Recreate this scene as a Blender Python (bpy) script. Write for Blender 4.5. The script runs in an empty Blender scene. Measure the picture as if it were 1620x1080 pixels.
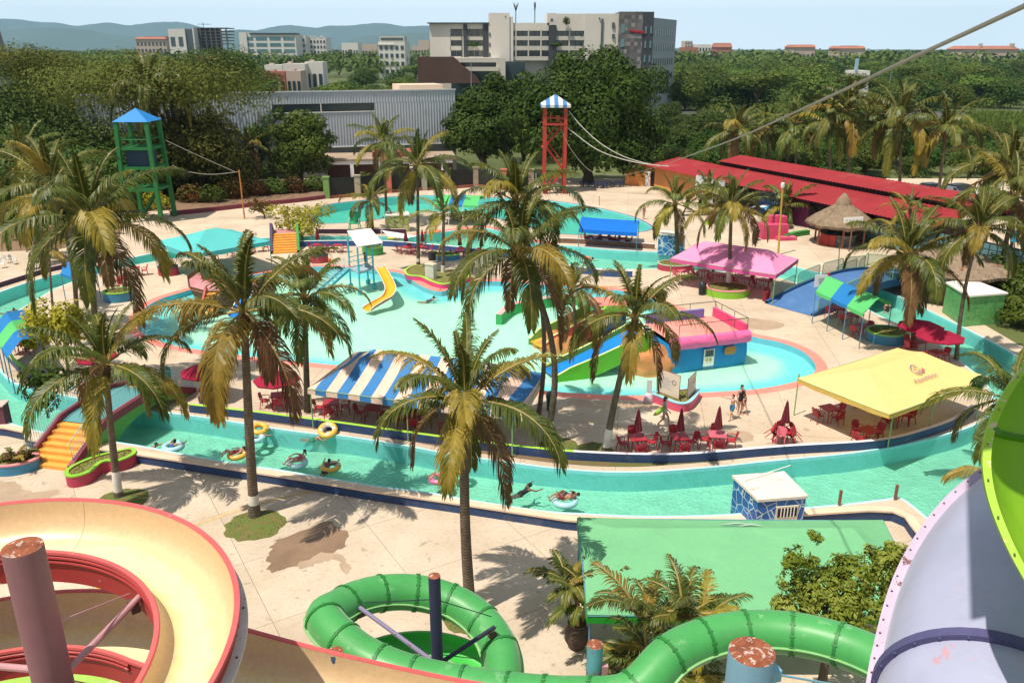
import bpy, bmesh, math, random
from mathutils import Vector, Matrix
from mathutils.geometry import delaunay_2d_cdt
R = random.Random(7)
rad = math.radians
scene = bpy.context.scene
COL = scene.collection

FPX, CZ, PITCH = 1307.0, 18.5, rad(19.5)
_c, _s = math.cos(PITCH), math.sin(PITCH)
def ray(px, py):
    u = (px - 810) / FPX; v = (540 - py) / FPX
    return Vector((u, _c + v * _s, -_s + v * _c))
def G(px, py, z=0.0):                 # ground point at height z
    r = ray(px, py); t = (z - CZ) / r.z
    return Vector((r.x * t, r.y * t, z))
def Y(px, py, y):                     # point at ground distance y
    r = ray(px, py); t = y / r.y
    return Vector((r.x * t, y, CZ + r.z * t))
def D(px, py, t):                     # point at axial depth t
    r = ray(px, py)
    return Vector((r.x * t, r.y * t, CZ + r.z * t))
def GL(l, z=0.0): return [G(a, b, z) for a, b in l]

def new_mat(name):
    m = bpy.data.materials.new(name); m.use_nodes = True
    nt = m.node_tree; b = nt.nodes['Principled BSDF']
    return m, nt, b
def rgb(c): return (c[0], c[1], c[2], 1.0)
def coords(nt, kind='Object'):
    return nt.nodes.new('ShaderNodeTexCoord').outputs[kind]
def noise(nt, vec, scale, detail=4, rough=.55):
    n = nt.nodes.new('ShaderNodeTexNoise'); n.inputs['Scale'].default_value = scale
    n.inputs['Detail'].default_value = detail; n.inputs['Roughness'].default_value = rough
    if vec is not None: nt.links.new(vec, n.inputs['Vector'])
    return n.outputs['Fac']
def ramp(nt, fac, stops):
    r = nt.nodes.new('ShaderNodeValToRGB'); nt.links.new(fac, r.inputs['Fac'])
    e = r.color_ramp.elements
    while len(e) < len(stops): e.new(.5)
    for k, (p, c) in enumerate(stops):
        e[k].position = p; e[k].color = rgb(c) if not isinstance(c, (int, float)) else (c, c, c, 1)
    return r.outputs['Color']
def mixc(nt, fac, a, b, mode='MIX'):
    n = nt.nodes.new('ShaderNodeMix'); n.data_type = 'RGBA'; n.blend_type = mode
    def put(sock, v):
        if isinstance(v, (tuple, list)): sock.default_value = rgb(v)
        elif isinstance(v, (int, float)): sock.default_value = v
        else: nt.links.new(v, sock)
    put(n.inputs[0], fac); put(n.inputs[6], a); put(n.inputs[7], b)
    return n.outputs[2]
def mathn(nt, op, a, b=0.0, c=None):
    n = nt.nodes.new('ShaderNodeMath'); n.operation = op
    for k, v in enumerate((a, b) if c is None else (a, b, c)):
        if isinstance(v, (int, float)): n.inputs[k].default_value = v
        else: nt.links.new(v, n.inputs[k])
    return n.outputs[0]
def bumpn(nt, b, h, strength=.3, dist=.05):
    n = nt.nodes.new('ShaderNodeBump'); n.inputs['Strength'].default_value = strength
    n.inputs['Distance'].default_value = dist
    nt.links.new(h, n.inputs['Height']); nt.links.new(n.outputs[0], b.inputs['Normal'])
def sc(c, k): return tuple(min(1, x * k) for x in c)
MC = {}
def M(name, col, rough=.6, var=.18, scale=1.5, metal=0, bump=0, bscale=30, spec=.4, dirt=None, dscale=.8, damt=.5):
    """plain procedural paint / stone / plastic with large and small colour variation"""
    if name in MC: return MC[name]
    m, nt, b = new_mat(name); MC[name] = m
    v = coords(nt)
    n1 = noise(nt, v, scale, 5); n2 = noise(nt, v, scale * 9, 3)
    a = mathn(nt, 'ADD', mathn(nt, 'MULTIPLY', n1, .65), mathn(nt, 'MULTIPLY', n2, .35))
    c = ramp(nt, a, [(.3, sc(col, 1 - var)), (.7, sc(col, 1 + var * .7))])
    if dirt:
        d = ramp(nt, noise(nt, v, dscale, 8, .65), [(.56, 0), (.66, 1)])
        c = mixc(nt, mathn(nt, 'MULTIPLY', d, damt), c, dirt)
    nt.links.new(c, b.inputs['Base Color'])
    rr = mathn(nt, 'ADD', rough - .08, mathn(nt, 'MULTIPLY', n2, .16))
    nt.links.new(rr, b.inputs['Roughness'])
    b.inputs['Metallic'].default_value = metal
    b.inputs['Specular IOR Level'].default_value = spec
    if bump: bumpn(nt, b, noise(nt, v, bscale, 4), bump, .03)
    return m
def leafmat(name, cols, tr=.25, rough=.5, rnd=.35):
    """foliage: colour varies per clump (noise) and per plant (object random)"""
    m, nt, b = new_mat(name)
    v = coords(nt)
    f = mathn(nt, 'ADD', mathn(nt, 'MULTIPLY', noise(nt, v, .45, 3), .6), mathn(nt, 'MULTIPLY', noise(nt, v, 3.5, 2), .4))
    c = ramp(nt, f, [(.33, cols[0]), (.5, cols[1]), (.68, cols[2])])
    oi = nt.nodes.new('ShaderNodeObjectInfo')
    k = mathn(nt, 'ADD', 1 - rnd, mathn(nt, 'MULTIPLY', oi.outputs['Random'], rnd * 2))
    h = nt.nodes.new('ShaderNodeHueSaturation'); nt.links.new(c, h.inputs['Color'])
    nt.links.new(k, h.inputs['Value'])
    nt.links.new(mathn(nt, 'ADD', .485, mathn(nt, 'MULTIPLY', oi.outputs['Random'], .035)), h.inputs['Hue'])
    nt.links.new(h.outputs[0], b.inputs['Base Color'])
    b.inputs['Roughness'].default_value = rough; b.inputs['Specular IOR Level'].default_value = .3 if 'palm' in name else .1
    t = nt.nodes.new('ShaderNodeBsdfTranslucent'); nt.links.new(h.outputs[0], t.inputs['Color'])
    mx = nt.nodes.new('ShaderNodeMixShader'); mx.inputs[0].default_value = tr
    out = nt.nodes['Material Output']
    nt.links.new(b.outputs[0], mx.inputs[1]); nt.links.new(t.outputs[0], mx.inputs[2]); nt.links.new(mx.outputs[0], out.inputs['Surface'])
    return m
def stripes(name, ca, cb, axis, period, phase=0, duty=.5, rough=.7):
    m, nt, b = new_mat(name)
    sp = nt.nodes.new('ShaderNodeSeparateXYZ'); nt.links.new(coords(nt), sp.inputs[0])
    x = sp.outputs['XYZ'.index(axis)]
    f = mathn(nt, 'FRACT', mathn(nt, 'ADD', mathn(nt, 'MULTIPLY', x, 1.0 / period), phase + 100))
    g = mathn(nt, 'GREATER_THAN', f, duty)
    n = noise(nt, coords(nt), 2.2, 5)
    c = mixc(nt, g, ca, cb)
    c = mixc(nt, 1.0, c, ramp(nt, n, [(.3, .82), (.7, 1.0)]), 'MULTIPLY')
    nt.links.new(c, b.inputs['Base Color']); b.inputs['Roughness'].default_value = rough
    b.inputs['Specular IOR Level'].default_value = .25
    bumpn(nt, b, noise(nt, coords(nt), 5, 2), .25, .05)
    return m
def mosaic(name, cols, joint, scale=1.1, w=.035, rough=.45):
    """crazy paving: flat stones with pale joints"""
    m, nt, b = new_mat(name); v = coords(nt)
    e = nt.nodes.new('ShaderNodeTexVoronoi'); e.feature = 'DISTANCE_TO_EDGE'; e.inputs['Scale'].default_value = scale
    k = nt.nodes.new('ShaderNodeTexVoronoi'); k.inputs['Scale'].default_value = scale
    for n in (e, k): nt.links.new(v, n.inputs['Vector'])
    sp = nt.nodes.new('ShaderNodeSeparateColor'); nt.links.new(k.outputs['Color'], sp.inputs[0])
    c = ramp(nt, sp.outputs[0], [(.2, cols[0]), (.8, cols[1])])
    c = mixc(nt, mathn(nt, 'LESS_THAN', e.outputs['Distance'], w), c, joint)
    nt.links.new(c, b.inputs['Base Color']); b.inputs['Roughness'].default_value = rough
    return m

class MB:
    def __init__(s): s.v = []; s.f = []; s.m = []; s.mi = 0
    def pt(s, p): s.v.append(tuple(p)); return len(s.v) - 1
    def face(s, pts, mi=None):
        i = [s.pt(p) for p in pts]; s.f.append(i); s.m.append(s.mi if mi is None else mi)
    def grid(s, P, closed_u=False, closed_v=False, mi=None):
        nu, nv = len(P), len(P[0]); b = len(s.v)
        for r_ in P:
            for p in r_: s.v.append(tuple(p))
        mi = s.mi if mi is None else mi
        for i in range(nu if closed_u else nu - 1):
            for j in range(nv if closed_v else nv - 1):
                i2, j2 = (i + 1) % nu, (j + 1) % nv
                s.f.append([b + i * nv + j, b + i2 * nv + j, b + i2 * nv + j2, b + i * nv + j2]); s.m.append(mi)
    def box(s, c, d, rz=0, mi=None, top=1.0):
        c = Vector(c); h = Vector(d) / 2; q = Matrix.Rotation(rz, 3, 'Z'); b = len(s.v)
        for z in (-1, 1):
            k = top if z > 0 else 1
            for x, y in ((-1, -1), (1, -1), (1, 1), (-1, 1)):
                s.v.append(tuple(c + q @ Vector((x * h.x * k, y * h.y * k, z * h.z))))
        for f in ((3, 2, 1, 0), (4, 5, 6, 7), (0, 1, 5, 4), (1, 2, 6, 5), (2, 3, 7, 6), (3, 0, 4, 7)):
            s.f.append([b + k for k in f]); s.m.append(s.mi if mi is None else mi)
    def beam(s, a, b_, w, h, mi=None):     # rectangular bar from a to b, up = z
        a, b_ = Vector(a), Vector(b_); d = (b_ - a).normalized()
        up = Vector((0, 0, 1)) if abs(d.z) < .95 else Vector((0, 1, 0))
        sd = d.cross(up).normalized() * (w / 2); u = sd.cross(d).normalized() * (h / 2); b = len(s.v)
        for p in (a, b_):
            for k in (-sd - u, sd - u, sd + u, -sd + u): s.v.append(tuple(p + k))
        for f in ((3, 2, 1, 0), (4, 5, 6, 7), (0, 1, 5, 4), (1, 2, 6, 5), (2, 3, 7, 6), (3, 0, 4, 7)):
            s.f.append([b + k for k in f]); s.m.append(s.mi if mi is None else mi)
    def tube(s, pts, r, n=8, caps=True, mi=None, closed=False):
        pts = [Vector(p) for p in pts]; L = len(pts)
        rr = r if isinstance(r, (list, tuple)) else [r] * L
        T = []
        for i in range(L):
            a = pts[(i - 1) % L] if closed else pts[max(i - 1, 0)]
            c = pts[(i + 1) % L] if closed else pts[min(i + 1, L - 1)]
            t = c - a; T.append(t.normalized() if t.length > 1e-9 else Vector((0, 0, 1)))
        u = T[0].orthogonal().normalized()
        if abs(T[0].z) < .9: u = Vector((0, 0, 1)); u = (u - T[0] * u.dot(T[0])).normalized()
        P = []
        for i in range(L):
            if i: u = u - T[i] * u.dot(T[i]); u = u.normalized() if u.length > 1e-6 else T[i].orthogonal().normalized()
            w = T[i].cross(u)
            P.append([pts[i] + (u * math.cos(2 * math.pi * k / n) + w * math.sin(2 * math.pi * k / n)) * rr[i] for k in range(n)])
        b = len(s.v); s.grid(P, closed, True, mi)
        if caps and not closed:
            s.f.append([b + k for k in range(n)]); s.m.append(s.mi if mi is None else mi)
            e = b + (L - 1) * n; s.f.append([e + n - 1 - k for k in range(n)]); s.m.append(s.mi if mi is None else mi)
    def bar(s, a, b, r, n=6, r2=None, mi=None): s.tube([a, b], [r, r if r2 is None else r2], n, True, mi)
    def lathe(s, c, prof, n=24, mi=None, sx=1, sy=1):
        c = Vector(c)
        P = [[c + Vector((r * math.cos(2 * math.pi * k / n) * sx, r * math.sin(2 * math.pi * k / n) * sy, z)) for k in range(n)] for r, z in prof]
        s.grid(P, False, True, mi)
    def prism(s, poly, z0, z1, mi=None, mtop=None):
        n = len(poly); b = len(s.v)
        for z in (z0, z1):
            for p in poly: s.v.append((p[0], p[1], z))
        mi = s.mi if mi is None else mi
        for i in range(n):
            j = (i + 1) % n; s.f.append([b + i, b + j, b + n + j, b + n + i]); s.m.append(mi)
        s.f.append([b + n + i for i in range(n)]); s.m.append(mi if mtop is None else mtop)
        s.f.append([b + n - 1 - i for i in range(n)]); s.m.append(mi)
    def ball(s, c, r, n=10, m=7, mi=None):
        if not isinstance(r, (tuple, list)): r = (r, r, r)
        c = Vector(c)
        P = [[c + Vector((r[0] * math.sin(math.pi * i / m) * math.cos(2 * math.pi * k / n), r[1] * math.sin(math.pi * i / m) * math.sin(2 * math.pi * k / n), r[2] * math.cos(math.pi * i / m))) for k in range(n)] for i in range(m + 1)]
        s.grid(P, False, True, mi)
    def torus(s, c, Rm, r, n=24, k=10, mi=None, q=None, mis=None):
        c = Vector(c); q = q or Matrix.Identity(3); b0 = len(s.f)
        P = [[c + q @ Vector(((Rm + r * math.cos(2 * math.pi * j / k)) * math.cos(2 * math.pi * i / n), (Rm + r * math.cos(2 * math.pi * j / k)) * math.sin(2 * math.pi * i / n), r * math.sin(2 * math.pi * j / k))) for j in range(k)] for i in range(n)]
        s.grid(P, True, True, mi)
        if mis:
            for i in range(n):
                for j in range(k): s.m[b0 + i * k + j] = mis(i, j)
    def mesh(s, name, mats, smooth=True, ang=35):
        me = bpy.data.meshes.new(name); me.from_pydata(s.v, [], s.f)
        for m in (mats if isinstance(mats, (list, tuple)) else [mats]): me.materials.append(m)
        me.polygons.foreach_set('material_index', s.m)
        me.polygons.foreach_set('use_smooth', [smooth] * len(s.f))
        if smooth and ang: me.set_sharp_from_angle(angle=rad(ang))
        me.update(); return me
    def build(s, name, mats, parent=None, label=None, cat=None, group=None, kind=None, loc=None, smooth=True, ang=35):
        if loc is not None:
            l = Vector(loc); s.v = [(x - l.x, y - l.y, z - l.z) for x, y, z in s.v]
        o = bpy.data.objects.new(name, s.mesh(name, mats, smooth, ang)); COL.objects.link(o)
        if loc is not None: o.location = loc
        if parent is not None: o.parent = parent
        return tag(o, label, cat, group, kind)
def tag(o, label=None, cat=None, group=None, kind=None):
    if label: o['label'] = label
    if cat: o['category'] = cat
    if group: o['group'] = group
    if kind: o['kind'] = kind
    return o
def thing(name, label, cat, loc=(0, 0, 0), rz=0, group=None):
    o = bpy.data.objects.new(name, None); COL.objects.link(o); o.empty_display_size = .3
    o.location = loc; o.rotation_euler = (0, 0, rz)
    return tag(o, label, cat, group)
def dup(o, loc=None, rz=None, label=None, group=None, scale=None, parent=None):
    c = o.copy(); COL.objects.link(c)
    if parent is not None: c.parent = parent
    if loc is not None: c.location = loc
    if rz is not None: c.rotation_euler = (0, 0, rz)
    if scale is not None: c.scale = (scale, scale, scale) if isinstance(scale, (int, float)) else scale
    if label: c['label'] = label
    if group: c['group'] = group
    for ch in list(o.children): dup(ch, parent=c)
    return c
def struct(name, mb, mats, **k): return mb.build(name, mats, kind='structure', **k)

def smooth_loop(P, n=4, closed=True):
    out = []; L = len(P)
    for i in range(L if closed else L - 1):
        p0 = P[(i - 1) % L] if closed or i else P[i]; p1 = P[i]; p2 = P[(i + 1) % L]
        p3 = P[(i + 2) % L] if closed or i + 2 < L else p2
        for k in range(n):
            t = k / n
            out.append(.5 * ((2 * p1) + (p2 - p0) * t + (2 * p0 - 5 * p1 + 4 * p2 - p3) * t * t + (3 * p1 - p0 - 3 * p2 + p3) * t ** 3))
    if not closed: out.append(P[-1].copy())
    return out
def area(P): return .5 * sum(P[i].x * P[(i + 1) % len(P)].y - P[(i + 1) % len(P)].x * P[i].y for i in range(len(P)))
def offset(P, d, closed=True):        # d > 0: to the left of travel
    out = []; L = len(P)
    for i in range(L):
        a = P[(i - 1) % L] if closed else P[max(i - 1, 0)]; b = P[(i + 1) % L] if closed else P[min(i + 1, L - 1)]
        t = (b - a); t.z = 0; t.normalize(); out.append(P[i] + Vector((-t.y, t.x, 0)) * d)
    return out
def ccw(P): return P if area(P) > 0 else P[::-1]
def inside(x, y, P):
    r = False; j = len(P) - 1
    for i in range(len(P)):
        a, b = P[i], P[j]
        if (a.y > y) != (b.y > y) and x < (b.x - a.x) * (y - a.y) / (b.y - a.y) + a.x: r = not r
        j = i
    return r
def dist_loop(x, y, P):
    best = 1e9
    for i in range(len(P)):
        a, b = P[i], P[(i + 1) % len(P)]
        dx, dy = b.x - a.x, b.y - a.y; l = dx * dx + dy * dy
        t = 0 if l == 0 else max(0, min(1, ((x - a.x) * dx + (y - a.y) * dy) / l))
        q = (x - a.x - dx * t) ** 2 + (y - a.y - dy * t) ** 2
        if q < best: best = q
    return math.sqrt(best)
def sheet(mb, outer, holes, z, extra=(), mi=0):
    V = []; E = []
    for lp in [outer] + list(holes):
        b = len(V); V += [Vector((p.x, p.y)) for p in lp]
        E += [(b + i, b + (i + 1) % len(lp)) for i in range(len(lp))]
    V += [Vector(p) for p in extra]
    v, e, f, _, _, _ = delaunay_2d_cdt(V, E, [], 0, 1e-5)
    b = len(mb.v); mb.v += [(p.x, p.y, z) for p in v]
    for t in f:
        cx = sum(v[k].x for k in t) / len(t); cy = sum(v[k].y for k in t) / len(t)
        if inside(cx, cy, outer) and not any(inside(cx, cy, h) for h in holes):
            t = list(t)
            a = (v[t[1]] - v[t[0]]).cross(v[t[2]] - v[t[0]])
            mb.f.append([b + k for k in (t if a > 0 else t[::-1])]); mb.m.append(mi)
def strip(mb, A, B, closed=True, mi=0): mb.grid([A, B], False, closed, mi)
def wall_path(mb, P, h, w, z0=0, closed=False, mi=0, mtop=None):
    """a low wall of width w and height h following P"""
    A, B = offset(P, w / 2, closed), offset(P, -w / 2, closed)
    def lv(Q, z): return [Vector((p.x, p.y, z)) for p in Q]
    mt = mi if mtop is None else mtop
    mb.grid([lv(B, z0), lv(B, z0 + h)], False, closed, mi); mb.grid([lv(A, z0 + h), lv(A, z0)], False, closed, mi)
    mb.grid([lv(B, z0 + h), lv(A, z0 + h)], False, closed, mt)
    if not closed:
        for i in (0, -1): mb.face([lv(A, z0)[i], lv(B, z0)[i], lv(B, z0 + h)[i], lv(A, z0 + h)[i]], mi)
HAZE = 6e-5
cam = bpy.data.cameras.new('camera'); co = bpy.data.objects.new('camera', cam); COL.objects.link(co)
co.location = (0, 0, CZ); co.rotation_euler = (rad(90) - PITCH, 0, 0)
cam.sensor_width = 36; cam.lens = FPX / 1620 * 36; cam.clip_start = .05; cam.clip_end = 60000
scene.camera = co
SUN_EL, SUN_TO = rad(66), Vector((-.8, -.6))       # azimuth from which the sun shines
w = bpy.data.worlds.new('World'); scene.world = w; w.use_nodes = True
nt = w.node_tree; bg = nt.nodes['Background']
sky = nt.nodes.new('ShaderNodeTexSky'); sky.sky_type = 'NISHITA'; sky.sun_disc = False
sky.sun_elevation = SUN_EL; sky.sun_rotation = math.atan2(SUN_TO.x, SUN_TO.y)
sky.altitude = 10; sky.air_density = 1.0; sky.dust_density = 2.2; sky.ozone_density = 1.4
tc = nt.nodes.new('ShaderNodeTexCoord')
mp = nt.nodes.new('ShaderNodeMapping'); mp.inputs['Scale'].default_value = (1.2, 1.2, 9); nt.links.new(tc.outputs['Generated'], mp.inputs[0])
cl = ramp(nt, noise(nt, mp.outputs[0], 3.1, 8, .6), [(.42, 0), (.72, 1)])
nt.links.new(mixc(nt, mathn(nt, 'ADD', .35, mathn(nt, 'MULTIPLY', cl, .5)), sky.outputs[0], (9.6, 10.7, 11.2)), bg.inputs['Color'])
sz = nt.nodes.new('ShaderNodeSeparateXYZ'); nt.links.new(tc.outputs['Generated'], sz.inputs[0]); hzf = ramp(nt, sz.outputs[2], [(0.0, 1), (.07, .9), (.16, 0)]); skl = [l for l in nt.links if l.to_node == bg and l.to_socket.name == 'Color'][0].from_socket
nt.links.new(mixc(nt, hzf, skl, (16.8, 18.8, 19.7)), bg.inputs['Color'])
bg.inputs['Strength'].default_value = .058
sd = bpy.data.lights.new('sun', 'SUN'); so = bpy.data.objects.new('sun', sd); COL.objects.link(so)
sd.energy = 4.5; sd.angle = rad(.5); sd.color = (1.0, .925, .80)
to_sun = Vector((SUN_TO.x * math.cos(SUN_EL), SUN_TO.y * math.cos(SUN_EL), math.sin(SUN_EL)))
so.rotation_euler = to_sun.to_track_quat('Z', 'Y').to_euler(); so.location = to_sun * 60 + Vector((0, 0, 40))
vs = scene.view_settings; vs.view_transform = 'Standard'; vs.look = 'None'; vs.gamma = 1; vs.exposure = .36
scene.cycles.max_bounces = 6; scene.cycles.transparent_max_bounces = 12; scene.cycles.volume_bounces = 0

def concrete(name, col, joint_rot, size, var=.1):
    m, nt, b = new_mat(name); v = coords(nt)
    mp = nt.nodes.new('ShaderNodeMapping'); nt.links.new(v, mp.inputs[0]); mp.inputs['Rotation'].default_value = (0, 0, joint_rot)
    br = nt.nodes.new('ShaderNodeTexBrick'); nt.links.new(mp.outputs[0], br.inputs[0])
    br.offset = 0; br.inputs['Scale'].default_value = 1; br.inputs['Brick Width'].default_value = size; br.inputs['Row Height'].default_value = size * .8
    br.inputs['Mortar Size'].default_value = .014; br.inputs['Mortar Smooth'].default_value = 0
    br.inputs['Color1'].default_value = rgb(col); br.inputs['Color2'].default_value = rgb(sc(col, .87)); br.inputs['Mortar'].default_value = rgb(sc(col, .5))
    c = mixc(nt, 1, br.outputs['Color'], ramp(nt, noise(nt, v, .35, 8, .62), [(.3, (.82, .79, .75)), (.62, (1, 1, 1))]), 'MULTIPLY')
    c = mixc(nt, 1, c, ramp(nt, noise(nt, v, 6, 6, .7), [(.28, (.8, .78, .75)), (.5, (1, 1, 1))]), 'MULTIPLY')
    st = ramp(nt, noise(nt, v, 1.3, 9, .7), [(.57, 0), (.72, .55)])
    c = mixc(nt, st, c, sc(col, .62))
    c = mixc(nt, ramp(nt, noise(nt, v, 2.6, 3, .5), [(.665, 0), (.70, .6)]), c, sc(col, .45))
    nt.links.new(c, b.inputs['Base Color']); b.inputs['Roughness'].default_value = .82; b.inputs['Specular IOR Level'].default_value = .25
    bumpn(nt, b, noise(nt, v, 25, 4), .15, .02)
    return m
m_deck = concrete('deck_concrete', (.60, .485, .37), rad(8), 4.5)
m_near = concrete('promenade_concrete', (.60, .495, .385), rad(-31), 5.2)
m_grass = leafmat('grass', [(.055, .075, .015), (.085, .10, .025), (.13, .12, .04)], 0, .8, 0)
def soilmat():
    m, nt, b = new_mat('bed_soil'); v = coords(nt)
    f = noise(nt, v, 1.1, 8, .65)
    sp = nt.nodes.new('ShaderNodeSeparateXYZ'); nt.links.new(v, sp.inputs[0])
    g = mathn(nt, 'ADD', f, mathn(nt, 'MULTIPLY', sp.outputs[0], .022))
    c = ramp(nt, g, [(.40, (.21, .125, .075)), (.55, (.16, .11, .05)), (.68, (.115, .115, .03)), (.85, (.09, .11, .025))])
    nt.links.new(c, b.inputs['Base Color']); b.inputs['Roughness'].default_value = .95
    bumpn(nt, b, noise(nt, v, 9, 6), .6, .08); return m
m_soil = soilmat()
def terrainmat():
    m, nt, b = new_mat('terrain_green'); v = coords(nt)
    f = mathn(nt, 'ADD', mathn(nt, 'MULTIPLY', noise(nt, v, .02, 6), .6), mathn(nt, 'MULTIPLY', noise(nt, v, .5, 6), .4))
    c = ramp(nt, f, [(.35, (.045, .06, .015)), (.5, (.075, .10, .025)), (.65, (.13, .14, .04))])
    nt.links.new(c, b.inputs['Base Color']); b.inputs['Roughness'].default_value = .95
    bumpn(nt, b, noise(nt, v, 3, 5), .8, .3); return m
m_terrain = terrainmat()
def watermat(name, tint, bscale=2.2, bstr=.25):
    m, nt, b = new_mat(name); nt.nodes.remove(b); out = nt.nodes['Material Output']
    t = nt.nodes.new('ShaderNodeBsdfTransparent'); t.inputs[0].default_value = rgb(tint)
    g = nt.nodes.new('ShaderNodeBsdfGlossy'); g.inputs['Roughness'].default_value = .06
    v = coords(nt); h = mathn(nt, 'ADD', noise(nt, v, bscale, 3), mathn(nt, 'MULTIPLY', noise(nt, v, bscale * 3.3, 3), .5))
    bp = nt.nodes.new('ShaderNodeBump'); bp.inputs['Strength'].default_value = bstr; bp.inputs['Distance'].default_value = .12
    nt.links.new(h, bp.inputs['Height']); nt.links.new(bp.outputs[0], g.inputs['Normal'])
    fr = nt.nodes.new('ShaderNodeFresnel'); fr.inputs[0].default_value = 1.33; nt.links.new(bp.outputs[0], fr.inputs['Normal'])
    mx = nt.nodes.new('ShaderNodeMixShader'); nt.links.new(fr.outputs[0], mx.inputs[0]); nt.links.new(t.outputs[0], mx.inputs[1]); nt.links.new(g.outputs[0], mx.inputs[2])
    nt.links.new(mx.outputs[0], out.inputs['Surface']); return m
m_water = watermat('pool_water', (.84, .97, .93), 5.0, .8)
m_riverfloor = M('river_floor_paint', (.27, .62, .48), .6, .2, 1.1)
m_farfloor = M('far_pool_floor_paint', (.10, .56, .46), .6, .10, .3)
m_cyanwall = M('pool_wall_paint', (.22, .62, .66), .55, .12, 1.2)
m_coral = M('coral_kerb_paint', (.78, .235, .185), .7, .14, .8, dirt=(.45, .3, .24), damt=.35)
m_palecyan = M('pale_cyan_edge_paint', (.45, .72, .72), .6, .1, 1)
m_navy = M('navy_wall_paint', (.022, .05, .13), .55, .3, 1.2, dirt=(.12, .12, .14), damt=.4)
m_limepaint = M('lime_wall_paint', (.36, .62, .06), .55, .12, 1.5)
m_white = M('white_paint', (.78, .76, .72), .55, .06, 2)
m_maroon = M('maroon_paint', (.22, .035, .055), .55, .2, 1.5)
m_green = M('green_paint', (.05, .26, .05), .5, .2, 1.5)
m_cream = M('cream_concrete', (.66, .50, .36), .8, .12, 1.4)

NEAR_SHORE = [(45,677),(80,684),(215,703),(330,725),(440,742),(518,755),(596,768),(673,777),(751,791),(860,807),(917,811),(1000,815),(1080,815),(1160,812),(1273,802),(1340,796),(1400,789),(1428,788),(1477,826),(1560,890)]
OUTER = NEAR_SHORE + [(1650,930),(1760,900),(1810,800),(1760,700),(1680,620),(1607,563),(1547,530),(1480,497),(1407,463),(1330,440),(1283,429),(1255,422),(1190,412),(1125,403),(1069,401),(1038,399),(964,395),(912,390),(870,387),(820,379),(795,367),(764,361),(734,363),(660,372),(600,374),(468,374),(430,376),(380,380),(300,392),(241,401),(196,411),(130,426),(74,438),(0,462),(-60,490),(-110,530),(-120,580),(-60,628),(8,664)]
INNER = [(0,587),(18,604),(41,613),(65,618),(130,632),(200,645),(263,653),(333,662),(440,679),(503,687),(544,690),(645,706),(707,718),(777,728),(830,735),(870,740),(940,746),(1010,747),(1080,743),(1150,737),(1213,730),(1347,717),(1430,703),(1513,683),(1550,668),(1572,648),(1572,625),(1555,600),(1527,577),(1490,547),(1440,520),(1407,506),(1379,492),(1340,472),(1300,458),(1270,450),(1234,440),(1180,432),(1120,428),(1045,425),(960,425),(871,416),(800,402),(725,393),(660,388),(603,385),(530,386),(468,386),(420,389),(330,401),(252,412),(204,421),(140,437),(90,455),(50,478),(15,500),(-18,535),(-16,565)]
KID = [(217,513),(222,498),(235,483),(259,471),(289,462),(330,450),(385,438),(440,428),(494,422),(551,423),(612,429),(636,433),(653,444),(675,456),(699,461),(721,453),(749,446),(790,445),(817,447),(880,452),(940,457),(985,460),(1017,468),(1041,477),(1100,501),(1150,518),(1190,532),(1233,541),(1267,554),(1285,569),(1291,583),(1280,595),(1253,605),(1213,613),(1180,617),(1109,621),(1022,625),(976,625),(913,622),(853,617),(780,609),(700,600),(620,589),(525,577),(413,566),(333,556),(273,546),(240,534),(222,524)]
FARPOOL = [(493,333),(507,328),(529,322),(573,317),(613,312),(658,309.5),(700,310),(784,313),(830,316),(873,318),(940,328),(1000,343),(1030,358),(1028,363),(1008,367),(960,370),(916,371),(882,369),(850,363),(820,354),(800,348),(775,343),(735,337),(684,335),(651,338),(596,347),(551,352),(502,353),(494,345)]
PARAPET = [(4,522),(4,540),(11,556),(31,577),(52,589),(75,598)]
PARAPET2 = [(300,639),(400,650),(440,655),(540,668),(640,682),(746,696),(860,709),(907,713),(1000,717),(1080,717),(1160,711),(1247,704),(1390,695),(1463,678),(1512,660),(1540,640)]
outer = ccw(smooth_loop(GL(OUTER), 4)); inner = ccw(smooth_loop(GL(INNER), 4)); kid = ccw(smooth_loop(GL(KID), 4)); farpool = ccw(smooth_loop(GL(FARPOOL), 4))
NEARB = [(-300,645),(8,676),(40,692),(75,699),(217,718),(440,752),(540,768),(595,777),(741,798),(860,816),(913,823),(1000,826),(1080,826),(1160,822),(1273,813),(1413,808),(1457,848),(1560,935),(1640,1000)]
nearb = smooth_loop(GL(NEARB), 3, False)

mb = MB()
for i in range(40):
    pass
N = 48
mb.grid([[Vector((r_ * math.cos(2 * math.pi * k / N), 8000 + r_ * math.sin(2 * math.pi * k / N), -1.3)) for k in range(N)] for r_ in (.01, 400, 2000, 8000, 14500)], False, True)
struct('terrain', mb, m_terrain)
mb = MB(); nb2 = offset(nearb, .12, False)
poly = [Vector((p.x, p.y, 0)) for p in nb2] + [Vector((16, 6, 0)), Vector((-60, 6, 0)), Vector((-60, 42, 0))]
sheet(mb, ccw(poly), [], -.5); struct('promenade', mb, m_near)
mb = MB()
poly = [Vector((p.x, p.y, 0)) for p in nearb] + [Vector((40, 12, 0)), Vector((120, 30, 0)), Vector((110, 126, 0)), Vector((-90, 126, 0)), Vector((-110, 60, 0)), Vector((-60, 42, 0))]
sheet(mb, ccw(poly), [outer, farpool], 0); struct('deck', mb, m_deck)
mb = MB(); sheet(mb, inner, [kid], 0); struct('island_deck', mb, m_deck)

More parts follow.
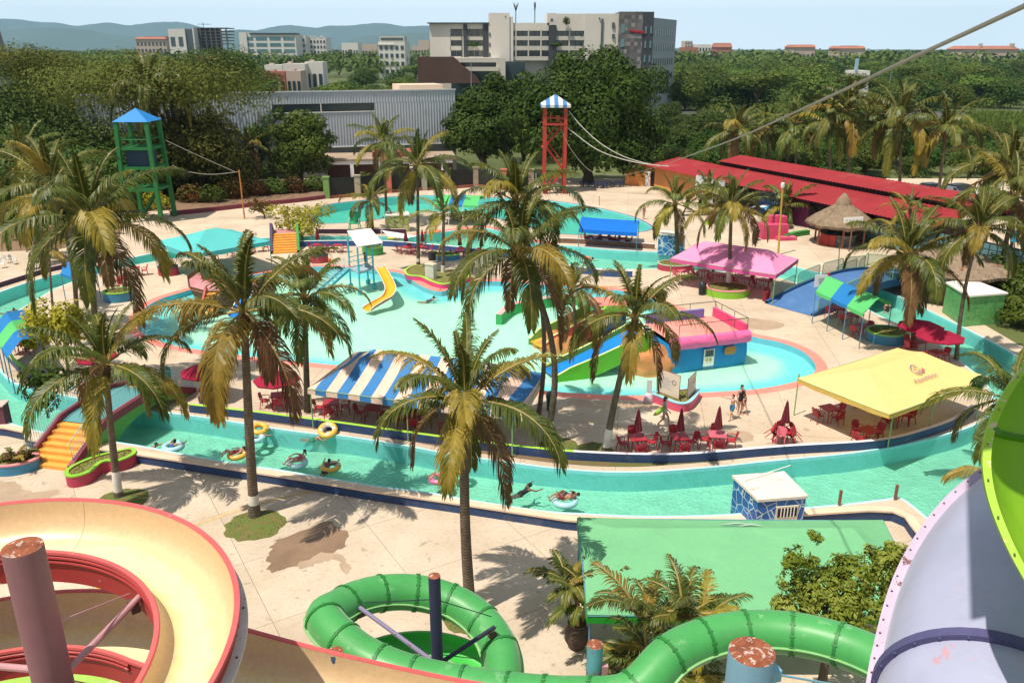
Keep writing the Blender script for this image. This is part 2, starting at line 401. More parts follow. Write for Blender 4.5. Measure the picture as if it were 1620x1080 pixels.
def basin(name, loops, floor, mats, wname):
    mb = MB(); sheet(mb, loops[0], loops[1:], floor, mi=0)
    for lp in loops:
        mb.grid([[Vector((p.x, p.y, floor)) for p in lp], [Vector((p.x, p.y, -.002)) for p in lp]], False, True, 1)
    struct(name, mb, mats)
    mb = MB(); sheet(mb, [p for p in loops[0]], loops[1:], -.16); struct(wname, mb, m_water)
basin('river_basin', [outer, inner], -1.0, [m_riverfloor, m_cyanwall], 'river_water')
basin('far_pool_basin', [farpool], -1.1, [m_farfloor, m_cyanwall], 'far_pool_water')
mb = MB(); pts = []
x0, x1 = min(p.x for p in kid), max(p.x for p in kid); y0, y1 = min(p.y for p in kid), max(p.y for p in kid)
gx = x0
while gx < x1:
    gy = y0
    while gy < y1:
        if inside(gx, gy, kid) and dist_loop(gx, gy, kid) > .35: pts.append((gx + R.uniform(-.1, .1), gy + R.uniform(-.1, .1)))
        gy += .62
    gx += .62
sheet(mb, kid, [], -.42, pts)
ob = struct('wading_pool_basin', mb, M('placeholder', (1, 1, 1)))
me = ob.data; at = me.attributes.new('paint', 'FLOAT', 'POINT')
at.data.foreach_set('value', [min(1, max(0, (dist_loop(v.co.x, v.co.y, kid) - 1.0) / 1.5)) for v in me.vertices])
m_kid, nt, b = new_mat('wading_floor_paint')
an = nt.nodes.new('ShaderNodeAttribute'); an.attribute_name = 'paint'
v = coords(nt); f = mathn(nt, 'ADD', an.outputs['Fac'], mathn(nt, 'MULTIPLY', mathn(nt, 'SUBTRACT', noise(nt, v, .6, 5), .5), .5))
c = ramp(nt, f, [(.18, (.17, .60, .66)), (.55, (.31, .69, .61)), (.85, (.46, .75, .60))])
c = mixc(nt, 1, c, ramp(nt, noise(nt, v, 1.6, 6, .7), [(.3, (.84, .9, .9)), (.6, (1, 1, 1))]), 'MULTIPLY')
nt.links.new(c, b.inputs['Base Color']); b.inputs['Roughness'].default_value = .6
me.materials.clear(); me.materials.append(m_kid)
mb = MB(); mb.grid([[Vector((p.x, p.y, -.42)) for p in kid], [Vector((p.x, p.y, -.002)) for p in kid]], False, True)
struct('wading_pool_wall', mb, M('wading_wall_paint', (.16, .48, .58), .5, .15))
mb = MB(); sheet(mb, kid, [], -.07); struct('wading_pool_water', mb, watermat('wading_water', (.9, .98, .95), 3.0, .16))
mb = MB(); ko = offset(kid, -.68); strip(mb, [Vector((p.x, p.y, .005)) for p in kid], [Vector((p.x, p.y, .005)) for p in ko]); struct('wading_pool_kerb', mb, m_coral)
mb = MB()
strip(mb, [Vector((p.x, p.y, .005)) for p in outer], [Vector((p.x, p.y, .005)) for p in offset(outer, -.14)])
strip(mb, [Vector((p.x, p.y, .005)) for p in inner], [Vector((p.x, p.y, .005)) for p in offset(inner, .12)])
struct('river_coping', mb, m_palecyan)
mb = MB(); strip(mb, [Vector((p.x, p.y, .005)) for p in farpool], [Vector((p.x, p.y, .005)) for p in offset(farpool, -.25)])
struct('far_pool_coping', mb, M('purple_edge_paint', (.20, .13, .26), .6, .2))
bay = smooth_loop(GL([(640,375),(660,371.5),(700,366.5),(734,362.5),(764,360.5),(795,366.5),(820,378.5),(870,386.5)]), 4, False)
mb = MB(); strip(mb, [p + Vector((0, 0, .01)) for p in bay], [p + Vector((0, 0, .01)) for p in offset(bay, .9, False)], False); struct('bay_kerb', mb, m_coral)

mb = MB(); nbv = nearb
mb.grid([[Vector((p.x, p.y, -.5)) for p in nbv], [Vector((p.x, p.y, -.07)) for p in nbv]], mi=0)
o1 = offset(nbv, -.05, False)
mb.grid([[Vector((p.x, p.y, -.07)) for p in o1], [Vector((p.x, p.y, .012)) for p in o1]], mi=1)
mb.grid([[Vector((p.x, p.y, .012)) for p in o1], [Vector((p.x, p.y, .012)) for p in offset(nbv, .35, False)]], mi=1)
mb.grid([[Vector((p.x, p.y, -.07)) for p in nbv], [Vector((p.x, p.y, -.07)) for p in o1]], mi=1)
mb.build('retaining_wall', [m_navy, m_cream], label='long navy painted retaining wall of the lazy river beside the promenade', cat='wall', loc=nbv[len(nbv) // 2])
pa = smooth_loop(GL(PARAPET2, .45), 4, False); nA = int(len(pa) * .47)
H = lambda P: [Vector((p.x, p.y, 0)) for p in P]
mb = MB(); wall_path(mb, H(pa[:nA + 1]), .45, .2, mi=0, mtop=1); mb.build('parapet_wall', [m_navy, m_limepaint], label='low navy wall with lime green top along the island in front of the striped tent', cat='wall', loc=H(pa)[nA // 2])
mb = MB(); wall_path(mb, H(pa[nA:]), .45, .2, mi=0, mtop=1); mb.build('parapet_wall', [m_navy, M('pinkish_white_paint', (.76, .66, .70), .6, .06)], label='low navy wall with white top along the island before the umbrella tables', cat='wall', loc=H(pa)[nA + 9])
pb = smooth_loop(GL(PARAPET, .45), 4, False)
mb = MB(); wall_path(mb, H(pb), .45, .22, mi=0, mtop=1); mb.build('parapet_wall', [m_navy, m_limepaint], label='curved low navy wall with lime green top at the left end of the island', cat='wall', loc=H(pb)[6])
sh = smooth_loop(GL(INNER[1:24]), 4, False); sh2 = offset(sh, .55, False)
top = H(pb)[4:] + H(smooth_loop(GL([(75,598),(130,615),(200,628),(300,639)], .45), 3, False))[1:-1] + H(pa)
mb = MB(); sheet(mb, ccw([Vector((p.x, p.y, 0)) for p in sh2] + top[::-1]), [], .008); struct('planting_bed', mb, m_soil)

nw = smooth_loop(GL([(468,390),(530,389),(603,389),(660,393),(725,399),(800,408),(871,424),(905,430),(960,437),(1000,438)]), 4, False)
mb = MB(); wall_path(mb, nw, .55, .25, mi=0, mtop=1); mb.build('river_edge_wall', [M('royal_wall_paint', (.03, .08, .25), .55, .2), m_white], label='navy river wall with white coping behind the far umbrella tables of the island', cat='wall', loc=nw[20])
lw = smooth_loop(GL([(-120,505),(-40,470),(0,456),(38,444),(76,432),(130,420),(200,406)]), 4, False)
mb = MB(); wall_path(mb, offset(lw, .3, False), .42, .25, mi=0, mtop=1); mb.build('river_edge_wall', [M('plum_wall_paint', (.05, .02, .05), .55, .2), M('pink_coping', (.6, .42, .38), .7, .1)], label='dark plum wall with pale top along the outer river bank at the left', cat='wall', loc=lw[8])
fw = smooth_loop(GL([(500,371),(560,371),(640,371)]), 4, False)
mb = MB(); wall_path(mb, [p + Vector((0, .5, 0)) for p in fw], .5, .25, mi=0, mtop=1); mb.build('river_edge_wall', [M('plum_wall_paint', (.05, .02, .05)), M('pink_coping', (.6, .42, .38))], label='short dark plum wall between river and far pool left of the stone box', cat='wall', loc=fw[4])
fw = smooth_loop(GL([(880,386),(912,387),(964,391),(1037,396)]), 4, False)
mb = MB(); wall_path(mb, [p + Vector((0, .6, 0)) for p in fw], .5, .25, mi=0, mtop=1); mb.build('river_edge_wall', [M('brown_wall', (.20, .11, .07), .8, .3, 2), m_white], label='brown wall with white top between the river and the bright blue canopy', cat='wall', loc=fw[4])
def blob(name, pts, z, mat, jit=.12):
    P = smooth_loop(GL(pts, z), 5); P = [p + Vector((R.uniform(-jit, jit), R.uniform(-jit, jit), 0)) for p in P]
    mb = MB(); sheet(mb, ccw(P), [], z + .005); return struct(name, mb, mat)
m_wet = M('wet_concrete', (.235, .15, .095), .45, .25, 1.2)
m_damp = M('damp_concrete', (.40, .29, .20), .6, .2, 1.0)
blob('wet_patch', [(424,882),(432,860),(445,852),(500,830),(520,825),(545,840),(550,858),(530,872),(470,893),(430,904)], -.5, m_wet)
blob('wet_patch', [(470,893),(520,873),(545,880),(553,900),(545,906),(532,885),(500,892),(480,898)], -.496, m_damp)
blob('wet_patch', [(905,632),(950,634),(1020,637),(1030,641),(1000,645),(940,645),(900,640)], 0, m_damp, .06)  # grey shadow and stain below the coral kerb, painted as one patch
blob('wet_patch', [(1150,505),(1185,503),(1240,512),(1225,521),(1180,519)], 0, m_damp, .08)
blob('wet_patch', [(1110,688),(1150,680),(1185,684),(1190,696),(1150,700),(1120,698)], 0, m_damp, .06)
blob('wet_patch', [(-40,790),(-40,760),(20,762),(45,778),(95,776),(70,792),(30,806),(0,812)], -.5, m_damp)
mb = MB(); mb.face([p + Vector((0, 0, .006)) for p in GL([(302,830),(400,797),(490,775),(520,773),(492,778),(402,800),(304,834)], -.5)]); struct('painted_line', mb, M('orange_line_paint', (.56, .38, .20), .8, .3, 2))

prof = [(-260,44),(-160,36),(-80,33),(0,30),(30,31),(60,35),(90,36),(120,41),(150,38),(172,36),(200,40),(215,39),(240,36),(262,35),(290,36),(330,46),(352,49),(375,53),(400,50),(430,43),(455,40),(470,41),(500,44),(520,41),(545,41),(562,40),(590,37),(615,38),(640,42),(676,41),(720,46),(790,52),(860,60),(930,70),(1000,76)]
def ridge(prof, dist, name, depth, seed):
    rr = random.Random(seed); P = [[], [], [], []]
    pts = smooth_loop([Vector((a, b, 0)) for a, b in prof], 5, False)
    for p in pts:
        t = Y(p.x, p.y + rr.uniform(-.3, .3), dist)
        for k, (dy, hz) in enumerate(((-depth, 0.0), (-depth * .5, .38), (0, 1), (depth, 0))):
            hh = t.z * hz * (1 if k != 1 else .9 + .5 * math.sin(p.x * .05 + seed)); P[k].append(Vector((t.x * (dist + dy) / dist, dist + dy, max(-2, hh))))
    mb = MB(); mb.grid(P); return struct(name, mb, M('forested_hill', (.045, .07, .03), .95, .3, .004))
ridge(prof, 12500, 'mountain_range', 1700, 3)
ridge([(a + 130, min(76, b + 17 + 6 * math.sin(a * .021))) for a, b in prof], 9500, 'foothills', 1000, 5)
if HAZE:
    mb = MB(); mb.box((0, 7400, 320), (15800, 15200, 645 ))
    hz = mb.build('haze', [], kind='stuff')
    hm = bpy.data.materials.new('haze_air'); hm.use_nodes = True; nt = hm.node_tree; nt.nodes.clear()
    o_ = nt.nodes.new('ShaderNodeOutputMaterial'); pv = nt.nodes.new('ShaderNodeVolumePrincipled')
    pv.inputs['Color'].default_value = (.42, .72, 1, 1); pv.inputs['Density'].default_value = HAZE; pv.inputs['Anisotropy'].default_value = 0
    nt.links.new(pv.outputs[0], o_.inputs['Volume']); hz.data.materials.append(hm)
from mathutils import noise as mnoise
lm_green = leafmat('palm_leaf_green', [(.036, .056, .008), (.085, .105, .014), (.165, .155, .02)], .2, .42, .12)
lm_yellow = leafmat('palm_leaf_yellow', [(.13, .11, .014), (.24, .18, .022), (.36, .245, .035)], .22, .45, .1)
lm_brown = leafmat('palm_leaf_dry', [(.10, .05, .02), (.17, .09, .035), (.24, .14, .06)], .15, .7, .1)
lm_rib = M('palm_rib', (.30, .22, .06), .55, .2, 2)
lm_fibre = M('palm_fibre', (.11, .06, .03), .95, .4, 3, bump=.5)
def trunkmat():
    m, nt, b = new_mat('palm_trunk'); v = coords(nt)
    sp = nt.nodes.new('ShaderNodeSeparateXYZ'); nt.links.new(v, sp.inputs[0])
    z = mathn(nt, 'ADD', mathn(nt, 'MULTIPLY', sp.outputs[2], 9), mathn(nt, 'MULTIPLY', noise(nt, v, 2.5, 3), 1.6))
    r_ = mathn(nt, 'FRACT', z); f = mathn(nt, 'ADD', mathn(nt, 'MULTIPLY', r_, .35), mathn(nt, 'MULTIPLY', noise(nt, v, 4, 6), .65))
    nt.links.new(ramp(nt, f, [(.25, (.045, .03, .02)), (.5, (.13, .095, .065)), (.75, (.22, .175, .13))]), b.inputs['Base Color'])
    b.inputs['Roughness'].default_value = .92; bumpn(nt, b, f, .8, .06); return m
lm_trunk = trunkmat()
lm_lime = M('whitewash', (.68, .63, .56), .9, .18, 2, dirt=(.3, .24, .18), dscale=3, damt=.6)
lm_coco = M('coconut', (.24, .20, .05), .55, .35, 2)

def frond(mb, rr, az, el, L, droop, leaf_mi, nl=58, wid=.06, lls=.24, hang=1.0):
    K = 12; p = Vector((0, 0, 0)); P = []; T = []
    p += Vector((math.cos(az), math.sin(az), 0)) * .1
    yaw = az; tw = rr.uniform(-.35, .35)
    for k in range(K + 1):
        s = k / K; pit = el - droop * s ** 1.7
        pit = max(pit, -1.5); yaw = az + tw * s * s
        t = Vector((math.cos(yaw) * math.cos(pit), math.sin(yaw) * math.cos(pit), math.sin(pit)))
        P.append(p.copy()); T.append(t); p = p + t * (L / K)
    mb.tube(P, [.045 * (1 - .9 * k / K) + .006 for k in range(K + 1)], 4, False, 3)
    for i in range(nl):
        s = .14 + .85 * (i + rr.uniform(-.3, .3)) / (nl - 1); s = min(max(s, .12), .995)
        a = s * K; k = min(int(a), K - 1); f = a - k
        q = P[k].lerp(P[k + 1], f); t = T[k].lerp(T[k + 1], f).normalized()
        sd = Vector((-math.sin(yaw), math.cos(yaw), 0)); nrm = sd.cross(t) * -1
        if nrm.z < 0 and t.z > -.8: nrm = -nrm
        prof = max(.25, min(1, math.sin(math.pi * min(1, .16 + .80 * s)) ** .55))
        ll = L * lls * prof * rr.uniform(.7, 1.15)
        ang = rad(28) + rad(38) * s
        for sg in (-1, 1):
            if rr.random() < .06: continue
            d0 = (sd * sg * math.cos(ang) + t * math.sin(ang) + nrm * rr.uniform(.05, .35)).normalized()
            d1 = (d0 + Vector((0, 0, -hang * rr.uniform(.6, 1.15)))).normalized()
            d2 = (d1 + Vector((0, 0, -hang * rr.uniform(.6, 1.1)))).normalized()
            wv = (t - d0 * t.dot(d0)); wv = (wv.normalized() if wv.length > .05 else nrm) * wid * .5
            a0 = q; a1 = q + d0 * ll * .4; a2 = a1 + d1 * ll * .33; a3 = a2 + d2 * ll * .3
            b = len(mb.v)
            mb.v += [tuple(a0 - wv * .6), tuple(a0 + wv * .6), tuple(a1 - wv), tuple(a1 + wv), tuple(a2 - wv * .8), tuple(a2 + wv * .8), tuple(a3)]
            mb.f += [[b, b + 1, b + 3, b + 2], [b + 2, b + 3, b + 5, b + 4], [b + 4, b + 5, b + 6]]; mb.m += [leaf_mi] * 3
PALM_MATS = [lm_green, lm_yellow, lm_brown, lm_rib, lm_fibre]
def crown_mesh(seed, n=20, L=4.0, yel=.35, dry=.1, nl=86, wid=.056, hang=1.05, up=88, low=-40):
    rr = random.Random(seed); mb = MB()
    for i in range(n):
        q = i / (n - 1)
        el = rad(up - (up - low) * q ** 1.15 + rr.uniform(-8, 8)); az = i * 2.39996 + rr.uniform(-.25, .25)
        ln = L * (.62 + .45 * min(1, q * 2.2)) * rr.uniform(.9, 1.08)
        mi = 0
        if q > .3 and rr.random() < yel: mi = 1
        if q > .8 and rr.random() < dry * 4: mi = 2
        frond(mb, rr, az, el, ln, rad(rr.uniform(60, 105)) * (.35 + .85 * min(1, q * 2)), mi, nl, wid, .255 if q > .2 else .15, hang if q > .2 else hang * .5)
    mb.lathe((0, 0, -.75), [(.11, 0), (.17, .25), (.2, .55), (.15, .8), (.05, 1.15)], 10, 4)
    mb.tube([(0, 0, 0), (.03, .02, L * .22), (.1, .05, L * .42)], [.06, .04, .005], 5, True, 0)
    return mb.mesh('palm_crown', PALM_MATS, False)
def coco_mesh(seed):
    rr = random.Random(seed); mb = MB()
    for i in range(11):
        a = rr.uniform(0, 6.28); mb.ball((math.cos(a) * .27, math.sin(a) * .27, -.35 - rr.uniform(0, .35)), (.1, .1, .125), 8, 6)
    return mb.mesh('coconuts', lm_coco)
crowns = [crown_mesh(11 + i, n=[18, 20, 17, 20, 16, 19][i], L=4.0, yel=[.35, .25, .5, .3, .45, .4][i], dry=.12) for i in range(6)]
small_crowns = [crown_mesh(41 + i, n=14, L=4.0, yel=.3, dry=.1, nl=44, wid=.075, low=-30) for i in range(3)]
far_crowns = [crown_mesh(61 + i, n=18, L=4.0, yel=.12, dry=.04, nl=30, wid=.13, low=-35) for i in range(3)]
cocos = [coco_mesh(i) for i in range(2)]
def obj_from(me, name, parent, loc=(0, 0, 0), rz=0, s=1):
    o = bpy.data.objects.new(name, me); COL.objects.link(o); o.parent = parent; o.location = loc; o.rotation_euler = (0, 0, rz)
    o.scale = (s, s, s) if isinstance(s, (int, float)) else s; return o
NP = [0]
def palm(base, top, label, R_=4.0, crown=None, kind='near', white=1.0, r0=.2, bend=.0, rz=None, coco=True, group='coconut palms of the water park', lean=(0, 0)):
    """base: (px, py, z) of the foot; top: (px, py) of the crown's heart"""
    b = G(*base); t = Y(top[0], top[1], b.y + lean[1]) ; i = NP[0]; NP[0] += 1
    root = thing('palm_tree', label, 'palm tree', b, 0, group)
    h = t - b; n = 12
    pts = []
    for k in range(n + 1):
        s = k / n; p = Vector((h.x * (s ** 1.25), h.y * s ** 1.25, h.z * s)); p.x += bend * math.sin(math.pi * s) * h.z * .05
        pts.append(p)
    rs = [r0 * (1.35 if k == 0 else (1.05 - .38 * k / n)) for k in range(n + 1)]
    mb = MB(); mb.tube(pts, rs, 12, True); mb.build('trunk', lm_trunk, root)
    if white:
        zz = [p.z for p in pts]; m2 = MB(); q = []
        for s in (.05, .35, .7, 1.0):
            z = white * s; k = max(j for j in range(n) if zz[j] <= z); f = (z - zz[k]) / (zz[k + 1] - zz[k]); q.append(pts[k].lerp(pts[k + 1], f))
        m2.tube(q, [r0 * 1.24, r0 * 1.12, r0 * 1.08, r0 * 1.06], 12, False); m2.build('painted_base', lm_lime, root)
    lst = {'near': crowns, 'small': small_crowns, 'far': far_crowns}[kind]
    me = lst[(i if crown is None else crown) % len(lst)]
    obj_from(me, 'crown', root, pts[-1], (i * 1.7) if rz is None else rz, R_ / 4.0)
    if coco and kind == 'near': obj_from(cocos[i % 2], 'coconuts', root, pts[-1] - Vector((0, 0, .1)), i, R_ / 4.0)
    return root
m_pit, nt, b = new_mat('tree_pit_turf'); v = coords(nt)
nt.links.new(ramp(nt, noise(nt, v, 2.2, 8, .7), [(.36, (.20, .13, .06)), (.47, (.13, .13, .03)), (.6, (.10, .15, .025)), (.75, (.17, .20, .05))]), b.inputs['Base Color']); b.inputs['Roughness'].default_value = .95; bumpn(nt, b, noise(nt, v, 22, 5), .6, .04)
def grass_disc(base, r, label, sq=1.0):
    b = G(*base); mb = MB(); rr = random.Random(int(r * 100 + base[0]))
    P = [Vector((r * rr.uniform(.9, 1.08) * math.cos(a * math.pi / 12), r * sq * rr.uniform(.9, 1.08) * math.sin(a * math.pi / 12), 0)) for a in range(24)]
    for k in range(24): mb.face([P[k], P[(k + 1) % 24], Vector((0, 0, .035))])
    for k in range(260):
        a = rr.uniform(0, 6.283); q = rr.random() ** .5 * .95 * r; x, y = q * math.cos(a), q * math.sin(a) * sq; hh = rr.uniform(.0, .03); d = rr.uniform(0, 6.28)
        mb.face([(x - .02 * math.sin(d), y + .02 * math.cos(d), .02), (x + .02 * math.sin(d), y - .02 * math.cos(d), .02), (x + .05 * math.cos(d), y + .05 * math.sin(d), hh + .03)], 1)
    o = mb.build('lawn_patch', [m_pit, m_grass], None, smooth=False); o.location = b; o['kind'] = 'structure'
    return o
palm((188, 785, -.5), (166, 575), 'coconut palm with whitewashed foot beside the orange stairs of the near bridge', 3.9, 2, r0=.17, white=1.3, rz=.4)
palm((403, 815, -.5), (386, 492), 'tall coconut palm with whitewashed foot in a round grass patch on the promenade', 4.7, 0, r0=.21, white=1.05, rz=1.0)
palm((745, 972, -.5), (737, 632), 'coconut palm on promenade rising just behind the green tube slide ring', 3.7, 5, r0=.2, white=0, rz=2.2, bend=-.3)
palm((862, 702, 0), (822, 398), 'curved tall coconut palm right of the striped tent with a dense hanging crown', 4.3, 3, r0=.17, white=1.3, bend=1.8, rz=.2)
palm((850, 668, 0), (816, 318), 'tallest coconut palm directly behind the curved one right of the striped tent', 3.6, 1, r0=.13, white=0, rz=4.0, coco=False, bend=1.2)
palm((958, 716, 0), (1005, 500), 'leaning coconut palm beside the first closed umbrella from the left on the near parapet', 3.7, 4, r0=.17, white=1.3, rz=.9)
palm((487, 650, 0), (483, 470), 'coconut palm at the left end of the striped tent by the parapet', 3.5, 1, r0=.17, white=.4, rz=3.0)
palm((160, 618, 0), (142, 345), 'tall dark coconut palm on the left end of the island', 5.6, 3, r0=.19, white=0, rz=.3)
palm((122, 535, 0), (80, 290), 'thin leaning grey trunked palm left of the tall dark island palm', 4.8, 2, r0=.16, white=0, rz=5.1, bend=1.0)
palm((85, 500, 0), (78, 398), 'small young palm beside the river at the left edge', 2.2, 0, 'small', 0, r0=.09)
palm((912, 552, -.3), (906, 458), 'small palm growing from the orange rock between the two slides of the play castle', 3.2, 1, 'small', .8, r0=.13)
for a in (((662, 424, 0), (661, 262), 'tall coconut palm with yellow drooping fronds on the island near the kerbed grass bed', 4.9, 2, .17, 1.0),
          ((612, 352, 0), (607, 225), 'slim coconut palm left of the tall yellowish palm near the far pool', 4.4, 5, .14, 0),):
    palm(a[0], a[1], a[2], a[3], a[4], r0=.16, white=.9 if '662' in str(a[0]) else 0)
palm((701, 437, 0), (702, 340), 'young palm with white foot in the kerbed grass bed', 2.9, 2, 'small', 1.0, r0=.17)
palm((590, 366, 0), (586, 318), 'small bushy palm at the edge of the far pool behind the lifeguard chair', 3.3, 0, 'small', 0, r0=.16)
palm((1071, 412, 0), (1068, 322), 'coconut palm in the red planter left of the pink tent', 3.9, 4, r0=.2, white=.5)
palm((1152, 452, .5), (1157, 325), 'coconut palm in the round green planter in front of the pink tent', 3.9, 0, r0=.17, white=1.3, rz=2.0)
palm((1445, 548, 0), (1437, 402), 'coconut palm with broad yellow green fronds beside the green and blue canopy', 4.6, 5, r0=.17, white=0, rz=1.2)
palm((1513, 568, 0), (1550, 362), 'thin leaning palm between the yellow tent and the green mosaic shed', 3.6, 1, r0=.13, white=0, rz=.5, bend=-.6)
palm((1575, 462, 0), (1607, 312), 'grey trunked coconut palm at the right edge behind the green mosaic shed', 5.0, 2, r0=.22, white=0, rz=2.6)
palm((1440, 420, 0), (1440, 330), 'bushy upright palm behind the yellow green palm by the second palapa', 2.6, 2, 'small', 0, r0=.2)
palm((1650, 760, -.3), (1600, 632), 'brownish palm at the right edge whose fronds hang over the river beside the yellow tent', 3.6, 2, r0=.2, white=0, rz=.2)
palm((1650, 900, -.3), (1600, 778), 'dry palm at the right edge with fronds over the river above the purple slide', 2.9, 4, r0=.2, white=0, rz=1.2)
grass_disc((193, 792, -.5), 1.15, ''); grass_disc((404, 830, -.5), 1.25, ''); grass_disc((742, 975, -.5), 1.0, ''); grass_disc((885, 705, 0), 1.0, ''); grass_disc((940, 712, 0), .9, '')
for k, (bx, by, tx, ty, R_, lab) in enumerate([
    (232, 318, 236, 135, 6.5, 'tall palm right behind the green water tower with a dried hanging frond'),
    (335, 300, 332, 205, 5.2, 'palm in front of the warehouse wall between the green tower and the round tree'),
    (392, 300, 393, 232, 4.0, 'small yellowish palm in front of the warehouse left of the round tree'),
    (30, 380, 38, 255, 6.0, 'palm at the far left edge behind the white loungers'),
    (55, 420, 62, 330, 4.5, 'low palm at the left edge behind the far left river wall'),
    (1168, 292, 1166, 205, 6.0, 'stout palm with thick brown trunk behind the left end of the red roof'),
    (1214, 285, 1215, 205, 5.5, 'palm behind the red roof right of the stout brown trunked palm'),
    (1258, 290, 1258, 195, 6.0, 'palm behind the red roof just below the white car on the road'),
    (1312, 300, 1313, 195, 5.0, 'slender palm behind the red roof left of the tall dark one'),
    (1341, 300, 1340, 175, 7.0, 'tallest dark palm behind the middle of the red roof'),
    (1398, 305, 1399, 205, 5.0, 'palm behind the red roof between the two dark ones'),
    (1422, 310, 1424, 185, 7.0, 'dark palm behind the red roof with pale lower fronds'),
    (1483, 315, 1497, 205, 7.0, 'leaning palm behind the right part of the red roof'),
    (1118, 345, 1120, 305, 4.0, 'small palm beside the inflatable on the far deck'),
    (1240, 360, 1242, 325, 4.2, 'bushy palm beside the inflatable right of the yellow lamp post'),
    (1600, 420, 1600, 270, 6.0, 'palm at the right edge behind the end of the red roof')]):
    palm((bx, by, -.3), (tx, ty), lab, R_, k, 'far', 0, r0=.22, group='palms round the park')

lt_dark = leafmat('leaf_dark', [(.02, .042, .006), (.048, .08, .012), (.09, .125, .02)], .15, .5, .2)
lt_mid = leafmat('leaf_mid', [(.04, .07, .010), (.09, .13, .02), (.155, .185, .03)], .18, .5, .3)
lt_olive = leafmat('leaf_olive', [(.055, .065, .010), (.10, .11, .018), (.155, .155, .03)], .18, .6, .25)
lt_lush = leafmat('leaf_lush', [(.016, .042, .006), (.042, .085, .011), (.085, .135, .02)], .18, .5, .15)
lt_yel = leafmat('leaf_yellow', [(.20, .19, .02), (.36, .33, .03), (.52, .46, .06)], .25, .5, .1)
lt_croton = leafmat('leaf_croton', [(.05, .07, .02), (.14, .09, .02), (.20, .05, .02)], .2, .5, .3)
m_bark = M('bark', (.10, .075, .05), .95, .3, 2, bump=.5)
def leaf_cloud(mb, rr, lobes, n, size, gap=.0, flat=.5, mi=0, shell=.55):
    tot = sum((l[1][0] * l[1][1] + l[1][0] * l[1][2] + l[1][1] * l[1][2]) for l in lobes)
    for c, r in lobes:
        c = Vector(c); k = int(n * (r[0] * r[1] + r[0] * r[2] + r[1] * r[2]) / tot)
        for _ in range(k):
            z = rr.uniform(-.75, 1); a = rr.uniform(0, 6.2832); q = math.sqrt(1 - z * z)
            d = Vector((q * math.cos(a), q * math.sin(a), z)); s = shell + (1.08 - shell) * rr.random() ** .6
            s *= 1 + .22 * mnoise.noise(d * 3.1 + c)
            p = c + Vector((d.x * r[0], d.y * r[1], d.z * r[2])) * s
            if gap and mnoise.noise(p * (1.1 / max(.4, size * 2.2))) < gap: continue
            nn = (d + Vector((rr.uniform(-1, 1), rr.uniform(-1, 1), rr.uniform(-.4, 1.0))) * .62).normalized()
            u = nn.orthogonal().normalized(); w_ = nn.cross(u); an = rr.uniform(0, 3.14); u, w_ = u * math.cos(an) + w_ * math.sin(an), w_ * math.cos(an) - u * math.sin(an)
            e = size * rr.uniform(.6, 1.35); b = len(mb.v)
            mb.v += [tuple(p - u * e), tuple(p - w_ * e * .45), tuple(p + u * e), tuple(p + w_ * e * .45)]
            mb.f.append([b, b + 1, b + 2, b + 3]); mb.m.append(mi)
def tree_meshes(seed, H_, W_, n, size, mat, form='round', nl=9, gap=-.25):
    """returns (crown, trunk) meshes of a tree H_ tall and W_ wide standing at the origin"""
    rr = random.Random(seed); lobes = []
    cb = H_ * (.45 if form == 'flat' else .10)
    for i in range(nl):
        a = i * 2.4 + rr.uniform(-.4, .4); q = (i / nl) ** .5 * .62 * W_ / 2
        if form == 'flat': z = H_ * rr.uniform(.70, .92) - q * .12; r = (W_ * rr.uniform(.2, .3), W_ * rr.uniform(.2, .3), H_ * rr.uniform(.13, .2))
        else:
            z = cb + (H_ - cb) * (.62 - .42 * (q / (W_ / 2)) + rr.uniform(-.2, .18)); r = (W_ * rr.uniform(.18, .28), W_ * rr.uniform(.18, .28), (H_ - cb) * rr.uniform(.24, .36))
        lobes.append(((q * math.cos(a), q * math.sin(a), z), r))
    mb = MB(); leaf_cloud(mb, rr, lobes, n, size, gap)
    cm = mb.mesh('crown', mat, False)
    mb = MB(); mb.tube([(0, 0, -.3), (.1, 0, cb * .6), (0, .1, cb * 1.1)], [W_ * .035, W_ * .025, W_ * .02], 8)
    for (c, r) in lobes[:7]: mb.tube([(0, 0, cb * .7), (c[0] * .5, c[1] * .5, cb + (c[2] - cb) * .6), c], [W_ * .016, W_ * .01, W_ * .004], 5)
    return cm, mb.mesh('trunk', m_bark)
def place_tree(tm, loc, label, name='tree', group=None, rz=0, s=1.0, cat='tree'):
    t = thing(name, label, cat, loc, rz, group); t.scale = (s, s, s) if not isinstance(s, tuple) else s
    obj_from(tm[0], 'crown', t); obj_from(tm[1], 'trunk', t); return t
def lobed_tree(seed, loc, lobes, n, size, mat, label, name='tree', cat='tree', gap=-.18, trunk=.5, group=None, shell=.55):
    rr = random.Random(seed); t = thing(name, label, cat, loc, 0, group)
    mb = MB(); leaf_cloud(mb, rr, lobes, n, size, gap, shell=shell); mb.build('crown', mat, t, smooth=False)
    mb = MB(); zb = min(c[2] - r[2] for c, r in lobes)
    mb.tube([(0, 0, -.2), (.05, 0, max(.3, zb * .6)), (0, 0, max(.6, zb + .3))], [trunk, trunk * .8, trunk * .65], 8)
    for c, r in lobes[:8]: mb.tube([(0, 0, max(.4, zb * .8)), (c[0] * .45, c[1] * .45, zb + (c[2] - zb) * .55), c], [trunk * .45, trunk * .28, trunk * .1], 5)
    mb.build('trunk', m_bark, t); return t
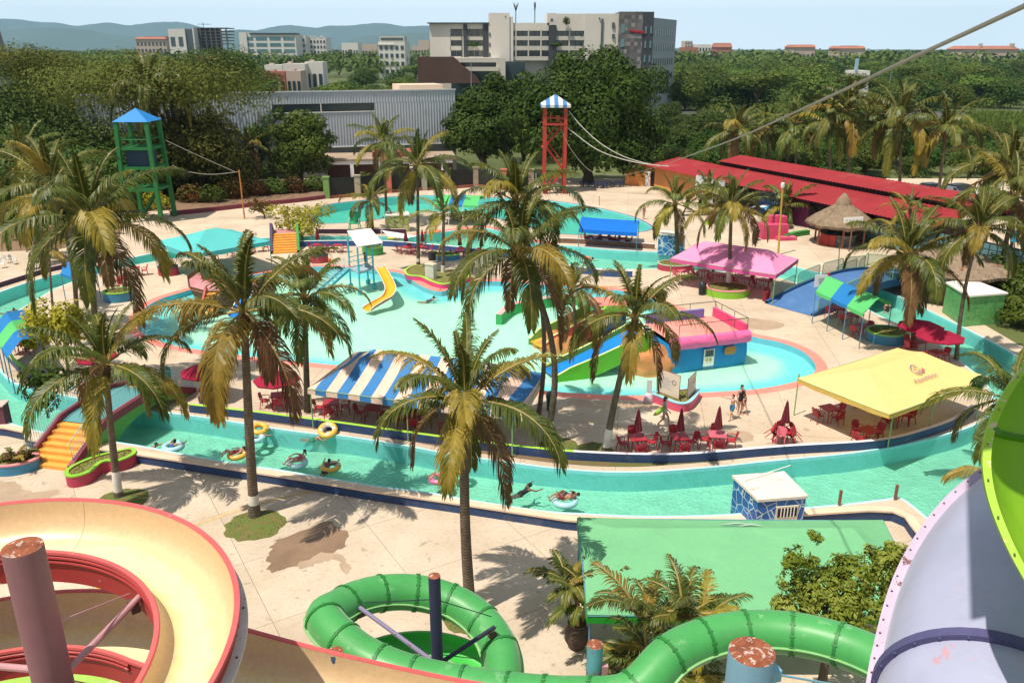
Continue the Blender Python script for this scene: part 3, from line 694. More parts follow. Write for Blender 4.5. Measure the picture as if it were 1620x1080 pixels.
def px_lobes(loc, lst, y):   # (px, py, radius px, squash) -> local lobes around ground distance y
    out = []
    for px, py, r, sq, dy in lst:
        p = Y(px, py, y + dy); k = r * (y + dy) / FPX * 1.03
        out.append((p - loc, (k * .82, k * .75, k * sq * .82)))
        for j in range(3): a = px * 1.7 + py + j * 2.1; out.append((p - loc + Vector((math.cos(a) * k * .75, math.sin(a) * k * .5, (.25 + .4 * math.sin(a * 3.3)) * k * sq)), (k * .42, k * .42, k * .38)))
    return out
fl = G(930, 288, 0)
lobed_tree(3, fl, px_lobes(fl, [(930, 130, 70, .8, 6), (880, 150, 60, .8, 4), (985, 150, 62, .8, 6), (1020, 200, 45, .9, 3), (840, 180, 45, .9, 2), (940, 190, 75, .8, 0), (1000, 240, 45, .8, 0), (890, 225, 55, .75, -1), (945, 245, 60, .6, -2), (965, 95, 28, .9, 8), (900, 112, 30, .9, 7), (1010, 262, 36, .6, -2), (855, 235, 34, .7, 1)], fl.y), 60000, .30, lt_lush, 'huge dark green fig tree behind the red tower', 'fig_tree', trunk=1.0, gap=-.16)
fl2 = G(765, 275, 0)
lobed_tree(4, fl2, px_lobes(fl2, [(765, 165, 48, .7, 6), (735, 195, 32, .9, 2), (790, 190, 40, .9, 3), (760, 215, 48, .8, 0), (800, 150, 40, .7, 8), (785, 235, 30, .7, 0), (725, 222, 22, .8, 0)], fl2.y), 26000, .29, lt_lush, 'dark fig tree at the right end of the grey warehouse', 'fig_tree', trunk=.7)
fl3 = G(478, 296, 0)
lobed_tree(5, fl3, px_lobes(fl3, [(478, 205, 34, .8, 0), (452, 222, 26, .9, 0), (503, 222, 26, .9, 0), (478, 240, 40, .8, -1), (460, 262, 28, .8, -1), (500, 262, 24, .8, 0), (478, 190, 24, .8, 0)], fl3.y), 18000, .24, lt_mid, 'round leafy tree in front of the warehouse', 'tree', trunk=.4)
fl4 = G(405, 290, 0)
lobed_tree(6, fl4, px_lobes(fl4, [(405, 165, 30, .8, 4), (385, 190, 26, .9, 3), (425, 190, 28, .9, 3), (405, 215, 34, .9, 2), (400, 245, 30, .9, 2), (412, 155, 20, .8, 4)], fl4.y + 3), 14000, .25, lt_dark, 'dark narrow tree left of the round tree before the warehouse', 'tree', trunk=.4)
spec = [(60, 78, 20, lt_olive, 'flat', 150), (170, 82, 26, lt_olive, 'flat', 128), (262, 92, 26, lt_olive, 'flat', 112), (20, 120, 20, lt_dark, 'round', 128), (105, 150, 18, lt_dark, 'round', 118), (190, 165, 18, lt_mid, 'round', 122), (30, 200, 16, lt_dark, 'round', 106), (130, 215, 16, lt_dark, 'round', 103), (340, 82, 18, lt_dark, 'flat', 175), (300, 165, 15, lt_olive, 'round', 112), (-30, 90, 20, lt_dark, 'round', 118), (245, 215, 13, lt_dark, 'round', 112), (60, 250, 11, lt_dark, 'round', 98), (170, 265, 10, lt_mid, 'round', 101), (-20, 260, 14, lt_dark, 'round', 92), (300, 245, 11, lt_dark, 'round', 118)]
labs = ['wide flat crowned olive green tree against the mountains at the left edge', 'wide flat crowned olive green tree above the green tower', 'spreading olive green tree with feathery crown left of the warehouse roof', 'dark round tree below the flat crowns at the left edge', 'dark leafy tree left of the green tower', 'mid green tree behind the blue roof of the green tower', 'dark tree behind the palms at the far left', 'dark tree left of the legs of the green tower', 'dark flat crowned tree below the building under construction', 'feathery tree overhanging the left end of the warehouse', 'dark tree cut by the left edge of the picture', 'shadowy tree right behind the green tower', 'low dark tree behind the white loungers', 'low mid green tree at the foot of the green tower', 'dark tree over the white loungers at the left edge', 'dark low tree against the warehouse foot']
for k, ((px, py, W_, mt, form, dist), lab) in enumerate(zip(spec, labs)):
    t_ = Y(px, py, dist); H_ = t_.z + 1.0
    place_tree(tree_meshes(100 + k, H_, W_, 16000, .26 if form == 'round' else .22, mt, form, 13, -.2), (t_.x, dist, -1.0), lab, rz=k)
for k, (px, py, r_, mt, lab) in enumerate([(300, 318, 1.6, lt_croton, 'reddish croton bush right of the green tower'), (330, 318, 1.5, lt_mid, 'green bush in the back garden by the maroon kerb'), (362, 312, 1.7, lt_croton, 'yellow and red croton bush left of the orange pole'), (398, 308, 1.6, lt_croton, 'orange leaved bush right of the orange pole'), (430, 305, 1.5, lt_mid, 'green bush under the round tree'), (462, 303, 1.4, lt_croton, 'brownish bush under the round tree by the kerb'), (495, 300, 1.4, lt_mid, 'green bush at the end of the maroon kerb'), (240, 330, 1.5, lt_yel, 'yellow green bush under the green tower'), (270, 300, 2.4, lt_dark, 'tall dark bush behind the green tower legs'), (380, 285, 2.6, lt_dark, 'tall dark bush before the warehouse foot'), (440, 285, 2.4, lt_dark, 'tall dark bush beside the round tree trunk'), (575, 296, 1.5, lt_mid, 'green bush between the fence pillars'), (345, 285, 2.5, lt_dark, 'dark bush left of the orange pole before the warehouse')]):
    p = G(px, py + 4, 0); p.y += 1
    lobed_tree(200 + k, p, [((0, 0, r_ * .7), (r_, r_ * .8, r_ * .8)), ((r_ * .7, .2, r_ * .5), (r_ * .6, r_ * .6, r_ * .6)), ((-r_ * .7, 0, r_ * .55), (r_ * .6, r_ * .6, r_ * .6))], 1500, .2, mt, lab, 'shrub', 'shrub', trunk=.08)
for k, (px, py, top, wpx, lab, z) in enumerate([(478, 380, 325, 45, 'yellow green bamboo bush beside the orange stairs of the far bridge', 0), (108, 590, 470, 55, 'yellow green bush behind the palms at the left end of the island', 0), (70, 560, 500, 30, 'low yellow green bush beside the green and blue canopy at the left', 0), (418, 345, 312, 22, 'thin red stemmed plants on the far deck beside the orange pole', 0)]):
    p = G(px, py, z); t_ = Y(px, top, p.y); h = t_.z; w_ = wpx * (p.y * 1.03) / FPX
    rr = random.Random(k + 5); lobes = [((rr.uniform(-.8, .8) * w_, rr.uniform(-.5, .5) * w_, h * rr.uniform(.35, .85)), (w_ * .45, w_ * .45, h * .22)) for _ in range(9)]
    lobed_tree(300 + k, p, lobes, 3200 if k < 3 else 900, .16, lt_yel if k < 3 else lt_croton, lab, 'bush', 'bush', trunk=.1, gap=-.15)
for k, (px, py, dist, W_, mt, lab) in enumerate([(1600, 405, 62, 6.5, lt_mid, 'leafy tree beside the green mosaic shed at the right edge'), (1625, 470, 56, 5.5, lt_mid, 'low leafy tree at the right edge over the brown bed'), (1480, 455, 64, 2.2, lt_croton, 'small reddish shrub between the river and the green mosaic shed')]):
    t_ = Y(px, py, dist); place_tree(tree_meshes(400 + k, t_.z, W_, 5000 if k < 2 else 1200, .17, mt, 'round', 9, -.25), (t_.x, dist, 0), lab)
p = G(75, 655, 0); lobed_tree(500, p, [((.1, 0, 2.2), (1.1, .9, .8)), ((.9, 0, 1.9), (.9, .8, .7)), ((.2, -.3, .9), (.7, .7, .8)), ((-.5, 0, 1.5), (.7, .7, .6))], 900, .17, lt_dark, 'dark round leaved seagrape bush hanging over the river by the near bridge', 'bush', 'bush', trunk=.09, gap=-.2)
p = Vector((9.0, 19.4, -.5))
lobed_tree(501, p, px_lobes(p, [(1290, 935, 62, .8, 0), (1350, 905, 55, .75, .4), (1262, 885, 34, .9, 0), (1400, 890, 42, .8, .6), (1300, 985, 70, .7, -.6), (1370, 965, 62, .8, -.2), (1255, 960, 42, .8, -.2), (1285, 850, 18, .9, .2), (1420, 945, 40, .9, .3), (1235, 985, 36, .8, -.4), (1420, 870, 24, .7, .8)], p.y), 21000, .075, leafmat('leaf_near', [(.08, .11, .012), (.18, .21, .025), (.33, .33, .07)], .25, .4, .1), 'leafy broad leaved tree in front of the green canopy beside the purple slide', trunk=.16, gap=-.12, shell=.35)
def areca(px, py, z, stems, label, L, hh, seed, spread=.5, at=None):
    b = at or G(px, py, z); root = thing('areca_palm', label, 'palm', b); rr = random.Random(seed)
    mats = [lm_green, lm_yellow, lm_brown, lm_rib, lm_fibre]
    for k in range(stems):
        a = rr.uniform(0, 6.28); q = rr.uniform(.1, spread); x, y = q * math.cos(a), q * math.sin(a); h = hh * rr.uniform(.55, 1.1); tx, ty = x * (1 + h * .45), y * (1 + h * .45)
        mb = MB(); mb.tube([(x, y, 0), ((x + tx) / 2, (y + ty) / 2, h * .55), (tx, ty, h)], [.06, .05, .04], 6, True, 3); mb.build('stem', mats, root)
        mb = MB()
        for i in range(7): frond(mb, rr, a + i * 2.4 + rr.uniform(-.3, .3), rad(rr.uniform(25, 80)), L * rr.uniform(.75, 1.1), rad(rr.uniform(60, 110)), 1 if rr.random() < .2 else 0, 40, .04, .27, .7)
        o = mb.build('fronds', mats, root, smooth=False); o.location = (tx, ty, h)
    return root
areca(1052, 1000, -.5, 8, 'tall areca palm clump in front of the green canopy', 1.85, 4.6, 5, .45, at=Vector((4.35, 19.3, -.5)))
areca(935, 1010, -.5, 4, 'short areca palm growing from the clay pot left of the green canopy corner', 1.5, 1.9, 8, .22, at=G(912, 1022, -.5) + Vector((0, 0, .8)))
areca(1010, 1060, -.5, 3, 'low areca palm between the two clumps beneath the tube slide', 1.6, 2.4, 9, .3, at=Vector((3.3, 19.0, -.5)))

KIND = {}
for nm, mt, form, n_ in (('dark', lt_dark, 'round', 2600), ('mid', lt_mid, 'round', 2600), ('olive', lt_olive, 'flat', 2400), ('lush', lt_lush, 'round', 2600), ('spread', lt_mid, 'flat', 2400)):
    KIND[nm] = [tree_meshes(600 + k + len(nm) * 7, 10, 11, n_ * 2, .30, mt, form, 9, -.2) for k in range(2)]
mb = MB(); rr = random.Random(91)
for _ in range(620):
    d = rr.uniform(262, 470); px = rr.uniform(1030, 1680); x = (px - 810) / FPX * (d * _c + 19 * _s); W_ = rr.uniform(2.5, 6)
    if d < 272 + max(0, px - 1380) * .12: continue
    leaf_cloud(mb, rr, [((x, d, rr.uniform(-.5, 1)), (W_, W_, rr.uniform(1.5, 3.2)))], 60, .55, 0, shell=.7)
mb.build('undergrowth', lt_mid, kind='stuff', smooth=False)
woods = []
def scatter(n, xr, dr, hr, kinds, label, group, seed, keep=lambda x, d: True, sp=6.5):
    rr = random.Random(seed); made = 0; tries = 0
    while made < n and tries < n * 30:
        tries += 1
        px = rr.uniform(*xr); d = dr[0] * (dr[1] / dr[0]) ** rr.random()
        x = (px - 810) / FPX * (d * _c + 19 * _s)
        if not keep(px, d) or any((x - a) ** 2 + (d - b) ** 2 < (sp * (.75 + d / 900)) ** 2 for a, b in woods): continue
        woods.append((x, d)); k = rr.choice(kinds); h = rr.uniform(*hr)
        s = h / 10 * (1 + d / 1500)
        place_tree(KIND[k][rr.randrange(2)], (x, d, -1.3), label, group=group, rz=rr.uniform(0, 6), s=(s * rr.uniform(1, 1.35), s * rr.uniform(1, 1.35), h / 10)); made += 1
scatter(120, (1040, 1660), (268, 560), (9, 14), ['mid', 'dark', 'mid', 'spread', 'lush'], 'broad leaved tree in the woods beyond the road at the right', 'woods at the right beyond the road', 1, lambda x, d: d > 272 + max(0, (x - 1380)) * .12 and not (1325 < x < 1385 and 320 < d < 420))
scatter(26, (1050, 1420), (150, 235), (5, 8.5), ['dark', 'mid', 'lush'], 'dark tree between the red roof and the road', 'trees between the red roof and the road', 2, lambda x, d: d < 200 or x < 1380)
scatter(36, (1060, 1640), (128, 156), (4, 6.5), ['dark', 'mid', 'lush'], 'bushy dark tree growing close behind the red roof', 'trees close behind the red roof', 8, sp=4.5)
scatter(14, (1380, 1640), (160, 190), (4, 6), ['dark', 'mid'], 'dark low tree along the car park behind the red roof', 'trees by the car park', 3)
scatter(34, (-40, 420), (190, 620), (12, 17), ['dark', 'olive', 'mid', 'spread'], 'tree in the woods between the mountains and the park at the left', 'woods at the left', 4, lambda x, d: not (395 < x < 520 and d > 330))
scatter(40, (330, 720), (185, 620), (7, 11), ['dark', 'mid', 'lush', 'spread'], 'tree in the woods behind the grey warehouse', 'woods behind the warehouse', 5, lambda x, d: not (395 < x < 520 and d > 330) and not (655 < x and 225 < d < 330))
scatter(16, (650, 1050), (150, 215), (8, 10), ['mid', 'lush'], 'tree between the fig trees and the white hotel', 'trees before the hotel', 6)
mb = MB(); rr = random.Random(77)
for _ in range(1500):
    d = 620 * (3600 / 620) ** (rr.random() ** 1.2); px = rr.uniform(-60, 1690); x = (px - 810) / FPX * (d * _c + 19 * _s)
    h = rr.uniform(8, 17) * (1 if d < 2200 else .8); W_ = rr.uniform(7, 13) * (1 + d / 3000)
    leaf_cloud(mb, rr, [((x, d, h * .55), (W_, W_, h * .48))], 46, 1.5 + d / 900, 0, shell=.8)
mb.build('distant_woodland', leafmat('leaf_far', [(.035, .06, .012), (.08, .115, .02), (.14, .17, .03)], .1, .6, 0), kind='stuff', label='distant green woodland reaching to the horizon', smooth=False)
mb = MB(); rr = random.Random(78)
for _ in range(9000):
    px = rr.uniform(1370, 1720); d = rr.uniform(165, 275); x = (px - 810) / FPX * (d * _c + 19 * _s); h = rr.uniform(.5, 1.5) * (1 + .6 * mnoise.noise(Vector((x * .07, d * .07, 0)))); a = rr.uniform(0, 3.14); w_ = rr.uniform(.5, 1.1)
    mb.face([(x - w_ * math.cos(a), d - w_ * math.sin(a), -1.35), (x + w_ * math.cos(a), d + w_ * math.sin(a), -1.35), (x + .4 * math.sin(a), d + .4 * math.cos(a), -1.2 + h)])
mb.build('meadow_grass', leafmat('leaf_meadow', [(.06, .10, .015), (.11, .16, .025), (.16, .20, .04)], .2, .6, 0), kind='stuff', smooth=False)
m_glass = M('dark_glass', (.03, .05, .06), .15, .3, .5, spec=.8)
m_teal = M('teal_glass', (.10, .20, .22), .2, .3, .2, spec=.7)
m_hotelw = M('hotel_white', (.62, .57, .51), .8, .07, .08)
m_hoteldark = M('hotel_white_darker', (.52, .48, .42), .8, .07, .08)  # darker tone of the hotel white, for balconies, columns and podium
m_char = M('charcoal_panel', (.045, .05, .06), .6, .15, .3)
m_brownw = M('brown_wall_render', (.085, .045, .035), .85, .2, .15)
m_terr = M('terracotta', (.36, .14, .09), .8, .2, .05)
m_tower = M('tower_grey', (.27, .30, .33), .6, .06, .1)
m_farwhite = M('far_white', (.62, .59, .55), .8, .06, .02)
m_farcream = M('far_cream', (.48, .38, .32), .8, .08, .02)
m_darkconc = M('raw_concrete', (.10, .09, .085), .9, .2, .05)
def checker():
    m, nt, b = new_mat('chequered_panels'); v = coords(nt)
    mp = nt.nodes.new('ShaderNodeMapping'); mp.inputs['Scale'].default_value = (1.0, .01, 1.0); nt.links.new(v, mp.inputs[0])
    vo = nt.nodes.new('ShaderNodeTexVoronoi'); vo.distance = 'CHEBYCHEV'; vo.inputs['Scale'].default_value = .95; vo.inputs['Randomness'].default_value = .12; nt.links.new(mp.outputs[0], vo.inputs[0])
    sp = nt.nodes.new('ShaderNodeSeparateColor'); nt.links.new(vo.outputs['Color'], sp.inputs[0])
    nt.links.new(ramp(nt, sp.outputs[0], [(.25, (.085, .08, .08)), (.6, (.14, .13, .13)), (.95, (.27, .25, .25))]), b.inputs['Base Color']); b.inputs['Roughness'].default_value = .6
    return m
class PX:
    """boxes whose front face fills a window of the survey at distance d"""
    def __init__(s, d, zb=-1.3): s.d, s.zb = d, zb
    def put(s, mb, x0, x1, y0, y1=None, fwd=0.0, depth=1.0, mi=0):
        a = Y(x0, y0, s.d); b = Y(x1, y0, s.d); zt = a.z; z0 = s.zb if y1 is None else Y(x0, y1, s.d).z
        mb.box(((a.x + b.x) / 2, s.d - fwd + depth / 2, (zt + z0) / 2), (b.x - a.x, depth, zt - z0), mi=mi)
def part(root, name, mats, fn, smooth=False):
    mb = MB(); fn(mb); l = Vector(root.location); mb.v = [(x - l.x, y - l.y, z - l.z) for x, y, z in mb.v]
    return mb.build(name, mats, root, smooth=smooth)
A = Vector((-60, 117.9, 0)); Bv = Vector((-8.9, 134.7, 0)); u = (Bv - A).normalized(); n_ = Vector((-u.y, u.x, 0)); Lw = (Bv - A).length
wh = thing('warehouse', 'long grey corrugated metal warehouse behind the park with a dark window slot', 'warehouse', A)
def corr(mb, s0, s1, z0, z1, off=0, pitch=.44):
    k = int((s1 - s0) / (pitch / 4)); P0, P1 = [], []
    for i in range(k + 1):
        s = s0 + (s1 - s0) * i / k; d = .035 * (1, .2, -1, -.2)[i % 4]
        p = u * s - n_ * (off + d); P0.append(p + Vector((0, 0, z0))); P1.append(p + Vector((0, 0, z1)))
    mb.grid([P0, P1])
ws0, ws1 = 26.0, 41.0
mb = MB(); corr(mb, 0, Lw, 10.75, 12.5); corr(mb, 0, ws0, 4.4, 10.75); corr(mb, ws0, ws1, 4.4, 9.55); corr(mb, ws1, Lw, 4.4, 10.75)
mb.build('metal_cladding', M('corrugated_metal', (.42, .46, .50), .5, .1, .1, metal=.15, dirt=(.2, .2, .2), damt=.3), wh, smooth=False)
mb = MB(); q = Matrix.Rotation(math.atan2(u.y, u.x), 3, 'Z')
def wbox(mb, s0, s1, t0, t1, z0, z1, mi=0): mb.box(u * (s0 + s1) / 2 + n_ * (t0 + t1) / 2 + Vector((0, 0, (z0 + z1) / 2)), (s1 - s0, t1 - t0, z1 - z0), math.atan2(u.y, u.x), mi)
wbox(mb, 0, Lw, .1, .5, -1.3, 4.35); mb.build('base_wall', M('warehouse_base', (.22, .21, .20), .9, .2, .3), wh, smooth=False)
mb = MB(); mb.face([Vector((0, 0, 12.45)), u * Lw + Vector((0, 0, 12.45)), u * Lw + n_ * 22 + Vector((0, 0, 10.6)), n_ * 22 + Vector((0, 0, 10.6))]); wbox(mb, 0, Lw + .1, -.12, .1, 12.42, 12.6); mb.build('roof', M('roof_sheet', (.52, .54, .56), .5, .1), wh, smooth=False)
mb = MB(); wbox(mb, Lw - .3, Lw, .5, 22, -1.3, 10.5); wbox(mb, 0, .3, .5, 22, -1.3, 10.5); wbox(mb, 0, Lw, 21.7, 22, -1.3, 10.5); mb.build('side_wall', M('corrugated_metal', (1, 1, 1)), wh, smooth=False)
mb = MB(); wbox(mb, ws0, ws1, .25, .35, 9.5, 10.8); mb.build('window', m_glass, wh, smooth=False)
mb = MB(); wbox(mb, ws0, ws1, -.08, .02, 9.45, 9.57); wbox(mb, ws0 + 7, ws0 + 7.12, -.05, .1, 9.5, 10.8); wbox(mb, 0, Lw, -.1, .02, 4.28, 4.42); mb.build('trim', m_white, wh, smooth=False)
mb = MB(); wbox(mb, Lw - 8, Lw - 1, 4, 10, 11.6, 13.1); mb.build('roof_room', m_cream, wh, smooth=False)
hd = 262; hp = PX(hd); hr_ = Vector((Y(770, 120, hd).x, hd, -1.3))
ht = thing('hotel_building', 'white terraced hotel with dark recessed balconies and a chequered grey tower at its right end', 'hotel', hr_)
def f(mb):
    hp.put(mb, 679, 712, 37, fwd=0, depth=22); hp.put(mb, 712, 774, 37, 46, 0, 22); hp.put(mb, 712, 774, 42, None, -2.2, 20)
    hp.put(mb, 773, 806, 21, None, .8, 9); hp.put(mb, 806, 812, 27, None, .5, 6)
    hp.put(mb, 808, 869, 36.5, 49, 0, 18); hp.put(mb, 808, 869, 40, None, -2.4, 16)
    hp.put(mb, 866, 880, 21, 40, 0, 18); hp.put(mb, 880, 925, 22, 49, 0, 18); hp.put(mb, 880, 925, 40, None, -2.4, 16); hp.put(mb, 925, 979, 22, None, .6, 20)
part(ht, 'wall', m_hotelw, f)
for a, b_ in ((57.5, 64), (73, 80), (89.5, 96)):
    for x0, x1, dp in ((712, 730, 2.3), (739, 764, 2.3), (808, 869, 2.5), (880, 925, 2.5)): part(ht, 'balcony', m_hoteldark, lambda mb: hp.put(mb, x0, x1, a, b_, 0, dp))
for x in (731, 768, 815, 835, 855, 900): part(ht, 'column', m_hoteldark, lambda mb: hp.put(mb, x, x + 2.2, 46, 96, .02, 2.4))
for x0, x1, y0, fw in ((733, 739, 39, .5), (764, 772.6, 39, .45), (868, 880, 40, .6)): part(ht, 'dark_panel', m_char, lambda mb: hp.put(mb, x0, x1, y0, None, fw, 3))
for y0, y1 in ((47, 57), (64.5, 73), (80.5, 89)):
    for x0, x1 in ((713.5, 721), (722, 730), (742, 749), (751, 757), (809.5, 814), (818, 826), (826.8, 834.5), (838, 846), (847, 854), (858, 867), (881, 890), (891, 899), (903, 911), (912, 923)):
        part(ht, 'window', m_glass, lambda mb: hp.put(mb, x0, x1, y0, y1, -2.0, .4))
for x0, x1, y0, y1 in ((774, 776, 52, 58), (774, 776, 68, 74), (774, 776, 84, 90), (871, 875, 30, 35), (799, 800.5, 26, 28), (951, 954, 30, 80), (968, 972, 36, 45), (968, 972, 54, 61), (947, 949, 28, 30), (920, 922, 53, 59), (920, 922, 68, 74)):
    part(ht, 'window', m_glass, lambda mb: hp.put(mb, x0, x1, y0, y1, .95, .4))
part(ht, 'roof_edge', m_char, lambda mb: hp.put(mb, 676, 774, 36, 37.6, 1.0, 3))
part(ht, 'podium', m_hoteldark, lambda mb: (hp.put(mb, 716, 790, 91, 98, 12, 12), hp.put(mb, 716, 790, 105, 111, 13, 3), hp.put(mb, 786, 800, 91, None, 12.5, 4)))
part(ht, 'podium_glass', m_glass, lambda mb: hp.put(mb, 716, 830, 97, None, 8, 6))
def f(mb):
    pts = [(661, 90), (717, 90), (724, 96), (731, 104), (736, 107), (754, 122), (760, 132), (661, 132)]
    d = hd - 18; P = [Y(a, b, d) for a, b in pts]; Q = [p + Vector((0, 1.5, 0)) for p in P]
    mb.face(P[::-1]); mb.face(Q)
    for i in range(len(P)): j = (i + 1) % len(P); mb.face([P[i], P[j], Q[j], Q[i]])
part(ht, 'brown_wall', m_brownw, f)
for q, r3 in (((896, 34, hd - 1.2), (1, .8, 1.2)), ((748, 71, hd - .6), (2, .5, .6)), ((880, 71, hd - .6), (2, .5, .6))): part(ht, 'planting', lt_dark, lambda mb: leaf_cloud(mb, random.Random(3), [(Y(*q), r3)], 120, .35))
tz = Y(979, 19, hd - 2).z; xa, xb, xc = Y(979, 60, hd - 2).x, Y(1016, 60, hd - 2).x, Y(1033, 60, hd - 2).x
part(ht, 'chequered_wall', checker(), lambda mb: mb.box(((xa + xb) / 2, hd + 9, tz / 2 - .6), (xb - xa, 22, tz + 1.3)))
part(ht, 'tower_glazing', m_char, lambda mb: mb.box(((xb + xc) / 2, hd + 9.1, tz / 2 - .6), (xc - xb, 22.1, tz + 1.2)))
q0 = Vector((xc, hd - 1.95, 0)); q1 = Vector((Y(1069, 60, hd + 20).x, hd + 20, 0)); tz2 = tz - 1.6
def f(mb):
    w_ = Vector((0, 12, 0))
    lo = [q0 + Vector((.03, 0, -1.3)), q1 + Vector((0, 0, -1.3)), q1 + w_ + Vector((-4, 0, -1.3)), q0 + w_ + Vector((.03, 0, -1.3))]; hi = [p + Vector((0, 0, tz2 + 1.3)) for p in lo]
    for i in range(4): j = (i + 1) % 4; mb.face([lo[i], lo[j], hi[j], hi[i]])
    mb.face(hi)
part(ht, 'side_wall', m_tower, f)
dirn = (q1 - q0); nrm = Vector((dirn.y, -dirn.x, 0)).normalized()
for rrow in range(5):
    z = tz2 - 3.0 - rrow * 4.2
    for k in range(9):
        p = q0.lerp(q1, .08 + .1 * k); p.z = z - 1
        part(ht, 'window', m_glass, lambda mb: mb.box(p + nrm * .02, (.75, .22, 2.0), math.atan2(dirn.y, dirn.x)))
for rrow in range(5):
    for k in range(2):
        part(ht, 'window', m_teal, lambda mb: mb.box((xb + 1.0 + k * 1.5, hd - 2.02, tz - 5 - rrow * 4), (.5, .2, 2.0)))
    part(ht, 'window', m_teal, lambda mb: mb.box((xa + 1.1, hd - 2.0, tz - 4.6 - rrow * 4), (1.1, .22, 2.4)))
def f(mb):
    rr = random.Random(4); x = xa + 3.2; zc = tz - 5.2
    pts = [Vector((x + .105 * i, hd - 2.15, zc + .38 * math.sin(i * 1.55) - (.012 * i))) for i in range(40)]
    mb.tube(pts, .17, 5); mb.tube([Vector((x + 2.4, hd - 2.15, zc - .75)), Vector((x + 4.3, hd - 2.15, zc - .55)), Vector((x + 4.5, hd - 2.15, zc - .05))], .1, 5)
part(ht, 'sign', M('sign_red', (.38, .02, .03), .5, .1), f, True)
for k, px in enumerate((816, 846)):
    b = Y(px, 38, hd + 3); t = thing('metal_palm_sculpture', ['spread armed metal palm sculpture on the hotel roof', 'closed metal palm sculpture on the hotel roof'][k], 'sculpture', b)
    mb = MB(); mb.bar((0, 0, 0), (0, 0, 4.0), .13, 6); mb.build('stem', m_char, t)
    mb = MB()
    for i in range(6):
        a = i * 1.05; s = .9 if k == 0 else .3; mb.tube([(0, 0, 3.6), (math.cos(a) * s * .5, math.sin(a) * s * .5, 4.9), (math.cos(a) * s, math.sin(a) * s, 5.9 if k == 0 else 6.1)], [.16, .13, .03], 5)
    mb.build('fronds', m_char, t)
def tower_block(name, label, d, px0, px1, py, wall, roofm, rows, cols, wmat=None, depth=30, extras=(), roofh=0, wpx=.55, skip=0):
    a, b = Y(px0, py, d), Y(px1, py, d); root = thing(name, label, 'building', ((a.x + b.x) / 2, d, -1.3)); P = PX(d)
    part(root, 'wall', wall, lambda mb: P.put(mb, px0, px1, py, None, 0, depth))
    if roofh: part(root, 'roof', roofm, lambda mb: mb.box(((a.x + b.x) / 2, d + depth / 2, a.z + roofh / 2), (b.x - a.x + 2, depth + 2, roofh), top=.8))
    hz = (a.z + 1) / (rows + .5); wx = (b.x - a.x) / cols
    for r_ in range(rows):
        z = a.z - hz * (r_ + .75)
        if cols <= 4 or wmat is m_teal:
            part(root, 'window', wmat or m_glass, lambda mb: [mb.box((a.x + wx * (c + .5), d - .05, z), (wx * wpx, .4, hz * .55)) for c in range(cols)])
        else:
            for c in range(cols): part(root, 'window', wmat or m_glass, lambda mb: mb.box((a.x + wx * (c + .5), d - .05, z), (wx * wpx, .4, hz * .5)))
    for nm, mt, x0, x1, y0, y1, fw, dp in extras: part(root, nm, mt, lambda mb: P.put(mb, x0, x1, y0, y1, fw, dp))
    return root
tower_block('apartment_building', 'low pale apartment block with terracotta roof at the left among far buildings', 900, 214, 262, 62, m_farcream, m_terr, 4, 8, roofh=2, extras=[('roof_room', m_terr, 226, 262, 58, 63, -3, 8)])
tower_block('apartment_building', 'white slab apartment tower beside the unfinished concrete frame', 820, 265, 290, 46, m_farwhite, m_farwhite, 2, 2, extras=[('glazed_bay', m_glass, 292, 304, 47, None, -1, 20), ('edge_pier', m_farwhite, 289.5, 292, 45, None, .6, 20), ('edge_pier', m_farwhite, 304, 306, 45, None, .6, 20)])
root = thing('unfinished_building', 'dark unfinished concrete frame building with open floors and thin crane', 'building', (Y(332, 60, 830).x, 830, -1.3)); P = PX(830)
part(root, 'floor_slab', m_darkconc, lambda mb: [P.put(mb, 307, 358, y, y + 1.4, 0, 24) for y in (44, 49, 54, 59, 64, 69)])
part(root, 'column', m_darkconc, lambda mb: [P.put(mb, x, x + 2.0, 44, None, .2, 1.2) for x in (307, 315, 323, 331, 339, 347, 356)])
part(root, 'core_wall', m_darkconc, lambda mb: (P.put(mb, 308, 328, 44, None, -9, 10), P.put(mb, 333, 340, 44, None, -4, 10)))
part(root, 'crane', m_char, lambda mb: (P.put(mb, 321, 321.8, 36, 46, 1, .5), P.put(mb, 313, 334, 38.4, 39.1, 1, .5)))
tower_block('apartment_building', 'long glassy teal apartment block with white end wall', 950, 380, 467, 54, m_farwhite, m_char, 5, 4, m_teal, wpx=.8, extras=[('parapet', m_char, 395, 467, 52.5, 55, 1, 20), ('end_wall', m_farwhite, 378, 390, 51.5, None, 1.5, 20)])
tower_block('apartment_building', 'white apartment tower with vertical ribs right of the teal block', 1000, 484, 515, 60, m_farwhite, m_farwhite, 5, 6, extras=[('roof_room', m_farwhite, 486, 491, 57, 61, 0, 5), ('roof_room', m_farwhite, 495, 500, 57.5, 61, 0, 5), ('roof_room', m_farwhite, 506, 511, 57, 61, 0, 5)])
tower_block('apartment_building', 'narrow white and grey apartment tower between teal block and ribbed tower', 980, 468, 483, 57, m_farwhite, m_farwhite, 5, 2, m_teal)
tower_block('apartment_building', 'stepped white building standing alone left of the hotel', 620, 598, 640, 66, m_farwhite, m_farwhite, 4, 5, extras=[('upper_floor', m_hoteldark, 600, 639, 57.5, 66, -1, 16), ('parapet', m_farwhite, 598, 624, 70, 71.5, .8, 4), ('window', m_glass, 602, 637, 60, 64, -.6, 1)])
tower_block('low_building', 'long low white building on the horizon left of the stepped one', 1100, 540, 566, 68, m_farwhite, m_farwhite, 1, 6)
tower_block('low_building', 'long low pinkish building on the horizon beside the stepped one', 1150, 566, 597, 70, m_farcream, m_farcream, 1, 6)
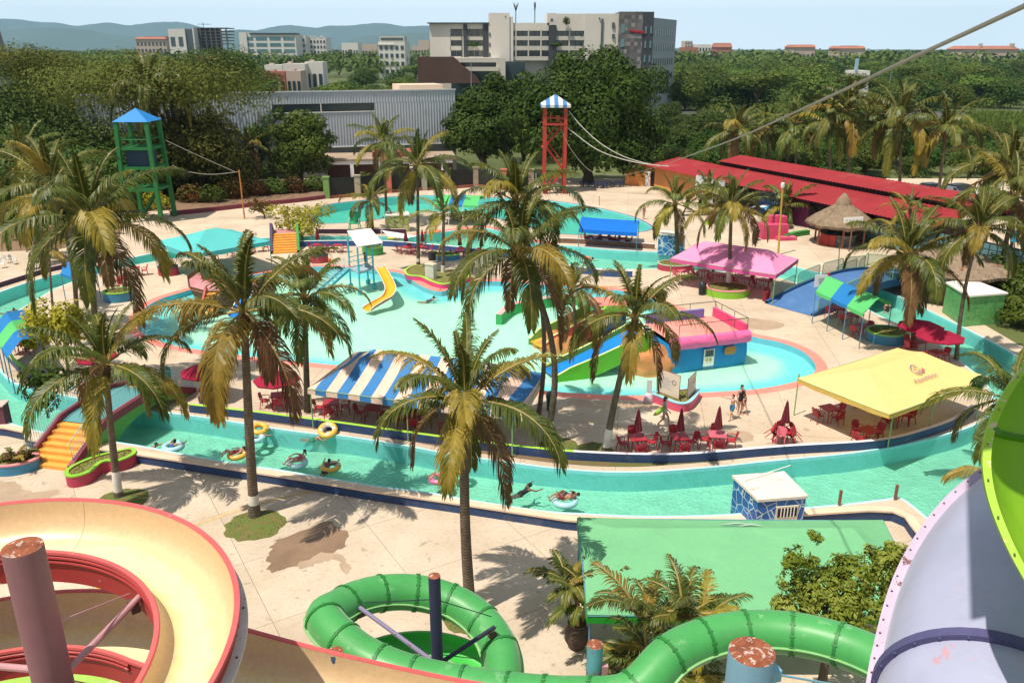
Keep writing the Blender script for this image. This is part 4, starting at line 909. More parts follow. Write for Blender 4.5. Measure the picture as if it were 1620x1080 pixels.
tower_block('low_building', 'pale hazy building right behind the left edge of the hotel', 1000, 651, 679, 73, m_farcream, m_farcream, 2, 6, extras=[('upper_floor', m_farcream, 662, 679, 64, 73, 0, 10)])
tower_block('apartment_building', 'hazy cream apartment tower right of the grey tower', 1400, 1084, 1096, 65, m_farcream, m_terr, 6, 3, extras=[('low_wing', m_terr, 1078, 1104, 75, None, 2, 20)])
tower_block('apartment_building', 'hazy white apartment block right of the cream tower on the horizon', 1400, 1097, 1125, 70.5, m_farwhite, m_farwhite, 2, 6)
tower_block('hotel_building', 'reddish stepped building on the horizon right of the grey tower', 1300, 1133, 1158, 75, m_terr, m_terr, 1, 5, roofh=6)
tower_block('house', 'red roofed house on the horizon right of the tall tree', 900, 1256, 1290, 75, m_farcream, m_terr, 1, 5, roofh=2.5, extras=[('upper_floor', m_terr, 1280, 1288, 71, 76, -2, 8)])
tower_block('house', 'red roofed house on the horizon above the blue chapel tower', 900, 1328, 1369, 77, m_farcream, m_terr, 1, 5, roofh=2.5, extras=[('upper_floor', m_terr, 1335, 1360, 72.5, 77, -2, 8)])
tower_block('house', 'wide terracotta roofed building on the horizon at the right edge', 850, 1522, 1612, 78, m_farcream, m_terr, 1, 9, roofh=3, extras=[('upper_floor', m_terr, 1575, 1604, 73, 78, -2, 9), ('chimney', m_farcream, 1551, 1555, 69, 76, 0, 3), ('chimney', m_farcream, 1600, 1606, 69, 76, 0, 3)])
for k, (x0, x1, y0, dd, mt, lab) in enumerate([(447, 482, 101, 345, m_farwhite, 'white flat roofed house in the clearing left of the hotel'), (482, 510, 98, 350, m_farwhite, 'white house with dark window at the right end of the clearing'), (418, 446, 103, 360, m_farwhite, 'pale house at the left end of the clearing'), (420, 450, 113, 330, m_terr, 'terracotta roofed house low in the clearing'), (452, 475, 112, 325, m_farcream, 'cream walled house low in the clearing'), (308, 330, 90, 420, m_terr, 'terracotta roof among the trees left of the clearing')]):
    tower_block('house', lab, dd, x0, x1, y0, mt, m_terr, 1, 3, depth=9, extras=[('roof_tank', m_farcream, x0 + 6, x0 + 12, y0 - 3, y0 + 1, -2, 3)])
root = thing('chapel', 'small white house with blue tower in the woods at the right', 'house', (Y(1362, 120, 330).x, 330, -1.3)); P = PX(330)
part(root, 'wall', m_farwhite, lambda mb: (P.put(mb, 1350, 1377, 112, None, 0, 8), P.put(mb, 1333, 1372, 124, None, 2, 6)))
part(root, 'tower', M('pale_blue', (.30, .48, .58), .6, .1), lambda mb: P.put(mb, 1355, 1359, 93, 112, .3, 1.2))
part(root, 'blue_wing', M('steel_blue', (.12, .17, .22), .7, .2), lambda mb: P.put(mb, 1332, 1350, 122, None, 3, 5))
root = thing('chimney_tower', 'tall grey tapering tower cut by the left edge', 'tower', (Y(-4, 80, 190).x, 190, -1))
b = Y(-4, 80, 190); mb = MB(); mb.lathe((0, 0, 0), [(1.9, 0), (1.75, b.z), (.9, b.z + 8), (.5, b.z + 12), (0, b.z + 12)], 12); mb.build('shaft', M('grey_tower', (.22, .21, .22), .8, .1), root)
mb = MB(); mb.lathe((0, 0, 0), [(2.6, b.z - 1), (2.7, b.z + .2), (1.7, b.z + .6)], 12); mb.build('base_roof', m_terr, root)
for k, (px, py, dd, hh, lab) in enumerate([(745, 97, 235, 6.5, 'grey street lamp in front of the hotel podium'), (1411, 107, 300, 9, 'pale leaning lamp post in the woods at the right'), (1568, 140, 230, 7, 'pale blue lamp post by the hotel corner')][:2]):
    t_ = Y(px, py, dd); root = thing('street_lamp', lab, 'street lamp', (t_.x, dd, t_.z - hh))
    mb = MB(); mb.bar((0, 0, 0), (0, 0, hh), .11, 6, .07); mb.build('pole', m_tower, root)
    mb = MB(); mb.tube([(0, 0, hh), (.5, 0, hh + .25), (1.3, 0, hh + .3)], .06, 5); mb.box((1.5, 0, hh + .27), (.6, .25, .12)); mb.build('lamp_head', m_tower, root)
mb = MB(); P0 = G(1000, 193.5, 1); x0 = P0.x; y0 = 246
mb.box(((x0 + 80) / 2 + 10, y0 + 4, -.2), (130, 9, 2.2)); struct('road', mb, M('asphalt', (.055, .055, .055), .9, .2, .5), smooth=False)
mb = MB(); mb.box(((x0 + 80) / 2 + 10, y0 - .6, .2), (130, .25, 1.6)); mb.build('road_barrier', M('barrier', (.28, .27, .24), .8, .1), label='grey barrier along the road beyond the red roof', cat='barrier', loc=((x0 + 80) / 2 + 10, y0 - .6, -1), smooth=False)
m_tyre = M('tyre_rubber', (.02, .02, .02), .9, .1); m_rim = M('rim', (.4, .4, .42), .35, .1, metal=.8)
def car(loc, rz, label, paint, long=4.2, tall=1.45, suv=False):
    root = thing('parked_car' if 'road' not in label else 'car', label, 'car', loc, rz)
    prof = [(-.5, .28), (-.5, .55), (-.47, .62), (-.36, .66), (-.22, .98), (.18, 1.0), (.34, .68), (.47, .6), (.5, .42), (.5, .28)] if not suv else [(-.5, .3), (-.5, .6), (-.48, .66), (-.44, .95), (-.1, 1.0), (.14, .98), (.27, .7), (.47, .64), (.5, .45), (.5, .3)]
    mb = MB(); W_ = .85
    def ring(k, wy): return [Vector((x * long, wy * (1 if z < .68 else .82), z * tall)) for x, z in prof]
    mb.grid([ring(0, -W_), ring(0, W_)]); mb.face(ring(0, -W_)); mb.face(ring(0, W_)[::-1]); mb.build('body', paint, root, ang=25)
    g = MB()
    for sy in (-1, 1):
        yy = sy * (W_ * .83 + .02); pts = [p for p in prof if p[1] > .65]; xs = sorted(pts)
        g.face([(xs[0][0] * long * .9, yy * 1.02, .7 * tall), (xs[-1][0] * long * .86, yy * 1.02, .7 * tall), (xs[-2][0] * long * .9, yy, .94 * tall), (xs[1][0] * long * .95, yy, .94 * tall)])
    a, c = [p for p in prof if p[1] > .65][-1], [p for p in prof if p[1] > .65][-2]
    g.face([(a[0] * long * .98 + .03, -.62, a[1] * tall + .04), (a[0] * long * .98 + .03, .62, a[1] * tall + .04), (c[0] * long * 1.02 + .06, .56, c[1] * tall * .965), (c[0] * long * 1.02 + .06, -.56, c[1] * tall * .965)])
    a, c = [p for p in prof if p[1] > .65][0], [p for p in prof if p[1] > .65][1]
    g.face([(a[0] * long - .02, .62, a[1] * tall + .04), (a[0] * long - .02, -.62, a[1] * tall + .04), (c[0] * long - .05, -.56, c[1] * tall * .95), (c[0] * long - .05, .56, c[1] * tall * .95)])
    g.build('window', m_glass, root, smooth=False)
    for sx in (-.31, .31):
        for sy in (-1, 1):
            wmb = MB(); wmb.torus((0, 0, 0), .24, .09, 16, 8, q=Matrix.Rotation(rad(90), 3, 'X')); wo = wmb.build('tyre', m_tyre, None); 
            wo.parent = root; wo.location = (sx * long, sy * W_ * .93, .32)
            rm = MB(); rm.lathe((0, 0, 0), [(0, -.04), (.19, -.05), (.2, .05), (0, .04)], 12); ro = rm.build('rim', m_rim, wo); ro.rotation_euler = (rad(90), 0, 0)
    for sy in (-1, 1):
        l = MB(); l.box((long * .5, sy * .6, .5 * tall), (.06, .3, .14)); l.build('headlight', m_white, root, smooth=False)
    return root
m_carw = M('car_white', (.72, .72, .72), .25, .03, spec=.6); m_cars = M('car_silver', (.35, .36, .38), .3, .05, metal=.5); m_card = M('car_dark', (.03, .03, .04), .25, .1, spec=.6)
car((Y(1238, 190, y0 + 2).x, y0 + 2, .9), 0, 'white car driving on the road behind the palms', m_carw)
for (px, py, rz, lab, pt, suv) in ((1495, 309, rad(20), 'silver white parked car behind the right end of the red roof', m_carw, False), (1550, 312, rad(25), 'white parked sport utility car nearest the end of the red roof', m_carw, True), (1470, 303, rad(15), 'dark parked car in the shade behind the red roof', m_card, False), (1520, 304, rad(15), 'dark blue parked car between the two white ones', m_card, True)):
    car(G(px, py + 3, -.3), rz, lab, pt, suv=suv)
e0, e1 = G(1090, 275, 3.2), G(1485, 359, 3.2); u = (e1 - e0).normalized(); n_ = Vector((-u.y, u.x, 0)); Lr = (e1 - e0).length
rb = thing('pool_house', 'long low building with faded red corrugated roofs along the far right side', 'building', (e0.x, e0.y, 0))
ang = math.atan2(u.y, u.x)
def lb(mb, s0, s1, t0, t1, z0, z1, mi=0): mb.box(u * (s0 + s1) / 2 + n_ * (t0 + t1) / 2 + Vector((0, 0, (z0 + z1) / 2)), (s1 - s0, t1 - t0, z1 - z0), ang, mi)
def roofstrip(mb, s0, s1, t0, z0, t1, z1, pitch=.5):
    k = int((s1 - s0) / (pitch / 2)); A_, B_ = [], []
    for i in range(k + 1):
        s = s0 + (s1 - s0) * i / k; h = .035 if i % 2 else -.035
        A_.append(u * s + n_ * t0 + Vector((0, 0, z0 + h))); B_.append(u * s + n_ * t1 + Vector((0, 0, z1 + h)))
    mb.grid([A_, B_])
m_redroof = M('red_roof', (.28, .03, .036), .85, .2, .25, spec=.12, dirt=(.30, .085, .075), dscale=.3, damt=.6)
W2 = 4.7
mb = MB(); roofstrip(mb, -9, Lr, -.6, 3.2, W2, 4.1); mb.build('roof', m_redroof, rb, smooth=False)
mb = MB(); roofstrip(mb, 0, Lr + 4, W2 - .3, 4.62, W2 + 3.4, 5.2); mb.build('upper_roof', m_redroof, rb, smooth=False)
mb = MB(); lb(mb, .5, Lr + 3.5, W2 + .1, W2 + .3, 3.9, 4.66); mb.build('clerestory', M('gap_shade', (.025, .012, .012), .9, .3), rb, smooth=False)  # near-black strip stands in for the shade in the gap between roofs
mb = MB(); lb(mb, -8.5, Lr - .5, .6, .8, -.1, 3.2); lb(mb, Lr - .6, Lr - .4, .6, W2 + 3, -.1, 3.4); lb(mb, -8.5, -8.3, .6, W2, -.1, 3.4); mb.build('wall', M('plum_wall', (.12, .03, .07), .8, .3, .4), rb, smooth=False)
for s0, s1, col, nm in ((13, 16.5, (.03, .08, .22), 'painted_wall'), (16.7, 21, (.16, .025, .09), 'painted_wall'), (-8.4, 1.5, (.55, .24, .08), 'painted_wall')):
    mb = MB(); lb(mb, s0, s1, .5, .58, -.1, 3.15); mb.build(nm, M('wall_%d' % int(s0 * 10), col, .8, .25, .5), rb, smooth=False)
for s0, s1 in ((21.2, 25.5), (26.5, 30), (5, 12), (38, 46)):
    mb = MB(); lb(mb, s0, s1, .42, .55, .1, 2.7); mb.build('opening', M('gap_shade', (0, 0, 0)), rb, smooth=False)  # solid near-black panels painted as the unlit inside of the openings
mb = MB()
for k in range(26):
    for r_ in range(5): lb(mb, 27.5 + k * .75, 28.15 + k * .75, .3, .4, .15 + r_ * .5, .58 + r_ * .5)
mb.build('lockers', M('locker_teal', (.10, .22, .24), .5, .2, 1), rb, smooth=False)
o0 = G(1012, 296, 0); ob_ = thing('orange_building', 'orange painted building with white door at the left end of the red roof', 'building', o0)
mb = MB(); mb.box((3.0, 3, 1.45), (9, 5, 2.9), rad(-12)); mb.build('wall', M('orange_wall', (.62, .25, .07), .8, .15, .5), ob_, smooth=False)
mb = MB(); mb.box((3.0, 3, 2.98), (9.5, 5.6, .14), rad(-12)); mb.build('roof', m_redroof, ob_, smooth=False)
mb = MB(); mb.box((1.2, .82, 1.05), (.7, .1, 2.1), rad(-12)); mb.build('door', m_white, ob_, smooth=False)
mb = MB(); mb.box((2.0, .66, 1.05), (.75, .1, 2.1), rad(-12)); mb.build('doorway', M('gap_shade', (0, 0, 0)), ob_, smooth=False)  # doorway is a near-black panel, the unlit inside put into its colour
s0, s1 = G(1099, 321, 0), G(1143, 333, 0); sb = thing('screen_board', 'large blank white board standing in front of the red roofed building', 'board', s0)
dv = s1 - s0
mb = MB(); mb.beam((0, 0, 2.05), dv + Vector((0, 0, 2.05)), .12, 2.9); mb.build('panel', M('screen_white', (.50, .52, .56), .6, .05), sb, smooth=False)
for q in (Vector((0, .1, 0)), dv + Vector((0, .1, 0))): mb = MB(); mb.bar(q, q + Vector((0, 0, 3.4)), .05); mb.build('post', m_white, sb)
fence = thing('park_fence', 'dark mesh fence with coloured pillars along the far end of the park', 'fence', G(518, 314, 0))
fp = [(518, 314, (.16, .28, .08)), (567, 311, (.36, .28, .20)), (616, 305, (.50, .14, .09)), (672, 301, (.30, .28, .22)), (709, 299, (.34, .26, .20)), (753, 296, (.28, .22, .16)), (797, 300, (.50, .14, .09)), (840, 300, (.34, .26, .20))]
pp = [G(a, b, 0) for a, b, c in fp]; l0 = Vector(fence.location)
for k, ((a, b, c), p) in enumerate(zip(fp, pp)):
    mb = MB(); mb.box(p - l0 + Vector((0, 0, 1.35)), (.75, .6, 2.7)); mb.box(p - l0 + Vector((0, 0, 2.78)), (.9, .75, .16)); mb.build('pillar', M('pillar_%d' % k, c, .8, .2), fence, smooth=False)
    if k < len(pp) - 1:
        mb = MB(); mb.beam(p - l0 + Vector((0, 0, 1.5)), pp[k + 1] - l0 + Vector((0, 0, 1.5)), .06, 2.2); mb.build('panel', M('fence_mesh', (.022, .02, .018), .9, .3, 4), fence, smooth=False)
        mb = MB(); mb.beam(p - l0 + Vector((0, -.02, .2)), pp[k + 1] - l0 + Vector((0, -.02, .2)), .3, .4); mb.build('plinth', M('plinth_red', (.28, .10, .06), .85, .2), fence, smooth=False)
b0 = G(515, 300, 0); b0.y += 4; lbg = thing('service_building', 'low white building with flat brown roof behind the far fence', 'building', b0)
mb = MB(); mb.box((8, 4, 3.6), (19, 8, .3), rad(8)); mb.build('roof', M('brown_flat_roof', (.34, .25, .18), .9, .25, .3), lbg, smooth=False)
mb = MB(); mb.box((8.5, 4.2, 4.1), (6, 5, .7), rad(8)); mb.build('red_roof', M('rust_roof', (.36, .09, .07), .8, .2), lbg, smooth=False)
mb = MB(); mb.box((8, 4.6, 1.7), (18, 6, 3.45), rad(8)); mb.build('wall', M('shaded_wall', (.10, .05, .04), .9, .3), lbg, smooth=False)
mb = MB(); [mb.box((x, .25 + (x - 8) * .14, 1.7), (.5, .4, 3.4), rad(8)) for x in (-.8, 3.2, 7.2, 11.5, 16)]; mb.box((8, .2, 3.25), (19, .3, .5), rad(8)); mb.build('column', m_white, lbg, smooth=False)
k0 = [G(a, b, 0) for a, b in ((270, 341), (330, 335), (400, 327), (470, 320), (516, 314))]
mb = MB(); wall_path(mb, smooth_loop(k0, 3, False), .5, .4); mb.build('garden_kerb', M('maroon_kerb', (.20, .045, .06), .8, .2, 1), label='low maroon kerb along the back garden below the warehouse', cat='kerb', loc=k0[2])
mb = MB(); kk = [p + Vector((0, .3, .02)) for p in k0]; sheet(mb, ccw([Vector((p.x, p.y, 0)) for p in kk] + [G(520, 288, 0), G(240, 300, 0)]), [], .02); struct('garden_soil', mb, m_soil)
for nm, pts in (('garden_soil', [(1480, 470), (1500, 488), (1560, 515), (1620, 550), (1760, 640), (1900, 600), (1900, 460), (1600, 440)]), ('garden_soil', [(-200, 420), (0, 398), (90, 395), (190, 375), (195, 335), (120, 320), (-200, 330)])):
    mb = MB(); sheet(mb, ccw(GL(pts)), [], .012); struct(nm, mb, m_soil)
tb = G(876, 304, 0); rt = thing('slide_tower', 'tall red steel tower with striped blue and white pyramid roof', 'tower', tb)
m_red = M('red_steel', (.40, .04, .02), .55, .18, 1); mw = 1.35; th = 11.5
for sx, sy in ((-1, -1), (1, -1), (1, 1), (-1, 1)):
    mb = MB(); mb.box((sx * mw, sy * mw, th / 2), (.42, .42, th)); mb.build('leg', m_red, rt, smooth=False)
mb = MB(); mb.box((0, 0, 9.1), (3.2, 3.2, .22)); mb.build('platform', m_red, rt, smooth=False)
mb = MB()
for z in (th - .15, 9.9): [mb.box((sx * mw if sx else 0, sy * mw if sy else 0, z), (.12 if sx else 3.1, .12 if sy else 3.1, .16)) for sx, sy in ((1, 0), (-1, 0), (0, 1), (0, -1))]
mb.build('rail', m_red, rt, smooth=False)
mb = MB(); mb.face([(-1.95, -1.95, th + .1), (1.95, -1.95, th + .1), (0, 0, th + 1.35)]); mb.face([(1.95, -1.95, th + .1), (1.95, 1.95, th + .1), (0, 0, th + 1.35)]); mb.face([(1.95, 1.95, th + .1), (-1.95, 1.95, th + .1), (0, 0, th + 1.35)]); mb.face([(-1.95, 1.95, th + .1), (-1.95, -1.95, th + .1), (0, 0, th + 1.35)])
mb.grid([[(-1.95, -1.95, th - .25), (1.95, -1.95, th - .25), (1.95, 1.95, th - .25), (-1.95, 1.95, th - .25), (-1.95, -1.95, th - .25)], [(-1.95, -1.95, th + .1), (1.95, -1.95, th + .1), (1.95, 1.95, th + .1), (-1.95, 1.95, th + .1), (-1.95, -1.95, th + .1)]])
mb.build('roof', stripes('tower_stripes', (.06, .22, .50), (.74, .62, .56), 'X', 1.1, .18), rt, smooth=False)
for k, (za, zb, s) in enumerate(((.1, 3.1, 1), (3.1, 6.1, -1), (6.1, 9.0, 1))):
    mb = MB(); x0, x1 = -1.2 * s, 1.2 * s; yy = -1.1 + .8 * k
    for sy in (-.4, .4): mb.beam((x0, yy + sy, za), (x1, yy + sy, zb), .1, .28); mb.bar((x0, yy + sy, za + .9), (x1, yy + sy, zb + .9), .05)
    for i in range(11): t = (i + .5) / 11; mb.box((x0 + (x1 - x0) * t, yy, za + (zb - za) * t), (.3, .8, .06))
    mb.build('stair_flight', m_red, rt, smooth=False)
    mb = MB(); mb.box((x1 + .25 * s, 0, zb - .05), (.6, 2.6, .1)); mb.build('landing', m_red, rt, smooth=False)
mb = MB(); mb.tube([(-.6, -.9, 9.2), (-.6, -.9, 10.6), (-.8, -.9, 10.7)], .05, 6); mb.box((.4, 0, 9.7), (.5, .5, .9)); mb.build('launch_frame', M('ochre_steel', (.45, .22, .04), .6, .2), rt)
tb = G(240, 347, 0); gt = thing('water_tower', 'green steel tower with bright blue pyramid roof at the left', 'tower', tb); m_gst = M('green_steel', (.016, .15, .035), .55, .2, 1)
th = 11.0; bw, tw = 1.95, 1.65
for sx, sy in ((-1, -1), (1, -1), (1, 1), (-1, 1)):
    mb = MB(); mb.beam((sx * bw, sy * bw, 0), (sx * tw, sy * tw, th), .42, .42); mb.build('leg', m_gst, gt, smooth=False)
for z in (3.6, 6.0, 8.1):
    k = bw + (tw - bw) * z / th; mb = MB(); mb.box((0, 0, z), (2 * k, 2 * k, .14)) if z != 6.0 else None
    for sx, sy in ((1, 0), (-1, 0), (0, 1), (0, -1)): mb.box((sx * k, sy * k, z + .02), (.2 if sx else 2 * k, .2 if sy else 2 * k, .3))
    mb.build('platform' if z != 6.0 else 'brace_ring', m_gst, gt, smooth=False)
mb = MB(); [mb.bar((sx * 1.7, -1.7, 9.1), (sx * 1.7, 1.7, 9.1), .06) for sx in (-1, 1)]; [mb.bar((-1.7, sy * 1.7, 9.1), (1.7, sy * 1.7, 9.1), .06) for sy in (-1, 1)]; mb.build('railing', m_gst, gt)
mb = MB(); mb.box((0, -.2, 7.0), (2.5, 2.2, 1.7)); mb.build('tank', M('tank_blue', (.012, .045, .09), .6, .3), gt, smooth=False)
mb = MB(); c4 = [(-1.95, -1.95, th), (1.95, -1.95, th), (1.95, 1.95, th), (-1.95, 1.95, th)]; ap = (0, 0, th + 1.35)
for i in range(4): mb.face([c4[i], c4[(i + 1) % 4], ap])
mb.face(c4[::-1]); mb.build('roof', M('bright_blue_cloth', (.01, .20, .55), .6, .12, .6), gt, smooth=False)
mb = MB()
for i in range(9): t = i / 9; mb.box((-1.2 + 2.2 * t, .6, .3 + 3.2 * t), (.3, .9, .08))
for sy in (.2, 1.0): mb.beam((-1.3, sy, .1), (1.1, sy, 3.6), .08, .25)
mb.build('stair_flight', m_gst, gt, smooth=False)
def cable(label, pts, r, name='steel_cable'):
    mb = MB(); P = smooth_loop(pts, 5, False); mb.tube(P, r, 6); mb.build(name, M('pale_rope', (.55, .52, .46), .8) if name == 'rope' else M('steel_rope', (.30, .27, .23), .5, .15, 5, metal=.4), label=label, cat='cable', loc=P[0])
def tline(pxs, t0, t1): 
    out = []; n = len(pxs) - 1
    for k, (a, b) in enumerate(pxs): s = (a - pxs[0][0]) / (pxs[-1][0] - pxs[0][0]); out.append(D(a, b, 1 / ((1 - s) / t0 + s / t1)))
    return out
main = tline([(1700, -28), (1560, 38), (1410, 107), (1345, 138), (1240, 186), (1170, 217), (1100, 243), (1040, 264)], 6.5, 100)
main += [D(985, 277, 103), D(940, 273, 106), D(915, 252, 108), D(895, 222, 109), D(886, 196, 109.3)]
cable('thick steel cable crossing the sky from the upper right down to the red tower', main, .027)
cable('upper thin cable from the red tower to the red roof', [D(900, 176, 109.3), D(920, 200, 109.3), D(950, 227, 109.3), D(985, 247, 109.3), D(1020, 258, 109.3), D(1046, 263, 109.3)], .055, 'rope')
cable('lower thin cable from the red tower platform to the red roof', [D(886, 192, 109.3), D(910, 212, 109.3), D(945, 237, 109.3), D(985, 252, 109.3), D(1025, 260, 109.3), D(1058, 263, 109.3)], .055, 'rope')
cable('thin wire from the green tower down to the orange pole', [Y(262, 222, 93), Y(300, 240, 93), Y(340, 258, 93), Y(372, 272, 93)], .035)
cable('sagging wire between the green tower and the orange pole', [Y(272, 262, 93), Y(300, 272, 93), Y(335, 276, 93), Y(376, 272, 93)], .035)
def pole(px, py, top, label, mat, r=.07, lamp=False, z=0):
    b = G(px, py, z); h = Y(top[0], top[1], b.y).z - z; root = thing('lamp_post' if lamp else 'pole', label, 'lamp post' if lamp else 'pole', b)
    mb = MB(); mb.tube([(0, 0, 0), (Y(top[0], top[1], b.y).x - b.x, 0, h)], [r, r * .75], 8); mb.build('post', mat, root)
    mb = MB(); dx = Y(top[0], top[1], b.y).x - b.x
    if lamp: mb.lathe((dx, 0, h - .05), [(0, .55), (.16, .5), (.2, .2), (.12, 0), (0, 0)], 10); mb.build('lamp_head', m_white, root)
    else: mb.bar((dx, 0, h - .15), (dx, 0, h + .03), r * 1.1, 8); mb.build('cap', mat, root)
m_ypole = M('yellow_pole', (.50, .30, .06), .6, .2, 3); m_opole = M('orange_pole', (.55, .20, .05), .6, .2, 3)
pole(1231, 403, (1238, 297), 'yellow lamp post with white lamp behind the pink tent', m_ypole, .11, True)
pole(387, 346, (378, 270), 'leaning orange pole on the far deck left', m_opole, .09)
pole(1046, 292, (1047, 262), 'yellow pole at the corner of the orange building', m_ypole, .08)
pole(849, 312, (848, 275), 'short grey green post left of the red tower', M('grey_green', (.25, .27, .2), .7, .2), .09)
pole(1326, 432, (1328, 392), 'thin rusty post by the thatched bar', M('rusty_post', (.22, .10, .06), .8, .3), .05)
pole(948, 325, (948, 311), 'thin short post at the edge of the far pool', M('rusty_post', (0, 0, 0)), .04)
def tent(name, label, corners, ridge, mat, vmat=None, val=.24, poles=None, pmat=None, psize=.035, sag=.10, group=None, vstripe=False, zg=0.0):
    """hipped cloth roof: corners in order round the eaves, ridge = (a, b) nearest to edges (0-3) side and (1-2) side"""
    C = [Vector(c) for c in corners]; c0 = sum((Vector((c.x, c.y, 0)) for c in C), Vector()) / 4; c0.z = zg
    root = thing(name, label, 'tent' if 'canopy' not in name else 'canopy', c0, 0, group)
    C = [c - c0 for c in C]; ra, rb_ = [Vector(r) - c0 for r in ridge]
    mb = MB(); n = 10
    def patch(e0, e1, t0, t1):
        P = []
        for i in range(n + 1):
            s = i / n; a = e0.lerp(e1, s); b = t0.lerp(t1, s); a = a + Vector((0, 0, -.06 * math.sin(math.pi * s)))
            P.append([a.lerp(b, j / 6) + Vector((0, 0, -sag * math.sin(math.pi * j / 6) * (.55 + .45 * math.sin(math.pi * s)))) for j in range(7)])
        mb.grid(P)
    patch(C[0], C[1], ra, rb_); patch(C[2], C[3], rb_, ra); patch(C[1], C[2], rb_, rb_); patch(C[3], C[0], ra, ra)
    mb.build('roof', mat, root, ang=20)
    mb = MB(); ctr = sum(C, Vector()) / 4
    for i in range(4):
        a, b = C[i], C[(i + 1) % 4]; P0, P1 = [], []
        for k in range(n + 1):
            s = k / n; p = a.lerp(b, s) + Vector((0, 0, -.06 * math.sin(math.pi * s))); o = (p - ctr); o.z = 0; o = o.normalized() * .015
            P0.append(p + o); P1.append(p + o * 2.5 + Vector((0, 0, -val * (1 + .10 * math.sin(k * 2.1 + i)))))
        mb.grid([P0, P1])
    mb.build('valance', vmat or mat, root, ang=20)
    for p in (poles if poles is not None else C):
        p = Vector(p) if poles is None else Vector(p) - c0
        q = Vector((p.x, p.y, p.z)); inn = (ctr - q); inn.z = 0; q = q + inn.normalized() * .05
        mb = MB(); mb.bar((q.x, q.y, 0), (q.x, q.y, q.z - .02), psize, 8); mb.build('pole', pmat or m_green, root)
    mb = MB()
    for i in range(4):
        a, b = C[i], C[(i + 1) % 4]; mb.bar(a + Vector((0, 0, -.05)), b + Vector((0, 0, -.05)), .025, 6)
    mb.build('eave_frame', pmat or m_green, root)
    return root
def cloth(name, col, var=.07, tr=.08):
    m = M(name, col, .75, var, .6, spec=.2, dirt=sc(col, .82), dscale=.5, damt=.6); nt = m.node_tree; b = nt.nodes['Principled BSDF']; out = nt.nodes['Material Output']
    bumpn(nt, b, noise(nt, coords(nt), 2.3, 3), .5, .06)
    t = nt.nodes.new('ShaderNodeBsdfTranslucent'); t.inputs[0].default_value = rgb(col); mx = nt.nodes.new('ShaderNodeMixShader'); mx.inputs[0].default_value = tr
    nt.links.new(b.outputs[0], mx.inputs[1]); nt.links.new(t.outputs[0], mx.inputs[2]); nt.links.new(mx.outputs[0], out.inputs[0]); return m
m_pole_g = M('pale_green_pole', (.22, .36, .16), .5, .15, 3)
m_pole_b = M('blue_pole', (.10, .22, .34), .5, .15, 3)
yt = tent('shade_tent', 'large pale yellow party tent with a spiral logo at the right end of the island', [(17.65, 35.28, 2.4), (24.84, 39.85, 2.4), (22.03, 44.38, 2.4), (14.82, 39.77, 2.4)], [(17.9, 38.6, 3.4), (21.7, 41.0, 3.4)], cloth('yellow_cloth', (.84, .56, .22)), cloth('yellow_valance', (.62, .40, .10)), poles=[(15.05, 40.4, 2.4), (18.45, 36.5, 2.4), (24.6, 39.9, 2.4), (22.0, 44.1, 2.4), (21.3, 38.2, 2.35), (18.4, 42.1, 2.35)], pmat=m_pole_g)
def text_on(root, txt, center, right, up, size, mat, name='lettering', off=.02):
    cu = bpy.data.curves.new(name, 'FONT'); cu.body = txt; cu.size = size; cu.align_x = 'CENTER'; cu.align_y = 'CENTER'; cu.extrude = .003
    o = bpy.data.objects.new(name, cu); COL.objects.link(o)
    dg = bpy.context.evaluated_depsgraph_get(); me = bpy.data.meshes.new_from_object(o.evaluated_get(dg)); bpy.data.objects.remove(o)
    r = Vector(right).normalized(); u_ = Vector(up); u_ = (u_ - r * u_.dot(r)).normalized(); n = r.cross(u_)
    me.materials.clear(); me.materials.append(mat)
    ob = bpy.data.objects.new(name, me); COL.objects.link(ob); ob.parent = root
    q = Matrix((r, u_, n)).transposed().to_4x4(); q.translation = Vector(center) + n * off; ob.matrix_local = q; return ob
c0 = Vector(yt.location); r_ = (Vector((24.84, 39.85, 0)) - Vector((17.65, 35.28, 0))).normalized(); upv = Vector((22.2, 41.2, 3.45)) - (Vector((17.65, 35.28, 2.4)).lerp(Vector((24.84, 39.85, 2.4)), .62)); upv = Vector((-r_.y, r_.x, 0)) * 3 + Vector((0, 0, 1.0))
m_ink = M('logo_ink', (.20, .16, .22), .7, .1); m_ink2 = M('logo_red', (.60, .10, .08), .7, .1)
def on_roof(px, py):       # point of the front roof plane under a picture position
    P0, P1, P2 = Vector((17.65, 35.28, 2.4)), Vector((24.84, 39.85, 2.4)), Vector((22.2, 41.2, 3.45)); nn = (P1 - P0).cross(P2 - P0); r = ray(px, py); t = nn.dot(P0 - Vector((0, 0, CZ))) / nn.dot(r); return Vector((0, 0, CZ)) + r * t - c0
pl_n = (Vector((24.84, 39.85, 2.4)) - Vector((17.65, 35.28, 2.4))).cross(Vector((22.2, 41.2, 3.45)) - Vector((17.65, 35.28, 2.4))).normalized()
upv = pl_n.cross(r_)
text_on(yt, 'Aquaventuras', on_roof(1465, 596), r_, upv, .34, m_ink, off=-.035)
mb = MB(); ctr = on_roof(1451, 583) - pl_n * .04
for k, (R0, a0, a1, w_) in enumerate(((.36, 40, 330, .028), (.2, 200, 480, .028))):
    A_, B_ = [], []
    for i in range(25):
        a = rad(a0 + (a1 - a0) * i / 24); q = R0 * (1 - .25 * i / 24); d = r_ * math.cos(a) + upv * math.sin(a); A_.append(ctr + d * (q - w_)); B_.append(ctr + d * (q + w_))
    mb.grid([A_, B_], mi=0)
mb.face([ctr + r_ * .22 - upv * .3, ctr + r_ * .45 - upv * .2, ctr + r_ * .42 + upv * .05, ctr + r_ * .28 - upv * .1], 1)
mb.build('logo', [m_ink, m_ink2], yt, smooth=False)
